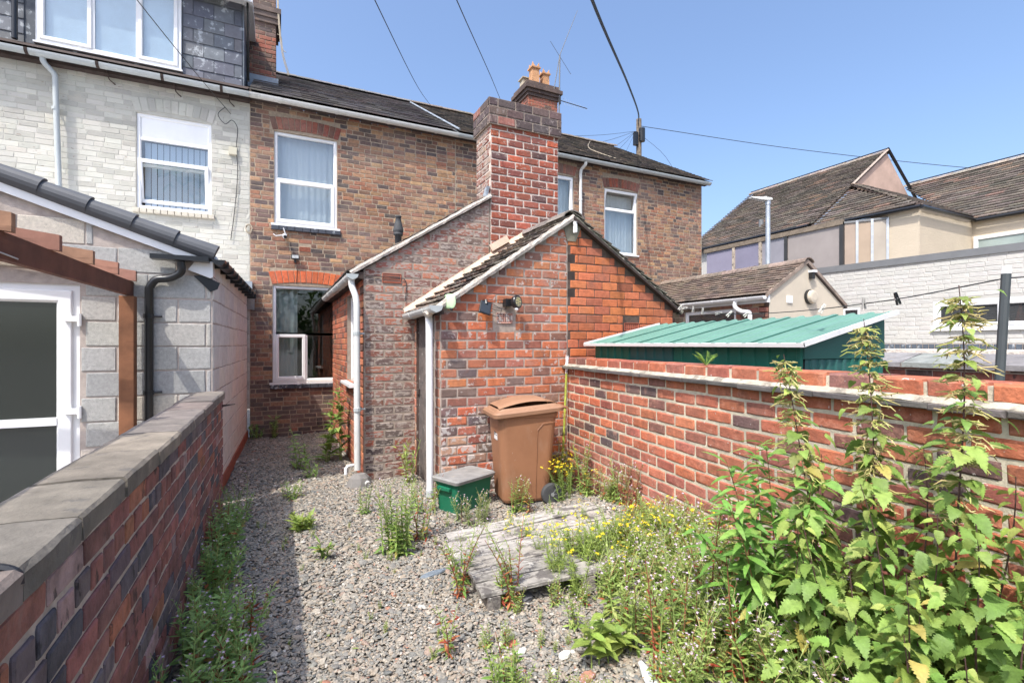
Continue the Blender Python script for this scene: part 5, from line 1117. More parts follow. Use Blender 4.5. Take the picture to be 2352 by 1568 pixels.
tile_roof(ce, 'roof_tile', (9.98, GY-.03, 2.33), (0, 1, 0), sD, 3.7, 9, np.linalg.norm((1.2, .79))/9, .18, pal_ce, m_claytile, ce, th=.016, jit=.005, base_mat=m_dirt_shade)
ridge_tiles(ce, ce, (gxa, FY, 3.13), (gxa, GY-.04, 3.13), 10, .13, [(1, (.23, .18, .145)), (1, (.19, .15, .125))], m_claytile)
for P0_, P1_ in (((7.66, 2.42), (gxa, 3.09)), ((gxa, 3.09), (9.97, 2.30))):
    mb = MB(); prism(mb, FG, [P0_, P1_, (P1_[0], P1_[1]+.07), (P0_[0], P0_[1]+.07)], -.001, .035); part('verge', mb, M('verge_brown', (.26, .20, .16), .9, var=.3) if 'verge_brown' not in bpy.data.materials else bpy.data.materials['verge_brown'], ce)
mb = MB(); wbox(mb, 7.70, 7.755, GY-.02, FY, 2.33, 2.47); part('fascia', mb, m_pvc, ce)
gutter(ce, (7.62, GY-.02, 2.44), (7.62, FY, 2.44), .06, m_pvc, brackets=5)
pipe(ce, bez([(7.62, 6.35, 2.39), (7.62, 6.35, 2.28), (7.66, 6.25, 2.2), (7.70, 6.12, 2.18), (7.70, 6.1, 2.1)], 4)+[(7.70, 6.1, 0)], .04, m_pvc, clips=[(7.70, 6.1, 2.0)])
mb = MB(); box(mb, FG, 8.22, 8.36, 2.34, 2.47, 0, .02); box(mb, FG, 8.245, 8.335, 2.365, 2.39, .02, .022, (.5, .5, .5)); box(mb, FG, 8.245, 8.335, 2.415, 2.435, .02, .022); part('wall_vent', mb, m_pvc, ce)
ab = thing('alarm_box', 'round cream alarm box on the cream gable wall beyond the shed', 'alarm', (8.87, 5.7, 2.46))
mb = MB(); tube(mb, [FG.p(8.87, 2.47, w) for w in (0, .05, .09, .10)], [.125, .125, .11, .07], 20); part('cover', mb, m_cream, ab, smooth=False)
mb = MB(); tube(mb, [FG.p(8.845, 2.47, w) for w in (0, .035)], .137, 20); part('backplate', mb, m_black, ab)
wl2 = thing('wall_light', 'small black sensor light high on the cream gable', 'lamp', (8.88, 5.7, 2.85))
mb = MB(); box(mb, FG, 8.84, 8.92, 2.80, 2.92, 0, .07); part('lamp_body', mb, m_black, wl2)
mb = MB(); box(mb, FG, 8.83, 8.94, 2.92, 2.96, 0, .10); part('lamp_hood', mb, m_pvc, wl2)
flush(ce, 'brick'); flush(ce, 'roof_tile')
mb = MB(); mb.add([(7.05, 9.35, 2.95), (7.45, 9.1, 2.95), (7.75, 9.35, 3.15), (7.35, 9.43, 3.2), (7.05, 9.38, 2.9), (7.45, 9.13, 2.9), (7.75, 9.38, 3.1), (7.35, 9.44, 3.15)], [(0, 1, 2, 3), (7, 6, 5, 4), (0, 4, 5, 1), (1, 5, 6, 2), (2, 6, 7, 3), (3, 7, 4, 0)]); part('lead_flashing', mb, m_lead, ce)

# ================================================================ white painted single-storey building
wb_ = thing('white_brick_building', 'long flat-roofed white painted brick building with grey roof band and two low windows', 'building', (11.3, 5.0, 0))
FW_ = Fr((11.166, 6.848, 0), (.0961, -.9954, 0), (-.9954, -.0961, 0))
pal_ww = [(4, (.52, .505, .47)), (2, (.51, .495, .46))]
wz = (1.90, 3.85, 1.88, 2.42)
brick_wall(wb_, 'wall', FW_, [(-1.6, 1.61), (6, 1.61), (6, 3.2), (-1.6, 3.2)], pal_ww, M('brick_white_far', (1, 1, 1), .75, attr=True, var=.06, vscale=8, bump=(25, .6, .01), patches=[(3, .6, .1, (.55, .5, .42), .3)]), M('mortar_white_far', (.47, .455, .42), .9, var=.1), h=.086, L=.25, gap=.008, proud=.005, thick=.3, holes=[wz, (.30, .66, 1.9, 2.39)], bond='loose', wav=.004, bev=.007)
mb = MB(); box(mb, FW_, -1.6, 6, -.1, 1.50, -.3, -.05); part('lower_wall', mb, m_brick_white, wb_)
mb = MB(); box(mb, FW_, -1.7, 6.1, 3.2, 3.335, -3.0, .03); part('roof_band', mb, m_greyband, wb_)
k = 0; u = -1.2
while u < 5.5:
    mb = MB(); bevbox(mb, FW_, u+.006, u+.086, 1.505, 1.60, -.05, .02, .007, (.10, .12, .145)); part('soldier_brick', mb, m_slate, wb_); u += .092
mb = MB(); box(mb, FW_, -1.2, 5.5, 1.50, 1.607, -.25, .004); part('soldier_mortar', mb, m_mortar_out, wb_)
window(wb_, FW_, *wz, .0, [(0, .5, 0, 1, 'sash'), (.5, 1, 0, 1, 'sash')], sill=(.02, .03, .05), t=.07, glass=m_glass_dark, label='pair of low wide dark panes in white frames')
window(wb_, FW_, .30, .66, 1.9, 2.39, .0, [(0, 1, 0, 1)], t=.06, glass=m_glass_dark)
flush(wb_, 'brick')
# stone-coped garden wall in front of it
gw = thing('garden_wall', 'dark brick garden wall with broad sloping grey coping stones, behind the shed at the right', 'wall', (6.3, 1.8, 0))
Fgw = Fr((6.22, 4.4, 0), (0, -1, 0), (-1, 0, 0))
brick_wall(gw, 'wall', Fgw, [(0, -.1), (4.4, -.1), (4.4, 1.345), (0, 1.345)], [(3, (.20, .07, .05)), (3, (.09, .055, .05)), (1, (.3, .1, .06))], m_brick_left, m_mortar_left, h=.095, L=.24, gap=.014, thick=.25)
y = 4.4
while y > 0.2:
    w_ = random.choice((.42, .48, .52)); mb = MB(); V = []
    for yy in (y-.008, y-w_+.008): V += [(6.15, yy, 1.35), (6.15, yy, 1.40), (6.60, yy, 1.50), (6.60, yy, 1.35)]
    mb.add(V, [(0, 1, 2, 3), (7, 6, 5, 4), (0, 4, 5, 1), (1, 5, 6, 2), (2, 6, 7, 3), (3, 7, 4, 0)], pick([(1, (.17, .17, .165)), (1, (.21, .205, .195))])); part('coping_stone', mb, m_stone, gw); y -= w_
mb = MB(); wbox(mb, 6.17, 6.58, .2, 4.4, 1.346, 1.39); part('coping_bedding', mb, m_mortar_out, gw)
flush(gw, 'brick')
gw2 = thing('garden_wall', 'low red brick wall with mortar-topped ledge under the white building, behind the sloping coping', 'wall', (7.2, 1.8, 0))
Fg2 = Fr((7.1, 4.4, 0), (0, -1, 0), (-1, 0, 0))
brick_wall(gw2, 'wall', Fg2, [(0, 1.2), (4.4, 1.2), (4.4, 1.49), (0, 1.49)], [(3, (.40, .13, .08)), (1, (.14, .08, .07))], m_brick_right, m_mortar_out, h=.095, L=.24, gap=.014, thick=.2)
mb = MB(); box(mb, Fg2, 0, 4.4, .0, 1.2, -.2, -.002); part('wall_base', mb, m_mortar_out, gw2)
mb = MB(); V = []
for k in range(41): u = 4.4*k/40; r = random.uniform(-.01, .01); V += [Fg2.p(u, 1.492, .05+r), Fg2.p(u, 1.525+r, .045+r), Fg2.p(u, 1.54, -.2)]
mb.add(V, [(k*3+q, k*3+3+q, k*3+4+q, k*3+1+q) for k in range(40) for q in range(2)]); part('ledge', mb, m_verge, gw2)
flush(gw2, 'brick')
# ================================================================ far cream building with the big tiled roofs
fb = thing('cream_building', 'tall cream rendered building with large brown tiled roofs and a glazed violet-grey gallery', 'building', (17, 9, 0))
k_ = .725
mb = MB()
def poly(mb, pts, col=(1, 1, 1)): mb.add(pts, [tuple(range(len(pts)))], col)
m_far = M('painted_wall_far', (1, 1, 1), .85, attr=True, var=.05, vscale=2, bump=(9, .35, .02, (1, 1, 5)))
cr = (.56, .475, .36)
wbox(mb, 15.0, 21, 6.84, 9.6, -.1, 5.15, cr); wbox(mb, 17.76, 22, .0, 6.84, -.1, 5.12, cr); wbox(mb, 15.05, 21, 9.6, 15.4, -.1, 5.32, (.56, .55, .52)); part('wall', mb, m_far, fb)
mb = MB(); poly(mb, [(16.9, 9.63, 6.7), (20.6, 9.63, 6.7), (19, 9.63, 8.23)]); poly(mb, [(16.9, 9.8, 6.7), (19, 9.8, 8.23), (20.6, 9.8, 6.7)]); part('pink_gable', mb, m_pink, fb)
pal_far = [(3, (.145, .12, .10)), (2, (.18, .15, .125)), (1, (.11, .095, .08)), (.6, (.23, .16, .12))]
def sl(a, b): v = np.array((a[0], a[1], a[2]), float); return v
up = np.array((1, 0, k_)); un = np.linalg.norm(up)
def far_roof(O, U, S, width, rows, gauge, clip=None, tw=.4):
    tile_roof(fb, 'roof_tile', O, U, S, width, rows, gauge, tw, pal_far, m_claytile, fb, th=.035, jit=.008, clip=clip, base_mat=m_dirt_shade, over=1.2, ragged=.01)
Lm = 4*un
far_roof((14.9, 14.9, 5.30), (0, -1, 0), up, 5.3, 30, Lm/30)                                    # main slope down to the gable
# wing: slope towards the camera side, hipped at its near end
def clipw(s):
    x = s/un                      # distance in from the eaves
    if x > 2.05: return []
    return [(0, 2.76-x*1.37+.02)]
far_roof((14.9, 9.6, 5.20), (0, -1, 0), up, 2.76, 15, 2.05*un/15, clip=clipw)
Sh = np.array((0, 2.76, 1.65)); Ls = np.linalg.norm(Sh)
def cliph(s):
    f = s/Ls; a = f*2.0; return [(a, 2.9+f*1.9)] if f <= 1 else []
far_roof((14.95, 6.80, 5.17), (1, 0, 0), Sh, 6, 15, Ls/15, clip=cliph)
Lr = 3.05*un
def clipr(s): return [(max(0, 0-0), 10)]
far_roof((17.66, 9.8, 5.10), (0, -1, 0), up, 9.8, 22, Lr/22, clip=lambda s: [(max(0, 2.9-s/Lr*2.9-.1), 9.8)])
ridge_tiles(fb, fb, (19.0, 15.0, 8.25), (19.0, 9.6, 8.25), 12, .16, [(1, (.26, .22, .18))], m_claytile)
ridge_tiles(fb, fb, (20.75, 9.9, 7.36), (20.75, .5, 7.36), 20, .16, [(1, (.26, .22, .18))], m_claytile)
mb = MB(); tube(mb, [(20.75, 9.8, 7.47), (20.75, .5, 7.47)], .02, 5); tube(mb, [(19.0, 15.0, 8.36), (19.0, 9.6, 8.36)], .02, 5); tube(mb, [(18.98, 9.58, 8.36), (20.9, 9.58, 6.75)], .05, 5); part('ridge_edge', mb, m_black, fb)
mb = MB(); tube(mb, [(16.95, 9.58, 6.82), (18.98, 9.58, 8.30)], .04, 5); part('verge', mb, m_mortar_out, fb)
for a, b in (((14.85, 6.75, 5.14), (14.85, 9.7, 5.2)), ((14.85, 6.72, 5.12), (17.7, 6.72, 5.08)), ((17.6, 6.72, 5.06), (17.6, .3, 5.06)), ((14.85, 9.7, 5.28), (14.85, 15.3, 5.28))):
    mb = MB(); tube(mb, [a, b], .05, 6); part('gutter', mb, m_black, fb)
# frosted window in the right wing
Fr3 = Fr((17.758, 6.84, 0), (0, -1, 0), (-1, 0, 0))
window(fb, Fr3, .05, 2.1, 3.0, 4.62, -.06, [(0, 1, 0, 1)], t=.1, room=False, glass=M('frosted_far', (.30, .36, .34), .25, bump=(12, .5, .01, (1, 1, 6)), var=.3, vscale=1))
# glazed gallery
Fg_ = Fr((14.40, 13.3, 0), (0, -1, 0), (-1, 0, 0))
cols = [(.28, .26, .34), (.24, .225, .30), (.28, .27, .30), (.33, .29, .27)]
edges = [0.0, 1.25, 2.30, 3.20, 4.88]
for k in range(4):
    a, b = edges[k], edges[k+1]; z0 = (2.9, 3.0, 3.35, 3.6)[k]; mb = MB(); box(mb, Fg_, a+.05, b-.05, z0, 4.98, -.01, .0, cols[k]); part('gallery_pane', mb, m_panel, fb)
    mb = MB(); box(mb, Fg_, b-.05, b+.05, 2.6, 5.05, -.04, .04, (.5, .42, .33) if k < 2 else (.05, .05, .05)); part('gallery_post', mb, m_oldwood if k < 2 else m_greenmetal, fb)
mb = MB(); box(mb, Fg_, -.05, 4.93, 4.98, 5.12, -.03, .05); part('gallery_head', mb, m_oldpole, fb)
ribbed(Fg_, 2.2, 4.88, 2.4, lambda x: 3.35+.25*(x-2.2)/2.7*0+.2, .16, .03, (.42, .43, .45), 'ribbed_apron', M('grey_ribbed_sheet', (1, 1, 1), .5, attr=True, metal=.3, var=.1), fb)
dq = np.array((.55, -.86, 0)); Lq = 1.02; Fq = Fr((14.42, 8.42, 0), dq, (-.86, -.55, 0))
for k in range(3):
    a, b = Lq*k/3, Lq*(k+1)/3; mb = MB(); box(mb, Fq, a+.02, b-.02, 3.62, 5.0, -.01, 0, ((.36, .28, .22), (.38, .29, .21), (.40, .35, .29))[k]); part('gallery_pane', mb, m_panel, fb)
    mb = MB(); box(mb, Fq, b-.03, b+.03, 3.4, 5.05, -.02, .03); part('gallery_post', mb, m_alu, fb)
mb = MB(); box(mb, Fq, 0, Lq, 5.0, 5.06, -.02, .03); part('gallery_head', mb, m_greyband, fb)
ribbed(Fq, 0, Lq, 2.4, lambda x: 3.6, .06, .02, (.42, .43, .45), 'ribbed_apron', bpy.data.materials['grey_ribbed_sheet'], fb)
pipe(fb, [(14.9, 14.4, 5.2), (14.9, 14.35, 2)], .05, m_black); pipe(fb, [(14.85, 13.55, 5.2), (14.85, 13.5, 2)], .06, m_oldwood, name='timber_post')
pipe(fb, [(15.6, 11.9, 5.4), (15.6, 11.9, 6.05)], .08, m_greyband, name='roof_flue')
flush(fb, 'roof_tile')
# ================================================================ street lamp, utility pole, wires, clothes line
lm = thing('street_lamp', 'galvanised street lamp with a flat white head, rising behind the cream extension', 'street lamp', (12.7, 9.4, 0))
mb = MB(); tube(mb, [(12.68, 9.45, 0), (12.68, 9.45, 5.45), (12.68, 9.45, 5.72)], [.085, .06, .055], 10); part('column', mb, m_alu, lm)
mb = MB(); tube(mb, [(12.68, 9.45, 5.60), (12.68, 9.45, 5.70)], .072, 10); part('collar', mb, m_alu, lm)
fq = Fr((12.66, 9.47, 5.72), (-.93, .36, .0), (-.36, -.93, 0))
mb = MB(); V = []
for u, h0, h1, w_ in ((-.12, .01, .06, .08), (.0, -.005, .075, .10), (.14, .0, .075, .10), (.50, .06, .085, .08)): V += [fq.p(u, h0, -w_), fq.p(u, h0, w_), fq.p(u, h1, w_*.8), fq.p(u, h1, -w_*.8)]
mb.add(V, [(i*4+q, i*4+(q+1) % 4, i*4+4+(q+1) % 4, i*4+4+q) for i in range(3) for q in range(4)]+[(3, 2, 1, 0), (12, 13, 14, 15)]); part('lamp_head', mb, m_white_paint, lm)
mb = MB(); box(mb, fq, .02, .09, .075, .11, -.035, .035); part('photocell', mb, m_white_paint, lm)
up_ = thing('utility_pole', 'wooden telegraph pole with black boxes, standing behind the end terrace roof', 'utility pole', (12.67, 15.0, 0))
mb = MB(); tube(mb, [(12.67, 15, 0), (12.67, 15, 10.35)], [.14, .10], 9); part('pole', mb, m_oldpole, up_)
mb = MB(); tube(mb, [(12.72, 14.88, 9.45), (12.72, 14.88, 9.95)], .12, 10); part('joint_box', mb, m_black, up_)
mb = MB(); wbox(mb, 12.42, 12.56, 14.9, 15.05, 9.3, 9.8); part('terminal_box', mb, m_black, up_)
def wire(name, pts, r, label, mat=None, n=8, group=None):
    mb = MB(); tube(mb, bez(pts, n), r, 4); single(name, mb, mat or m_wire, label, 'wire', group)
PT = (12.6, 14.95, 10.15)
wire('overhead_wire', [PT, (9.9, 11.75, 8.65), (6.95, 8.6, 7.35), (3.46, 5.0, 5.9), (1.5, 3.0, 5.5)], .022, 'thick black overhead cable running from the telegraph pole up over the yard')
wire('overhead_wire', [(4.0, 13.6, 8.35), (2.5, 9.6, 6.75), (.89, 5.12, 5.13), (0.2, 3.2, 4.5)], .006, 'thin wire leaving the ridge at the left end of the old tiled roof')
wire('overhead_wire', [(4.9, 10.9, 7.6), (3.3, 7.8, 6.3), (1.65, 4.76, 5.13), (.9, 3.4, 4.7)], .006, 'thin wire ending behind the broad extension chimney')
wire('overhead_wire', [(-.72, 9.40, 5.45), (-1.0, 8.0, 5.32), (-1.31, 6.17, 5.13), (-1.6, 4.4, 5.0)], .006, 'thin wire crossing the dormer window down to the white wall corner')
wire('overhead_wire', [(12.75, 15, 10.1), (18.6, 12.4, 9.25), (26.0, 9.2, 8.55), (34, 5.7, 8.2)], .012, 'thin wire from the telegraph pole to the far right behind the tiled roofs')
for k, (x, y, z) in enumerate(((8.3, 13.6, 8.35), (9.2, 13.6, 8.2), (9.9, 13.6, 8.05), (10.2, 13.8, 7.9), (10.6, 13.7, 7.7))):
    wire('service_wire', [(12.5, 15, 9.85), ((12.5+x)/2, (15+y)/2, (9.85+z)/2-.05), (x, y, z)], .006, ('upper long', 'second', 'third', 'fourth', 'steepest')[k]+' service wire fanning left from the telegraph pole to the terrace roof', n=4, group='service wires fanning from the telegraph pole')
wire('service_wire', [(12.8, 15, 9.75), (13.3, 14.2, 8.7), (13.7, 13.6, 7.2)], .006, 'single service wire dropping right from the telegraph pole', n=4)
wire('roof_cable', [(9.0, 13.0, 8.1), (7.7, 11.2, 7.02), (7.4, 10.3, 6.5), (8.0, 9.5, 6.0), (8.6, 9.28, 5.86)], .008, 'pale cable sagging across the old tiled roof right of the ridge chimney', m_wire_tan)
cp = thing('clothes_pole', 'leaning grey steel clothes pole with white cap, right of the shed', 'pole', (3.04, 1.09, 0))
mb = MB(); tube(mb, [(2.93, 1.10, 0), (3.09, 1.065, 1.93)], .019, 10); part('pole', mb, M('grey_green_steel', (.055, .065, .068), .5, var=.1), cp)
mb = MB(); tube(mb, [(3.09, 1.065, 1.93), (3.093, 1.064, 1.965)], .018, 8); part('cap', mb, m_pvc, cp)
CL = [np.array(p) for p in bez([(3.09, 1.065, 1.91), (3.35, 1.7, 1.865), (3.72, 2.6, 1.86), (4.15, 3.6, 1.915), (4.62, 4.75, 2.08)], 10)]
mb = MB(); tube(mb, CL, .0035, 5); single('clothes_line', mb, m_wire, 'thin clothes line sagging from the grey pole to the orange gable eave', 'clothes line')
mb = MB(); tube(mb, [(3.09, 1.065, 1.91), (3.6, .3, 1.93), (4.2, -.4, 1.95)], .0035, 5); single('clothes_line', mb, m_wire, 'short run of clothes line leaving the pole to the right', 'clothes line')
def peg(i, ang, col, lab):
    P = CL[i]; t = thing('clothes_peg', lab, 'peg', tuple(P), 'pegs on the clothes line'); f = Fr(P, (math.cos(ang)*.9, -math.cos(ang)*.4, math.sin(ang)), (-.4, -.9, 0)); f.Z = np.cross(f.N, f.U)*-1
    for s in (-1, 1):
        mb = MB(); V = []
        for u, w in ((-.035, .010*s), (.04, .004*s)): V += [f.p(u, w-.004, -.005), f.p(u, w-.004, .005), f.p(u, w+.004, .005), f.p(u, w+.004, -.005)]
        mb.add(V, [(0, 1, 5, 4), (1, 2, 6, 5), (2, 3, 7, 6), (3, 0, 4, 7), (3, 2, 1, 0), (4, 5, 6, 7)]); part('jaw', mb, col, t)
    mb = MB(); tube(mb, [f.p(0, -.012, 0), f.p(0, .012, 0)], .005, 6); part('spring', mb, m_alu, t)
m_pegw = M('pale_peg', (.6, .58, .52), .6); m_pegc = M('grey_peg', (.36, .35, .32), .6)
for i, a, c, l in ((9, 1.9, m_black, 'dark grey clothes peg hanging nearest the pole'), (12, 1.6, m_pegc, 'pale peg next along from the dark one'), (16, 1.0, m_pegw, 'pale tilted peg in the middle of the white wall stretch'), (26, .7, m_pegw, 'peg in front of the round alarm box'), (29, .8, m_pegw, 'peg in front of the wall vent on the cream gable'), (31, .2, m_pegc, 'peg at the left corner of the cream gable'), (34, 1.5, m_pegc, 'dark peg beside the white downpipe'), (36, 1.5, m_pegc, 'upright double peg in front of the neighbour window'), (38, .2, m_pegw, 'flat pale peg left of the neighbour window'), (39, 1.0, m_pegw, 'last pale peg by the orange gable eave')):
    peg(min(i, len(CL)-1), a, c, l)
# ================================================================ ground
def smooth(a, b, x): t = min(1, max(0, (x-a)/(b-a))); return t*t*(3-2*t)
def hn(x, y): return .012*math.sin(x*2.1+1.3)*math.cos(y*1.7)+.008*math.sin(x*5.3+y*3.1)+.005*math.sin(y*9.1-x*4)
def wallx(y): return 3.03-.1225/.9925*(4.84-y)
def gz(x, y):
    z = hn(x, y)
    if y < 4.9: z += .12*smooth(.75, .05, wallx(y)-x)*smooth(4.7, 3.4, y)
    return z
m_ground = M('ground_soil', (.16, .14, .115), .95, var=.3, vscale=3, patches=[(2, .5, .2, (.22, .20, .17), .5)], bump=(30, .8, .01))
mb = MB(); mb.add([(-150, -150, -.30), (200, -150, -.30), (200, 200, -.30), (-150, 200, -.30)], [(0, 1, 2, 3)]); o = link('ground', mb.mesh('ground'), m_ground); tag(o, kind='structure')
mb = MB(); nx, ny = 90, 200; X = np.linspace(-.75, 3.4, nx); Y = np.linspace(-.6, 9.5, ny); V = [(x, y, gz(x, y)-.012) for y in Y for x in X]
mb.add(V, [(j*nx+i, j*nx+i+1, j*nx+nx+i+1, j*nx+nx+i) for j in range(ny-1) for i in range(nx-1)])
m_grit = M('grit_bed', (.21, .19, .165), .95, var=.35, vscale=60, patches=[(40, .55, .05, (.08, .075, .07), .8), (70, .62, .04, (.45, .42, .38), .7), (1.6, .55, .15, (.17, .15, .10), .4)], bump=(70, 1, .02))
o = link('gravel_bed', mb.mesh('gravel_bed', True), m_grit); tag(o, kind='structure')
for nm, (x0, x1, y0, y1) in dict(neighbour_yard=(-6, -.74, -1, 5.6), next_yard=(3.3, 12, -2, 9.45)).items():
    mb = MB(); mb.add([(x0, y0, -.02), (x1, y0, -.02), (x1, y1, -.02), (x0, y1, -.02)], [(0, 1, 2, 3)]); o = link(nm, mb.mesh(nm), M(nm+'_paving', (.26, .25, .235), .9, var=.2, vscale=2)); tag(o, kind='structure')
# pebbles: points carrying size and turn, instanced by geometry nodes
pts = []; rots = []; scl = []
def inb(x, y):
    if x < -.46 and y < 5.45: return False
    if x < -.52 or y > 9.44: return False
    if x > .88 and y > 5.92: return False
    if x > 1.5 and y > 4.87: return False
    if x > wallx(y)-.0: return False
    return True
for (x0, x1, y0, y1, dens, s0, s1) in ((-.46, 2.9, 1.2, 3.2, 8200, .0054, .0096), (-.5, 3.0, 3.2, 5.9, 5200, .0064, .0112), (-.52, .95, 5.9, 9.44, 3300, .008, .0135)):
    n = int((x1-x0)*(y1-y0)*dens)
    for _ in range(n):
        x, y = random.uniform(x0, x1), random.uniform(y0, y1)
        if not inb(x, y): continue
        s = random.uniform(s0, s1)*(1 if random.random() > .07 else random.uniform(1.4, 2.6))
        pts.append((x, y, gz(x, y)+random.uniform(-.004, .007))); rots.append((random.gauss(0, .24), random.gauss(0, .24), random.uniform(0, 6.28)))
        scl.append((s*random.uniform(.95, 1.6), s*random.uniform(.65, 1.1), s*random.uniform(.3, .55)))
me = bpy.data.meshes.new('gravel'); me.vertices.add(len(pts)); me.vertices.foreach_set('co', np.array(pts).ravel())
for nm, d in (('rot', rots), ('scl', scl)):
    a = me.attributes.new(nm, 'FLOAT_VECTOR', 'POINT'); a.data.foreach_set('vector', np.array(d).ravel())
a = me.attributes.new('pk', 'INT', 'POINT'); a.data.foreach_set('value', np.array([random.randint(0, 4) for _ in pts], dtype=np.int32))
m_peb = bpy.data.materials.new('pebbles'); m_peb.use_nodes = True; n = m_peb.node_tree.nodes; L = m_peb.node_tree.links; b = n['Principled BSDF']; b.inputs['Roughness'].default_value = .75
oi = n.new('ShaderNodeObjectInfo'); rp = n.new('ShaderNodeValToRGB'); rp.color_ramp.interpolation = 'CONSTANT'; L.new(oi.outputs['Random'], rp.inputs[0])
stops = [(0, (.27, .245, .205)), (.18, (.21, .20, .18)), (.34, (.33, .285, .23)), (.48, (.17, .165, .15)), (.55, (.29, .24, .185)), (.70, (.37, .33, .27)), (.78, (.22, .215, .19)), (.89, (.29, .215, .17)), (.93, (.13, .135, .13)), (.965, (.48, .45, .40)), (.99, (.36, .18, .12))]
while len(rp.color_ramp.elements) < len(stops): rp.color_ramp.elements.new(.5)
for e_, (p, c) in zip(rp.color_ramp.elements, stops): e_.position = p; e_.color = (*c, 1)
tx = n.new('ShaderNodeTexNoise'); tx.inputs['Scale'].default_value = 90; tx.inputs['Detail'].default_value = 4; ge = n.new('ShaderNodeNewGeometry'); L.new(ge.outputs['Position'], tx.inputs['Vector'])
mr = n.new('ShaderNodeMapRange'); mr.inputs[1].default_value = .3; mr.inputs[2].default_value = .7; mr.inputs[3].default_value = .75; mr.inputs[4].default_value = 1.25; L.new(tx.outputs[0], mr.inputs[0])
hm = n.new('ShaderNodeVectorMath'); hm.operation = 'SCALE'; L.new(rp.outputs[0], hm.inputs[0]); L.new(mr.outputs[0], hm.inputs['Scale']); L.new(hm.outputs[0], b.inputs['Base Color'])
g = bpy.data.node_groups.new('scatter_pebbles', 'GeometryNodeTree'); g.interface.new_socket('Geometry', in_out='INPUT', socket_type='NodeSocketGeometry'); g.interface.new_socket('Geometry', in_out='OUTPUT', socket_type='NodeSocketGeometry')
N = g.nodes.new; gi = N('NodeGroupInput'); go = N('NodeGroupOutput'); iop = N('GeometryNodeInstanceOnPoints'); gj = N('GeometryNodeJoinGeometry'); K = g.links.new
for k in range(5):
    ico = N('GeometryNodeMeshIcoSphere'); ico.inputs['Radius'].default_value = 1.0; ico.inputs['Subdivisions'].default_value = 2
    sp = N('GeometryNodeSetPosition'); nz = N('ShaderNodeTexNoise'); nz.noise_dimensions = '4D'; nz.inputs['W'].default_value = k*3.7; nz.inputs['Scale'].default_value = .9; nz.inputs['Detail'].default_value = 1
    sb = N('ShaderNodeVectorMath'); sb.operation = 'SUBTRACT'; sb.inputs[1].default_value = (.5, .5, .5); sc = N('ShaderNodeVectorMath'); sc.operation = 'SCALE'; sc.inputs['Scale'].default_value = 1.35
    K(nz.outputs['Color'], sb.inputs[0]); K(sb.outputs[0], sc.inputs[0]); K(ico.outputs['Mesh'], sp.inputs['Geometry']); K(sc.outputs[0], sp.inputs['Offset'])
    sm = N('GeometryNodeSetMaterial'); sm.inputs['Material'].default_value = m_peb; ss = N('GeometryNodeSetShadeSmooth'); K(sp.outputs[0], ss.inputs['Geometry']); K(ss.outputs[0], sm.inputs['Geometry'])
    g2 = N('GeometryNodeGeometryToInstance'); K(sm.outputs[0], g2.inputs[0]); K(g2.outputs[0], gj.inputs[0])
def attr(nm, ty):
    q = N('GeometryNodeInputNamedAttribute'); q.data_type = ty; q.inputs['Name'].default_value = nm; return [s for s in q.outputs if s.enabled][0]
K(gi.outputs[0], iop.inputs['Points']); K(gj.outputs[0], iop.inputs['Instance']); iop.inputs['Pick Instance'].default_value = True
K(attr('pk', 'INT'), iop.inputs['Instance Index']); K(attr('rot', 'FLOAT_VECTOR'), iop.inputs['Rotation']); K(attr('scl', 'FLOAT_VECTOR'), iop.inputs['Scale']); K(iop.outputs[0], go.inputs[0])
gv = link('gravel', me, m_peb); tag(gv, 'loose grey and tan gravel covering the yard', 'gravel', kind='stuff'); md = gv.modifiers.new('scatter', 'NODES'); md.node_group = g
# ---------------------------------------------------------------- loose stones and debris
def stone(x, y, sx_, sy_, sz_, col, label, name='stone', rz=0, tilt=0, flat=False):
    mb = MB(); r = random.Random(int(x*997+y*131)); n = 9; V = []
    for z, s in ((0, .8), (.35, 1.0), (.8, .88), (1.0, .55)):
        for k in range(n): a = 2*math.pi*k/n; q = s*(1+r.uniform(-.16, .16)); V.append((math.cos(a)*q*sx_, math.sin(a)*q*sy_, z*sz_+(r.uniform(-.1, .1)*sz_)))
    c, s_ = math.cos(rz), math.sin(rz); V = [(x+a*c-b_*s_, y+a*s_+b_*c, gz(x, y)+zz+a*tilt) for a, b_, zz in V]
    mb.add(V, [(i*n+k, i*n+(k+1) % n, i*n+n+(k+1) % n, i*n+n+k) for i in range(3) for k in range(n)]+[tuple(range(3*n, 4*n)), tuple(range(n-1, -1, -1))])
    return single(name, mb, M('stone_'+name, col, .85, var=.25, vscale=25, bump=(60, .8, .004)), label, 'stone')
stone(.97, 3.28, .10, .035, .02, (.16, .19, .22), 'thin blue-grey slate chip lying on the gravel left of the pallet', 'slate_chip', .3)
stone(1.40, 2.72, .06, .045, .03, (.12, .12, .13), 'dark slate fragment in front of the pallet edge', 'slate_chip', .5)
stone(2.32, 2.12, .17, .11, .08, (.13, .125, .135), 'broken grey coping slab lying at the foot of the right wall', 'stone_slab', .4, .15)
stone(2.22, 2.32, .10, .07, .10, (.52, .50, .45), 'white chunk of rubble leaning by the grey slab', 'rubble')
stone(2.36, 1.98, .12, .07, .05, (.42, .37, .31), 'pale sandy stone under the corner of the grey slab', 'rubble', 1.0)
stone(1.30, 2.10, .035, .022, .035, (.70, .68, .62), 'bright white pebble left of the broad-leaved seedling', 'white_pebble')
stone(1.13, 2.25, .035, .016, .02, (.72, .72, .70), 'small white tile fragment on the gravel', 'white_pebble', .2)
stone(1.12, 2.33, .03, .02, .02, (.42, .14, .08), 'small red brick fragment on the gravel', 'brick_fragment', .5)
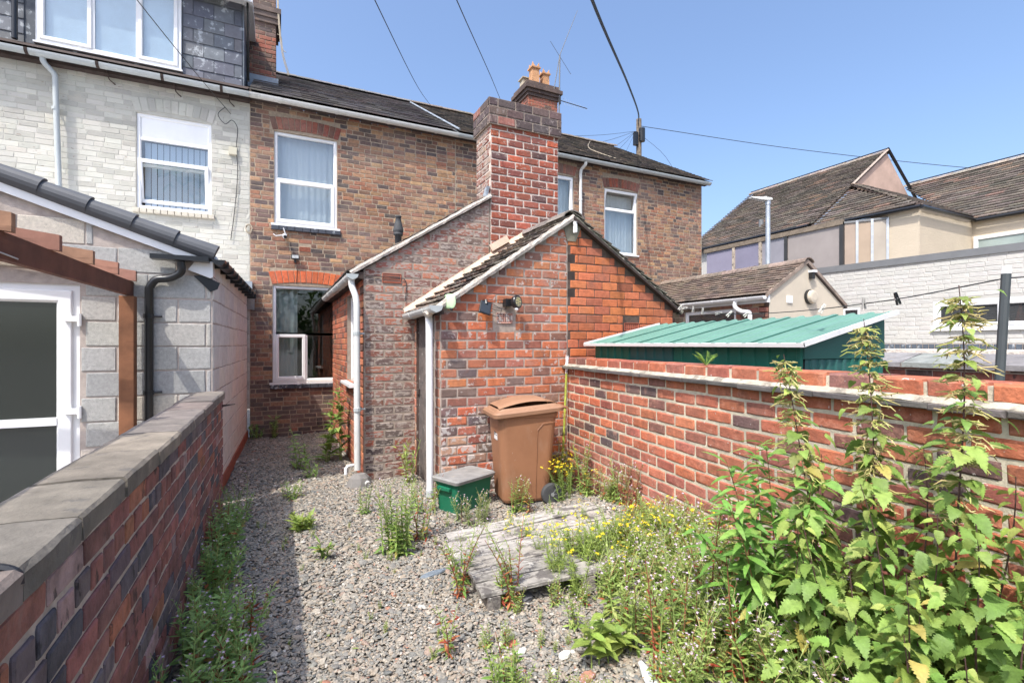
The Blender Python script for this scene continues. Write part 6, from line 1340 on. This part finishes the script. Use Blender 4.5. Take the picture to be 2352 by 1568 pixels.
stone(1.32, 1.93, .05, .03, .03, (.40, .20, .14), 'reddish brick lump below the broad-leaved seedling', 'brick_fragment', .1)
stone(1.62, 2.15, .04, .08, .04, (.45, .40, .33), 'long buff stone among the pink-flowered weeds', 'rubble', .3)
stone(-.05, 1.75, .05, .035, .008, (.40, .30, .16), 'curled tan dead leaf at the foot of the left wall', 'dead_leaf', .5)
stone(.02, 1.84, .035, .03, .008, (.38, .27, .15), 'second tan dead leaf lying to the right of the first', 'dead_leaf', 1.2)
mb = MB(); tube(mb, [(1.50, 1.62, .05), (1.56, 1.78, .05), (1.585, 1.85, .05), (1.59, 1.87, .05)], [.030, .030, .016, .013], 10); single('plastic_bottle', mb, M('bottle_white', (.75, .78, .80), .2), 'white plastic bottle lying among red-stemmed weeds near the bottom edge', 'bottle')
# gutter mud heap and open pipe end by the extension corner
mb = MB(); tube(mb, [(.90, 5.62, .045), (.90, 5.56, .045)], .03, 12, cap=False); tube(mb, [(.90, 5.60, .045), (.90, 5.56, .045)], .025, 12, cap=False); single('pipe_offcut', mb, m_pvc_dirty, 'short grey pipe end lying by the extension corner', 'pipe')

# ================================================================ plants
def leaf_tpl(kind, var=0):
    """leaf along +x, blade up +z, length 1"""
    r = random.Random(var*13+len(kind)); V = []; F_ = []
    if kind == 'nettle':
        st = [(0, .0), (.03, .24), (.10, .33), (.13, .26), (.20, .36), (.23, .28), (.30, .36), (.33, .27), (.41, .34), (.44, .25), (.52, .31), (.55, .22), (.63, .26), (.66, .17), (.74, .19), (.77, .11), (.86, .11), (.89, .05), (1, .0)]
        droop, fold = .42, .10
    elif kind == 'lance':
        st = [(0, .0), (.15, .055), (.35, .085), (.6, .075), (.82, .04), (1, 0)]; droop, fold = .35+.2*r.random(), .03
    elif kind == 'broad':
        st = [(0, .0), (.12, .12), (.30, .24), (.5, .25), (.72, .17), (.9, .06), (1, 0)]; droop, fold = .2, .08
    else:
        st = [(0, 0), (.3, .13), (.65, .11), (1, 0)]; droop, fold = .15, .03
    bend = r.uniform(-.08, .08)
    for x, w in st:
        z = -droop*x*x+.06*x; y0 = bend*x*x; ww = w*(1+r.uniform(-.06, .06)); wav = r.uniform(-.02, .02) if kind in ('nettle', 'broad') else 0
        V += [(x, y0, z), (x-(.03 if kind == 'nettle' else 0), y0+ww, z+fold*w*2+wav), (x-(.03 if kind == 'nettle' else 0), y0-ww, z+fold*w*2-wav)]
    for i in range(len(st)-1): F_ += [(i*3, i*3+3, i*3+4, i*3+1), (i*3, i*3+2, i*3+5, i*3+3)]
    return np.array(V), F_
LV = {}
def leaf_key(kind, var):
    k = ('leaf', kind, var)
    if k not in TPL: TPL[k] = leaf_tpl(kind, var)
    return k
def lmat(P, yaw, pitch, roll, s, sw=None):
    sw = s if sw is None else sw
    return Matrix.Translation(P) @ Matrix.Rotation(yaw, 4, 'Z') @ Matrix.Rotation(-pitch, 4, 'Y') @ Matrix.Rotation(roll, 4, 'X') @ Matrix.Diagonal((s, sw, s, 1))
def addleaf(mb, kind, var, m4, col):
    V, F_ = TPL[leaf_key(kind, var)]; A = np.array(m4); mb.add(V@A[:3, :3].T+A[:3, 3], F_, col)
m_leaf = M('leaf_green', (1, 1, 1), .5, attr=True, var=.2, vscale=45, trans=.32, spec=.35, bump=(130, .6, .004))
m_stem = M('stem', (1, 1, 1), .6, attr=True, var=.15)
m_flower = M('petals', (1, 1, 1), .6, attr=True, trans=.3)
GR = [(3, (.22, .34, .075)), (3, (.18, .30, .07)), (2, (.28, .39, .095)), (1, (.34, .41, .11)), (.25, (.42, .36, .10))]
GRD = [(3, (.27, .43, .13)), (2, (.32, .49, .15)), (1, (.20, .34, .11))]  # for plants in shade: leaf colour raised in place of missing light
GRF = [(3, (.28, .38, .08)), (2, (.33, .41, .10)), (1, (.24, .34, .08))]
GRY = [(3, (.34, .44, .12)), (2, (.40, .48, .15)), (2, (.27, .39, .10)), (.2, (.42, .33, .14))]
RED = [(2, (.36, .07, .04)), (2, (.45, .15, .06)), (1, (.42, .26, .07))]
def flower(mb, P, r, col, n=5, ctr=None):
    t = random.uniform(0, 6); tl = random.uniform(-.5, .5); tm = random.uniform(-.7, .2)
    M4 = Matrix.Translation(P) @ Matrix.Rotation(t, 4, 'Z') @ Matrix.Rotation(tl, 4, 'X') @ Matrix.Rotation(tm, 4, 'Y')
    V = [tuple(M4 @ Vector((0, 0, 0)))]
    for k in range(n*2): a = math.pi*k/n; q = r if k % 2 == 0 else r*.45; V.append(tuple(M4 @ Vector((q*math.cos(a), q*math.sin(a), r*.18))))
    mb.add(V, [(0, 1+k, 1+(k+1) % (2*n)) for k in range(2*n)], col)
def weed(kind, h, seed, red=0.0, stems=1, spread=.05, dense=1.0, pal=None, flow=1.0, ls=1.0):
    """returns stem, foliage and flower meshes of one plant rooted at the origin"""
    st = random.getstate(); random.seed(seed); S, Fo, Fl = MB(), MB(), MB(); pal = pal or GR
    for s in range(stems):
        hh = h*random.uniform(.65, 1) if s else h; a = random.uniform(0, 6.28); sp = spread*random.uniform(.2, 1) if stems > 1 else 0; ln = random.uniform(.05, .42 if stems > 2 else .16)*hh
        b0 = Vector((math.cos(a)*sp, math.sin(a)*sp, 0)); a2 = a+random.uniform(-1, 1)
        P = [Vector(b0)+Vector((math.cos(a2)*ln*t*t, math.sin(a2)*ln*t*t, hh*t)) for t in np.linspace(0, 1, 7)]
        sc_ = (.24, .08, .05) if random.random() < red*1.5+.06 else (.24, .32, .09)
        tube(S, [tuple(p) for p in P], [.0035*(1-.7*i/6)*(1+h) for i in range(7)], 5, sc_)
        def at(t): i = min(5, int(t*6)); f = t*6-i; return P[i].lerp(P[i+1], f)
        def lf(t, ya, L_, pitch, k='small', wid=1.0):
            c = pick(RED) if random.random() < red*(1.3-t) else pick(pal)
            addleaf(Fo, k, random.randint(0, 3), lmat(at(t), ya, pitch, random.uniform(-.5, .5), L_, L_*wid), c)
        if kind == 'willowherb':
            n = int(17*dense*max(.6, h/.4)); y0 = random.uniform(0, 6)
            for k in range(n):
                t = .06+.86*k/n; L_ = ls*(.062*(1-t*.55))*random.uniform(.7, 1.2)
                for q in (0, math.pi): lf(t, y0+k*1.57+q+random.uniform(-.3, .3), L_, random.uniform(.1, .7)-(.6 if t < .3 else 0), 'small', .95)
            for k in range(int(6*flow)):          # side shoots with seed pods and flowers
                t = random.uniform(.5, .98); ya = random.uniform(0, 6.28); p = at(t); q = p+Vector((math.cos(ya)*.04, math.sin(ya)*.04, random.uniform(.04, .09)))
                tube(S, [tuple(p), tuple(q)], .0012, 3, (.34, .24, .12) if random.random() < .3 else (.30, .36, .12))
                for z in range(2): addleaf(Fo, 'small', 1, lmat(p.lerp(q, .4+.4*z), ya+random.uniform(-1, 1), .5, 0, .022), pick(pal))
                if random.random() < .7: flower(Fl, q, .0085, (.72, .56, .70), 4)
        elif kind == 'ragwort':
            for k in range(int(30*dense)):
                t = .04+.8*k/(30*dense); ya = random.uniform(0, 6.28); L_ = .07*(1-t*.5)*random.uniform(.6, 1.2); lf(t, ya, L_, random.uniform(-.1, .8), 'small', .45)
                for z in range(2): lf(t, ya+random.uniform(-.8, .8), L_*.6, random.uniform(0, .9), 'small', .4)
            for k in range(int(7*flow)):
                ya = random.uniform(0, 6.28); p = at(random.uniform(.7, 1)); q = p+Vector((math.cos(ya)*.05, math.sin(ya)*.05, random.uniform(.02, .07))); tube(S, [tuple(p), tuple(q)], .0013, 3, (.2, .27, .06))
                for z in range(random.randint(3, 6)): flower(Fl, q+Vector((random.uniform(-.018, .018), random.uniform(-.018, .018), random.uniform(-.006, .014))), .011, (.85, .68, .03), 6)
        elif kind == 'thistle':
            for k in range(int(15*dense)):
                t = .05+.9*k/(15*dense); L_ = (.17-.10*t)*random.uniform(.8, 1.1)*max(.5, h/.6); c = pick(pal)
                addleaf(Fo, 'nettle' if t > .25 else 'broad', k % 4, lmat(at(t), k*2.4+random.uniform(-.3, .3), random.uniform(.2, .7), random.uniform(-.4, .4), L_, L_*.55), c)
        elif kind == 'seedling':
            for k in range(int(5*dense)):
                t = .3+.7*k/(5*dense)
                for q in (0, math.pi): lf(t, k*1.57+q+random.uniform(-.2, .2), .105*random.uniform(.7, 1.2)*(1-.3*abs(t-.5)), random.uniform(-.1, .45), 'broad', 1)
        elif kind == 'tuft':
            for k in range(int(22*dense)):
                t = random.uniform(.0, .95); lf(t, random.uniform(0, 6.28), random.uniform(.05, .10), random.uniform(.0, 1.1), 'small', .8)
    random.setstate(st); return S, Fo, Fl
WC = {}
def plant(name, kind, x, y, h, label, cat='weed', group=None, seed=None, z=None, rot=None, **kw):
    seed = seed if seed is not None else random.randint(0, 9999); key = (kind, round(h, 2), seed, str(kw))
    if key not in WC:
        S, Fo, Fl = weed(kind, h, seed, **kw); WC[key] = (S.mesh('stem'), Fo.mesh('foliage'), Fl.mesh('flowers') if Fl.n else None)
        for me, m in zip(WC[key], (m_stem, m_leaf, m_flower)):
            if me: me.materials.append(m)
    t = bpy.data.objects.new(name, None); COL.objects.link(t); t.location = (x, y, (gz(x, y) if z is None else z)-.004); t.rotation_euler = (0, 0, random.uniform(0, 6.28) if rot is None else rot); t.empty_display_size = .05
    tag(t, label, cat, group)
    for nm, me in zip(('stem', 'foliage', 'flowers'), WC[key]):
        if me: o = bpy.data.objects.new(nm, me); COL.objects.link(o); o.parent = t; (tag(o, kind='stuff') if nm != 'stem' else None)
    return t
plant('weed_clump', 'willowherb', -.33, 4.95, .38, 'bushy green weed at the far end of the dark left wall, in its shade', stems=9, spread=.09, pal=GRD, flow=.2)
plant('weed_clump', 'tuft', -.06, 9.30, .42, 'tall tuft of weed at the foot of the house wall left of the window', stems=5, spread=.05, pal=GRD)
plant('weed_clump', 'tuft', -.34, 9.32, .24, 'low tuft where the block wall meets the house', stems=6, spread=.14, pal=GRD)
plant('sow_thistle', 'thistle', .30, 6.78, .55, 'leafy sow thistle standing left in the group below the window', stems=3, spread=.09, pal=GRD)
plant('sow_thistle', 'thistle', .56, 7.05, .92, 'taller sow thistle in the middle below the window', stems=3, spread=.08, pal=GR)
plant('sow_thistle', 'thistle', .80, 7.05, 1.10, 'tallest sow thistle, pressed against the extension side wall', stems=2, spread=.04, pal=GR)
plant('weed_clump', 'tuft', .36, 6.32, .26, 'small weed in the shade before the sow thistles', stems=3, spread=.06, pal=GRD)
plant('weed_clump', 'willowherb', .12, 5.62, .20, 'small weed clump on the edge of the shadow', stems=7, spread=.10, pal=GR, flow=.2)
plant('weed_clump', 'tuft', .19, 4.55, .14, 'low bright green clump where shade meets sun on the gravel', stems=9, spread=.09, pal=GRF)
plant('weed_clump', 'willowherb', .74, 4.75, .28, 'thin weed on the sunny gravel in front of the extension corner', stems=4, spread=.05, flow=.5)
plant('weed_clump', 'willowherb', .86, 3.75, .52, 'large many-stemmed weed on the gravel left of the green box', stems=15, spread=.17, pal=GR, flow=1.0, dense=1.1, ls=1.2)
plant('weed_clump', 'willowherb', 1.05, 3.95, .42, 'reddish-based weed between the large clump and the pallet', stems=5, spread=.06, red=.35, flow=.6)
plant('weed_clump', 'tuft', 1.36, 5.58, .48, 'bright weed growing at the foot of the plank door', stems=6, spread=.07, pal=GRF)
plant('weed_clump', 'willowherb', 1.26, 4.55, .35, 'sparse weed in front of the white downpipe', stems=6, spread=.1, red=.1)
plant('red_stemmed_weed', 'willowherb', 1.03, 2.92, .46, 'tall thin red-stemmed weed at the left corner of the pallet', stems=3, spread=.03, red=.5)
plant('weed_clump', 'willowherb', 1.10, 3.06, .34, 'greyish weed leaning over the left end of the pallet', stems=5, spread=.07, red=.1, flow=1.5)
plant('weed_clump', 'tuft', .31, 3.82, .15, 'small sprig alone on the gravel at the shadow edge', stems=2, spread=.03, pal=GR)
plant('red_stemmed_weed', 'willowherb', .78, 2.42, .24, 'short reddish sprig alone on the gravel in the foreground', stems=3, spread=.04, red=.45, flow=.2)
plant('weed_clump', 'willowherb', .93, 1.98, .30, 'green weed rising from the bottom edge of the picture on bare gravel', stems=7, spread=.07, flow=.3)
plant('red_stemmed_weed', 'willowherb', 1.30, 2.66, .50, 'upright weed with bright red lower leaves in front of the pallet edge', stems=5, spread=.05, red=.5)
plant('broad_seedling', 'seedling', 1.40, 1.98, .30, 'bright green broad-leaved seedling, the taller of two on the gravel', stems=2, spread=.03, pal=GRF)
plant('broad_seedling', 'seedling', 1.52, 1.98, .19, 'shorter bright broad-leaved seedling to the right of the taller one', stems=4, spread=.07, pal=GRF)
plant('weed_clump', 'ragwort', 2.66, 4.25, .42, 'dense green clump with yellow flowers in the corner right of the bin', stems=16, spread=.20, pal=GR, flow=.6)
plant('weed_clump', 'willowherb', 2.84, 4.20, .62, 'tall weed against the right wall behind the pallet', stems=6, spread=.08, red=.1)
plant('weed_clump', 'willowherb', 2.62, 4.42, .60, 'tall weed hiding the bin wheel side near the mossy pole', stems=5, spread=.08)
plant('weed_clump', 'willowherb', 2.84, 3.62, .42, 'upright weed at the wall foot beyond the right end of the pallet', stems=4, spread=.06, red=.25)
plant('weed_clump', 'willowherb', 2.04, 4.22, .34, 'weed growing in front of the brown bin', stems=7, spread=.09, red=.1, flow=.5)
plant('red_stemmed_weed', 'willowherb', 2.18, 4.14, .30, 'red-leaved sprig before the bin, left of its wheel', stems=2, spread=.03, red=.6)
plant('weed_clump', 'willowherb', 1.62, 4.16, .24, 'low greyish weed along the front of the green box', stems=14, spread=.20, pal=[(2, (.20, .24, .10)), (1, (.26, .27, .14))], flow=1.2)
plant('dry_weed', 'willowherb', 2.78, 3.40, .45, 'brown dry-stemmed weed against the right wall', stems=6, spread=.10, red=.5, pal=[(1, (.25, .18, .10)), (1, (.2, .22, .07))])
for k, (x, y, h, lab) in enumerate(((1.58, 1.75, .62, 'leftmost'), (1.70, 1.72, .66, 'second'), (1.92, 1.62, .60, 'third'), (2.02, 1.86, .80, 'tallest'))):
    plant('red_stemmed_weed', 'willowherb', x, y, h, lab+' of the tall dark-red-stemmed willowherbs in the right foreground', red=.45, stems=2, spread=.02, flow=1.4)
for k in range(20):
    y = 1.15+k*.185+random.uniform(-.07, .07); x = -.40+random.uniform(0, .17)*(1 if y < 3.2 else .6)
    plant('willowherb', 'willowherb', x, y, random.choice((.30, .38, .46, .52)) if y < 2.9 else random.choice((.26, .34, .40)), 'pink-flowered willowherb growing in shade along the foot of the dark left wall', group='willowherbs along the left wall', seed=k % 6, stems=5, spread=.075, red=.08, pal=GRD, flow=.8, ls=1.55, dense=1.2)
for k in range(6):
    plant('willowherb', 'willowherb', -.14+random.uniform(-.05, .10), 1.5+k*.28, .32, 'pink-flowered willowherb growing in shade along the foot of the dark left wall', group='willowherbs along the left wall', seed=20+k % 3, stems=5, spread=.07, red=.25, pal=GRD, flow=1, ls=1.5)
# ---- weed cover on the right: uncounted mass
S, Fo, Fl = MB(), MB(), MB(); VAR = []
for k in range(10):
    kd = 'willowherb' if k < 6 else 'ragwort'; VAR.append(weed(kd, .36 if k < 6 else .34, 100+k, red=.07 if k < 6 else 0, stems=4, spread=.05, pal=GRY if k < 6 else GRF, flow=1.2 if k < 6 else (.3 if k < 7 else .0), dense=1.0 if k < 6 else 1.3, ls=1.25))
PV = [tuple((np.concatenate(m.V) if m.n else None, m.F, m.C) for m in v) for v in VAR]
def put(k, x, y, s, r):
    c, q = math.cos(r), math.sin(r); A = np.array(((c, -q, 0), (q, c, 0), (0, 0, 1)))*s; T = np.array((x, y, gz(x, y)-.005))
    for (V, F_, C), D in zip(PV[k], (S, Fo, Fl)):
        if V is None: continue
        n0 = D.n; D.V.append(V@A.T+T); D.n += len(V); D.F += [[i+n0 for i in f] for f in F_]; D.C += C; D.M += [0]*len(F_)
cnt = 0
while cnt < 235:
    x, y = random.uniform(1.2, 2.95), random.uniform(1.0, 4.1)
    if x > wallx(y)-.06: continue
    dw_ = wallx(y)-x; dens = smooth(1.35, .35, dw_)*.95+.04
    if y > 3.0 and dw_ > .35: dens *= .12
    if dw_ > .75: dens *= .45
    dens *= .55+.45*math.sin(x*9+y*4)*math.cos(y*7-x*3)
    if 1.15 < x < 2.8 and 3.05 < y < 4.1: continue
    if abs(x-1.45) < .22 and abs(y-1.95) < .25: continue
    if random.random() > dens: continue
    rag = (abs(x-2.0) < .6 and y > 2.3 and random.random() < .6)
    put(random.randint(6, 9) if rag else random.randint(0, 5), x, y, random.uniform(.55, 1.25)*(1.0 if y < 2.6 else .85), random.uniform(0, 6.28)); cnt += 1
for k in range(26):    # yellow-flowered feathery growth along the front of the pallet
    put(random.randint(6, 9), random.uniform(1.62, 2.75), random.uniform(2.70, 3.12), random.uniform(.8, 1.15), random.uniform(0, 6.28))
for k in range(16): put(random.randint(6, 9), random.uniform(1.5, 2.4), random.uniform(3.15, 3.7), random.uniform(.5, .85), random.uniform(0, 6.28))
for k in range(60): put(random.randint(0, 5), random.uniform(-.3, 2.6), random.uniform(1.4, 5), random.uniform(.08, .25), random.uniform(0, 6.28))
for k in range(70):
    x, y = random.uniform(.95, 2.1), random.uniform(1.45, 2.65)
    if abs(x-1.45) > .15 or abs(y-1.98) > .15: put(random.randint(0, 5), x, y, random.uniform(.25, .85)*(.6+.4*smooth(1.2, 1.9, x)), random.uniform(0, 6.28))
me = MB(); me.V = S.V+Fo.V+Fl.V; me.n = S.n+Fo.n+Fl.n; me.F = S.F+[[i+S.n for i in f] for f in Fo.F]+[[i+S.n+Fo.n for i in f] for f in Fl.F]; me.C = S.C+Fo.C+Fl.C; me.M = [0]*len(S.F)+[1]*len(Fo.F)+[2]*len(Fl.F); me.mats = [m_stem, m_leaf, m_flower]
o = link('weed_cover', me.mesh('weed_cover')); tag(o, 'tangle of low willowherb and yellow-flowered weeds over the gravel on the right', 'weeds', kind='stuff')
# ---- tall nettles: every leaf its own part
LM = {}
def leafobj(parent, kind, var, m4, col):
    k = (kind, var)
    if k not in LM: mb = MB(); mb.add(*TPL[leaf_key(kind, var)]); me = mb.mesh('leaf', True); me.materials.append(m_leaf); LM[k] = me
    o = bpy.data.objects.new('leaf', LM[k]); COL.objects.link(o); o.parent = parent; o.matrix_basis = m4; o.color = (*col, 1)
def nettle(x, y, h, label, lean=(0, 0), tassel=True, group=None, first=.3):
    t = bpy.data.objects.new('nettle', None); COL.objects.link(t); t.location = (x, y, gz(x, y)); tag(t, label, 'nettle', group)
    P = [Vector((lean[0]*q*q+.015*math.sin(q*7+x*9), lean[1]*q*q+.015*math.cos(q*6+y*5), h*q)) for q in np.linspace(0, 1, 14)]
    mb = MB(); tube(mb, [tuple(p) for p in P], [.0055*(1-.7*i/13) for i in range(14)], 6, (.085, .045, .04)); o = link('stem', mb.mesh('stem', True), m_stem, t)
    def at(q): i = min(12, int(q*13)); return P[i].lerp(P[i+1], q*13-i)
    z = first*h; k = 0; T = MB(); ph = random.uniform(0, 6)
    while z < h*.985:
        q = z/h; s = (.118 if q < .55 else .118-.08*(q-.55)/.45)*random.uniform(.65, 1.15); dead = z < .42 and random.random() < .15
        for r in (0, math.pi):
            c = (.42, .36, .08) if dead else pick(GR if q < .8 else GRF); kt = random.uniform(.72, 1.2); c = tuple(v*kt for v in c)
            ya = ph+k*1.57+r+random.uniform(-.3, .3); d = Vector((math.cos(ya), math.sin(ya), .35))*s*.3
            leafobj(t, 'nettle', random.randint(0, 3), lmat(at(q)+d, ya, random.uniform(-.85, .2), random.uniform(-.5, .5), s, s*random.uniform(.8, 1.1)), c)
        for _r in range(3 if q < .72 else 1):
            ya = random.uniform(0, 6.28); d = Vector((math.cos(ya), math.sin(ya), random.uniform(-.2, .6)))*random.uniform(.03, .15)*(1.25-q*.6)
            leafobj(t, 'nettle', random.randint(0, 3), lmat(at(q)+d, ya, random.uniform(-.8, .2), random.uniform(-.4, .4), s*random.uniform(.5, .95)), tuple(v*1.05 for v in pick(GR)))
        if tassel and q > .5:
            for j in range(13 if h > 1.4 else 8):
                ya = random.uniform(0, 6.28); p0 = at(q); L_ = random.uniform(.05, .125)*(1.35-q*.75); seg = [p0]
                for w in range(4): seg.append(seg[-1]+Vector((math.cos(ya+random.uniform(-.8, .8)), math.sin(ya+random.uniform(-.8, .8)), random.uniform(-.8, .25)))*L_*.3)
                tube(T, [tuple(v) for v in seg], [.001, .0028, .0022, .003, .0012], 3, random.choice(((.36, .32, .12), (.42, .33, .15), (.31, .35, .09))))
                for w in (1, 2, 3):
                    e_ = seg[w]+Vector((random.uniform(-1, 1), random.uniform(-1, 1), random.uniform(-1, .5)))*.016; tube(T, [tuple(seg[w]), tuple(e_)], [.0026, .0016], 3, (.38, .34, .14))
        z += (.064 if q < .6 else .05)*random.uniform(.85, 1.1)*(1 if q < .9 else .6); k += 1
    if T.n: o = link('flower_tassels', T.mesh('flower_tassels'), m_stem, t); tag(o, kind='stuff')
    return t
nettle(2.17, 1.36, 1.50, 'leftmost of the three tall flowering nettles before the right wall', (-.10, .10))
nettle(2.26, 1.19, 1.62, 'middle one of the three tall flowering nettles before the right wall', (-.03, .02))
nettle(2.27, .90, 1.72, 'tallest nettle, its tip before the dark low window', (-.06, .0))
NT = [(2.07, 1.48, .86), (2.24, 1.40, 1.04), (2.04, 1.27, .86), (2.14, 1.08, .98), (1.96, 1.10, .74), (2.32, 1.05, 1.10), (2.18, .95, .92), (2.00, .92, .80), (2.33, .80, 1.04), (2.12, .76, .94), (1.90, .88, .62), (2.36, 1.25, 1.12), (2.38, .66, 1.22), (2.04, .66, .80), (2.22, .60, .98), (2.30, .92, .9), (1.96, .72, .64), (2.0, 1.38, .66), (2.12, 1.30, .80), (2.08, .98, .68), (2.2, 1.12, .64), (2.28, .72, .76)]
for x, y, h in NT: nettle(x+random.uniform(-.03, .03), y+random.uniform(-.03, .03), h, 'leafy green nettle in the dense bed below the tall flowering ones', (random.uniform(-.1, .05), random.uniform(-.05, .08)), h > 1.15, 'leafy nettles in the right foreground', first=.14)
# ---- willow-leaved plant left of the nettles
for k, (x, y, h, lx, ly) in enumerate(((2.10, 1.62, 1.10, -.16, .05), (2.16, 1.56, 1.20, -.06, .02), (2.20, 1.66, 1.12, .06, .10), (2.05, 1.56, .92, -.22, .0), (2.13, 1.48, 1.05, -.04, -.14), (2.22, 1.52, .98, .08, -.06), (2.04, 1.66, .75, -.2, .12), (2.16, 1.70, .85, .0, .16))):
    t = bpy.data.objects.new('willow_leaved_plant', None); COL.objects.link(t); t.location = (x, y, gz(x, y)); tag(t, 'arching stem of long narrow willow-like leaves between the weeds and the nettles', 'plant', 'willow-leaved stems beside the nettles')
    P = [Vector((lx*q*q, ly*q*q, h*(q-.08*q*q*q))) for q in np.linspace(0, 1, 12)]
    mb = MB(); tube(mb, [tuple(p) for p in P], [.004*(1-.6*i/11) for i in range(12)], 6, (.22, .10, .05)); link('stem', mb.mesh('stem', True), m_stem, t)
    n = int(52*h)
    for j in range(n):
        q = .22+.77*j/n; i = min(10, int(q*11)); p = P[i].lerp(P[i+1], q*11-i); ya = j*2.4+random.uniform(-.3, .3)
        leafobj(t, 'lance', j % 4, lmat(p, ya, random.uniform(-.35, .55)+(.3 if q > .9 else 0), random.uniform(-.4, .4), random.uniform(.12, .18)*(1 if q < .85 else .75), random.uniform(.14, .2)), pick([(3, (.18, .36, .07)), (2, (.24, .42, .09)), (1, (.14, .29, .06))]))
# ---- fern on the right wall
fn = bpy.data.objects.new('fern', None); COL.objects.link(fn); fn.location = (2.84, 2.62, 1.44); tag(fn, 'small bright green fern sprouting behind the right wall before the shed', 'fern')
for a, L_ in ((.2, .16), (1.1, .20), (1.9, .19), (2.7, .16), (3.3, .14), (-.4, .14)):
    mb = MB(); n = 13
    for j in range(n):
        q = (j+1)/n; p = Vector((math.cos(a)*L_*q*.8, math.sin(a)*.3*L_*q, L_*(q*.9-.35*q*q)))
        w = .05*math.sin(math.pi*min(1, q*.9+.12))*.9
        for s_ in (-1, 1): addleaf(mb, 'small', j % 4, lmat(p, a+s_*1.25, .25, 0, w*random.uniform(.9, 1.1), w*1.0), pick([(1, (.30, .50, .08)), (1, (.36, .54, .10))]))
    tube(mb, [(math.cos(a)*L_*q*.8, math.sin(a)*.3*L_*q, L_*(q*.9-.35*q*q)) for q in np.linspace(0, 1, 8)], .0018, 4, (.2, .3, .06)); o = link('frond', mb.mesh('frond'), m_leaf, fn)

# ---------------------------------------------------------------- garden trees behind the camera (seen in the window panes)
random.seed(99)
for k, (x, y, h, r, lab) in enumerate(((-2.6, -9.5, 5.2, 2.4, 'leafy garden tree behind the yard, left of the trio'), (2.0, -10.5, 6.0, 2.9, 'tallest leafy garden tree behind the yard'), (6.6, -9.0, 5.0, 2.6, 'leafy garden tree behind the yard, right of the trio'))):
    t = thing('garden_tree', lab, 'tree', (x, y, 0)); mb = MB(); tube(mb, [(x, y, -.2), (x+.1, y, h*.4), (x+.2, y+.1, h*.75)], [.18, .13, .05], 8, (.12, .09, .07)); part('trunk', mb, m_stem, t)
    mb = MB()
    for j in range(900):
        a = random.uniform(0, 6.28); b_ = random.uniform(-1, 1); q = random.uniform(.4, 1)**.5*(1+.25*math.sin(a*3+b_*4)); c = math.sqrt(1-b_*b_)
        addleaf(mb, 'broad', j % 4, lmat(Vector((x+r*q*c*math.cos(a), y+r*q*c*math.sin(a)*.8, h*.6+b_*q*h*.42)), random.uniform(0, 6.28), random.uniform(-1, 1), 0, random.uniform(.3, .6)), pick([(2, (.06, .12, .03)), (1, (.09, .16, .04))]))
    part('crown', mb, m_leaf, t, kind='stuff')

# ---------------------------------------------------------------- litter: dry straw and leaf scraps over the gravel
mb = MB(); random.seed(5)
for k in range(260):
    x, y = random.uniform(-.42, 2.7), random.uniform(1.3, 6.5)
    if not inb(x, y) or (1.1 < x < 2.75 and 2.65 < y < 3.9): continue
    z = gz(x, y)+.012
    if random.random() < .55:
        a = random.uniform(0, 6.28); L_ = random.uniform(.03, .12); tube(mb, [(x, y, z), (x+math.cos(a)*L_*.5, y+math.sin(a)*L_*.5, z+random.uniform(.002, .012)), (x+math.cos(a+.3)*L_, y+math.sin(a+.3)*L_, z)], .0011, 3, pick([(2, (.45, .38, .26)), (1, (.30, .22, .13))]))
    else: addleaf(mb, random.choice(('broad', 'small')), k % 4, lmat(Vector((x, y, z+.004)), random.uniform(0, 6.28), random.uniform(-.2, .3), random.uniform(-.6, .6), random.uniform(.025, .06)), pick([(2, (.30, .18, .09)), (1, (.42, .32, .17)), (1, (.20, .24, .07))]))
o = link('leaf_litter', mb.mesh('leaf_litter'), m_stem); tag(o, 'dry straw and dead leaf scraps strewn over the gravel', 'litter', kind='stuff')
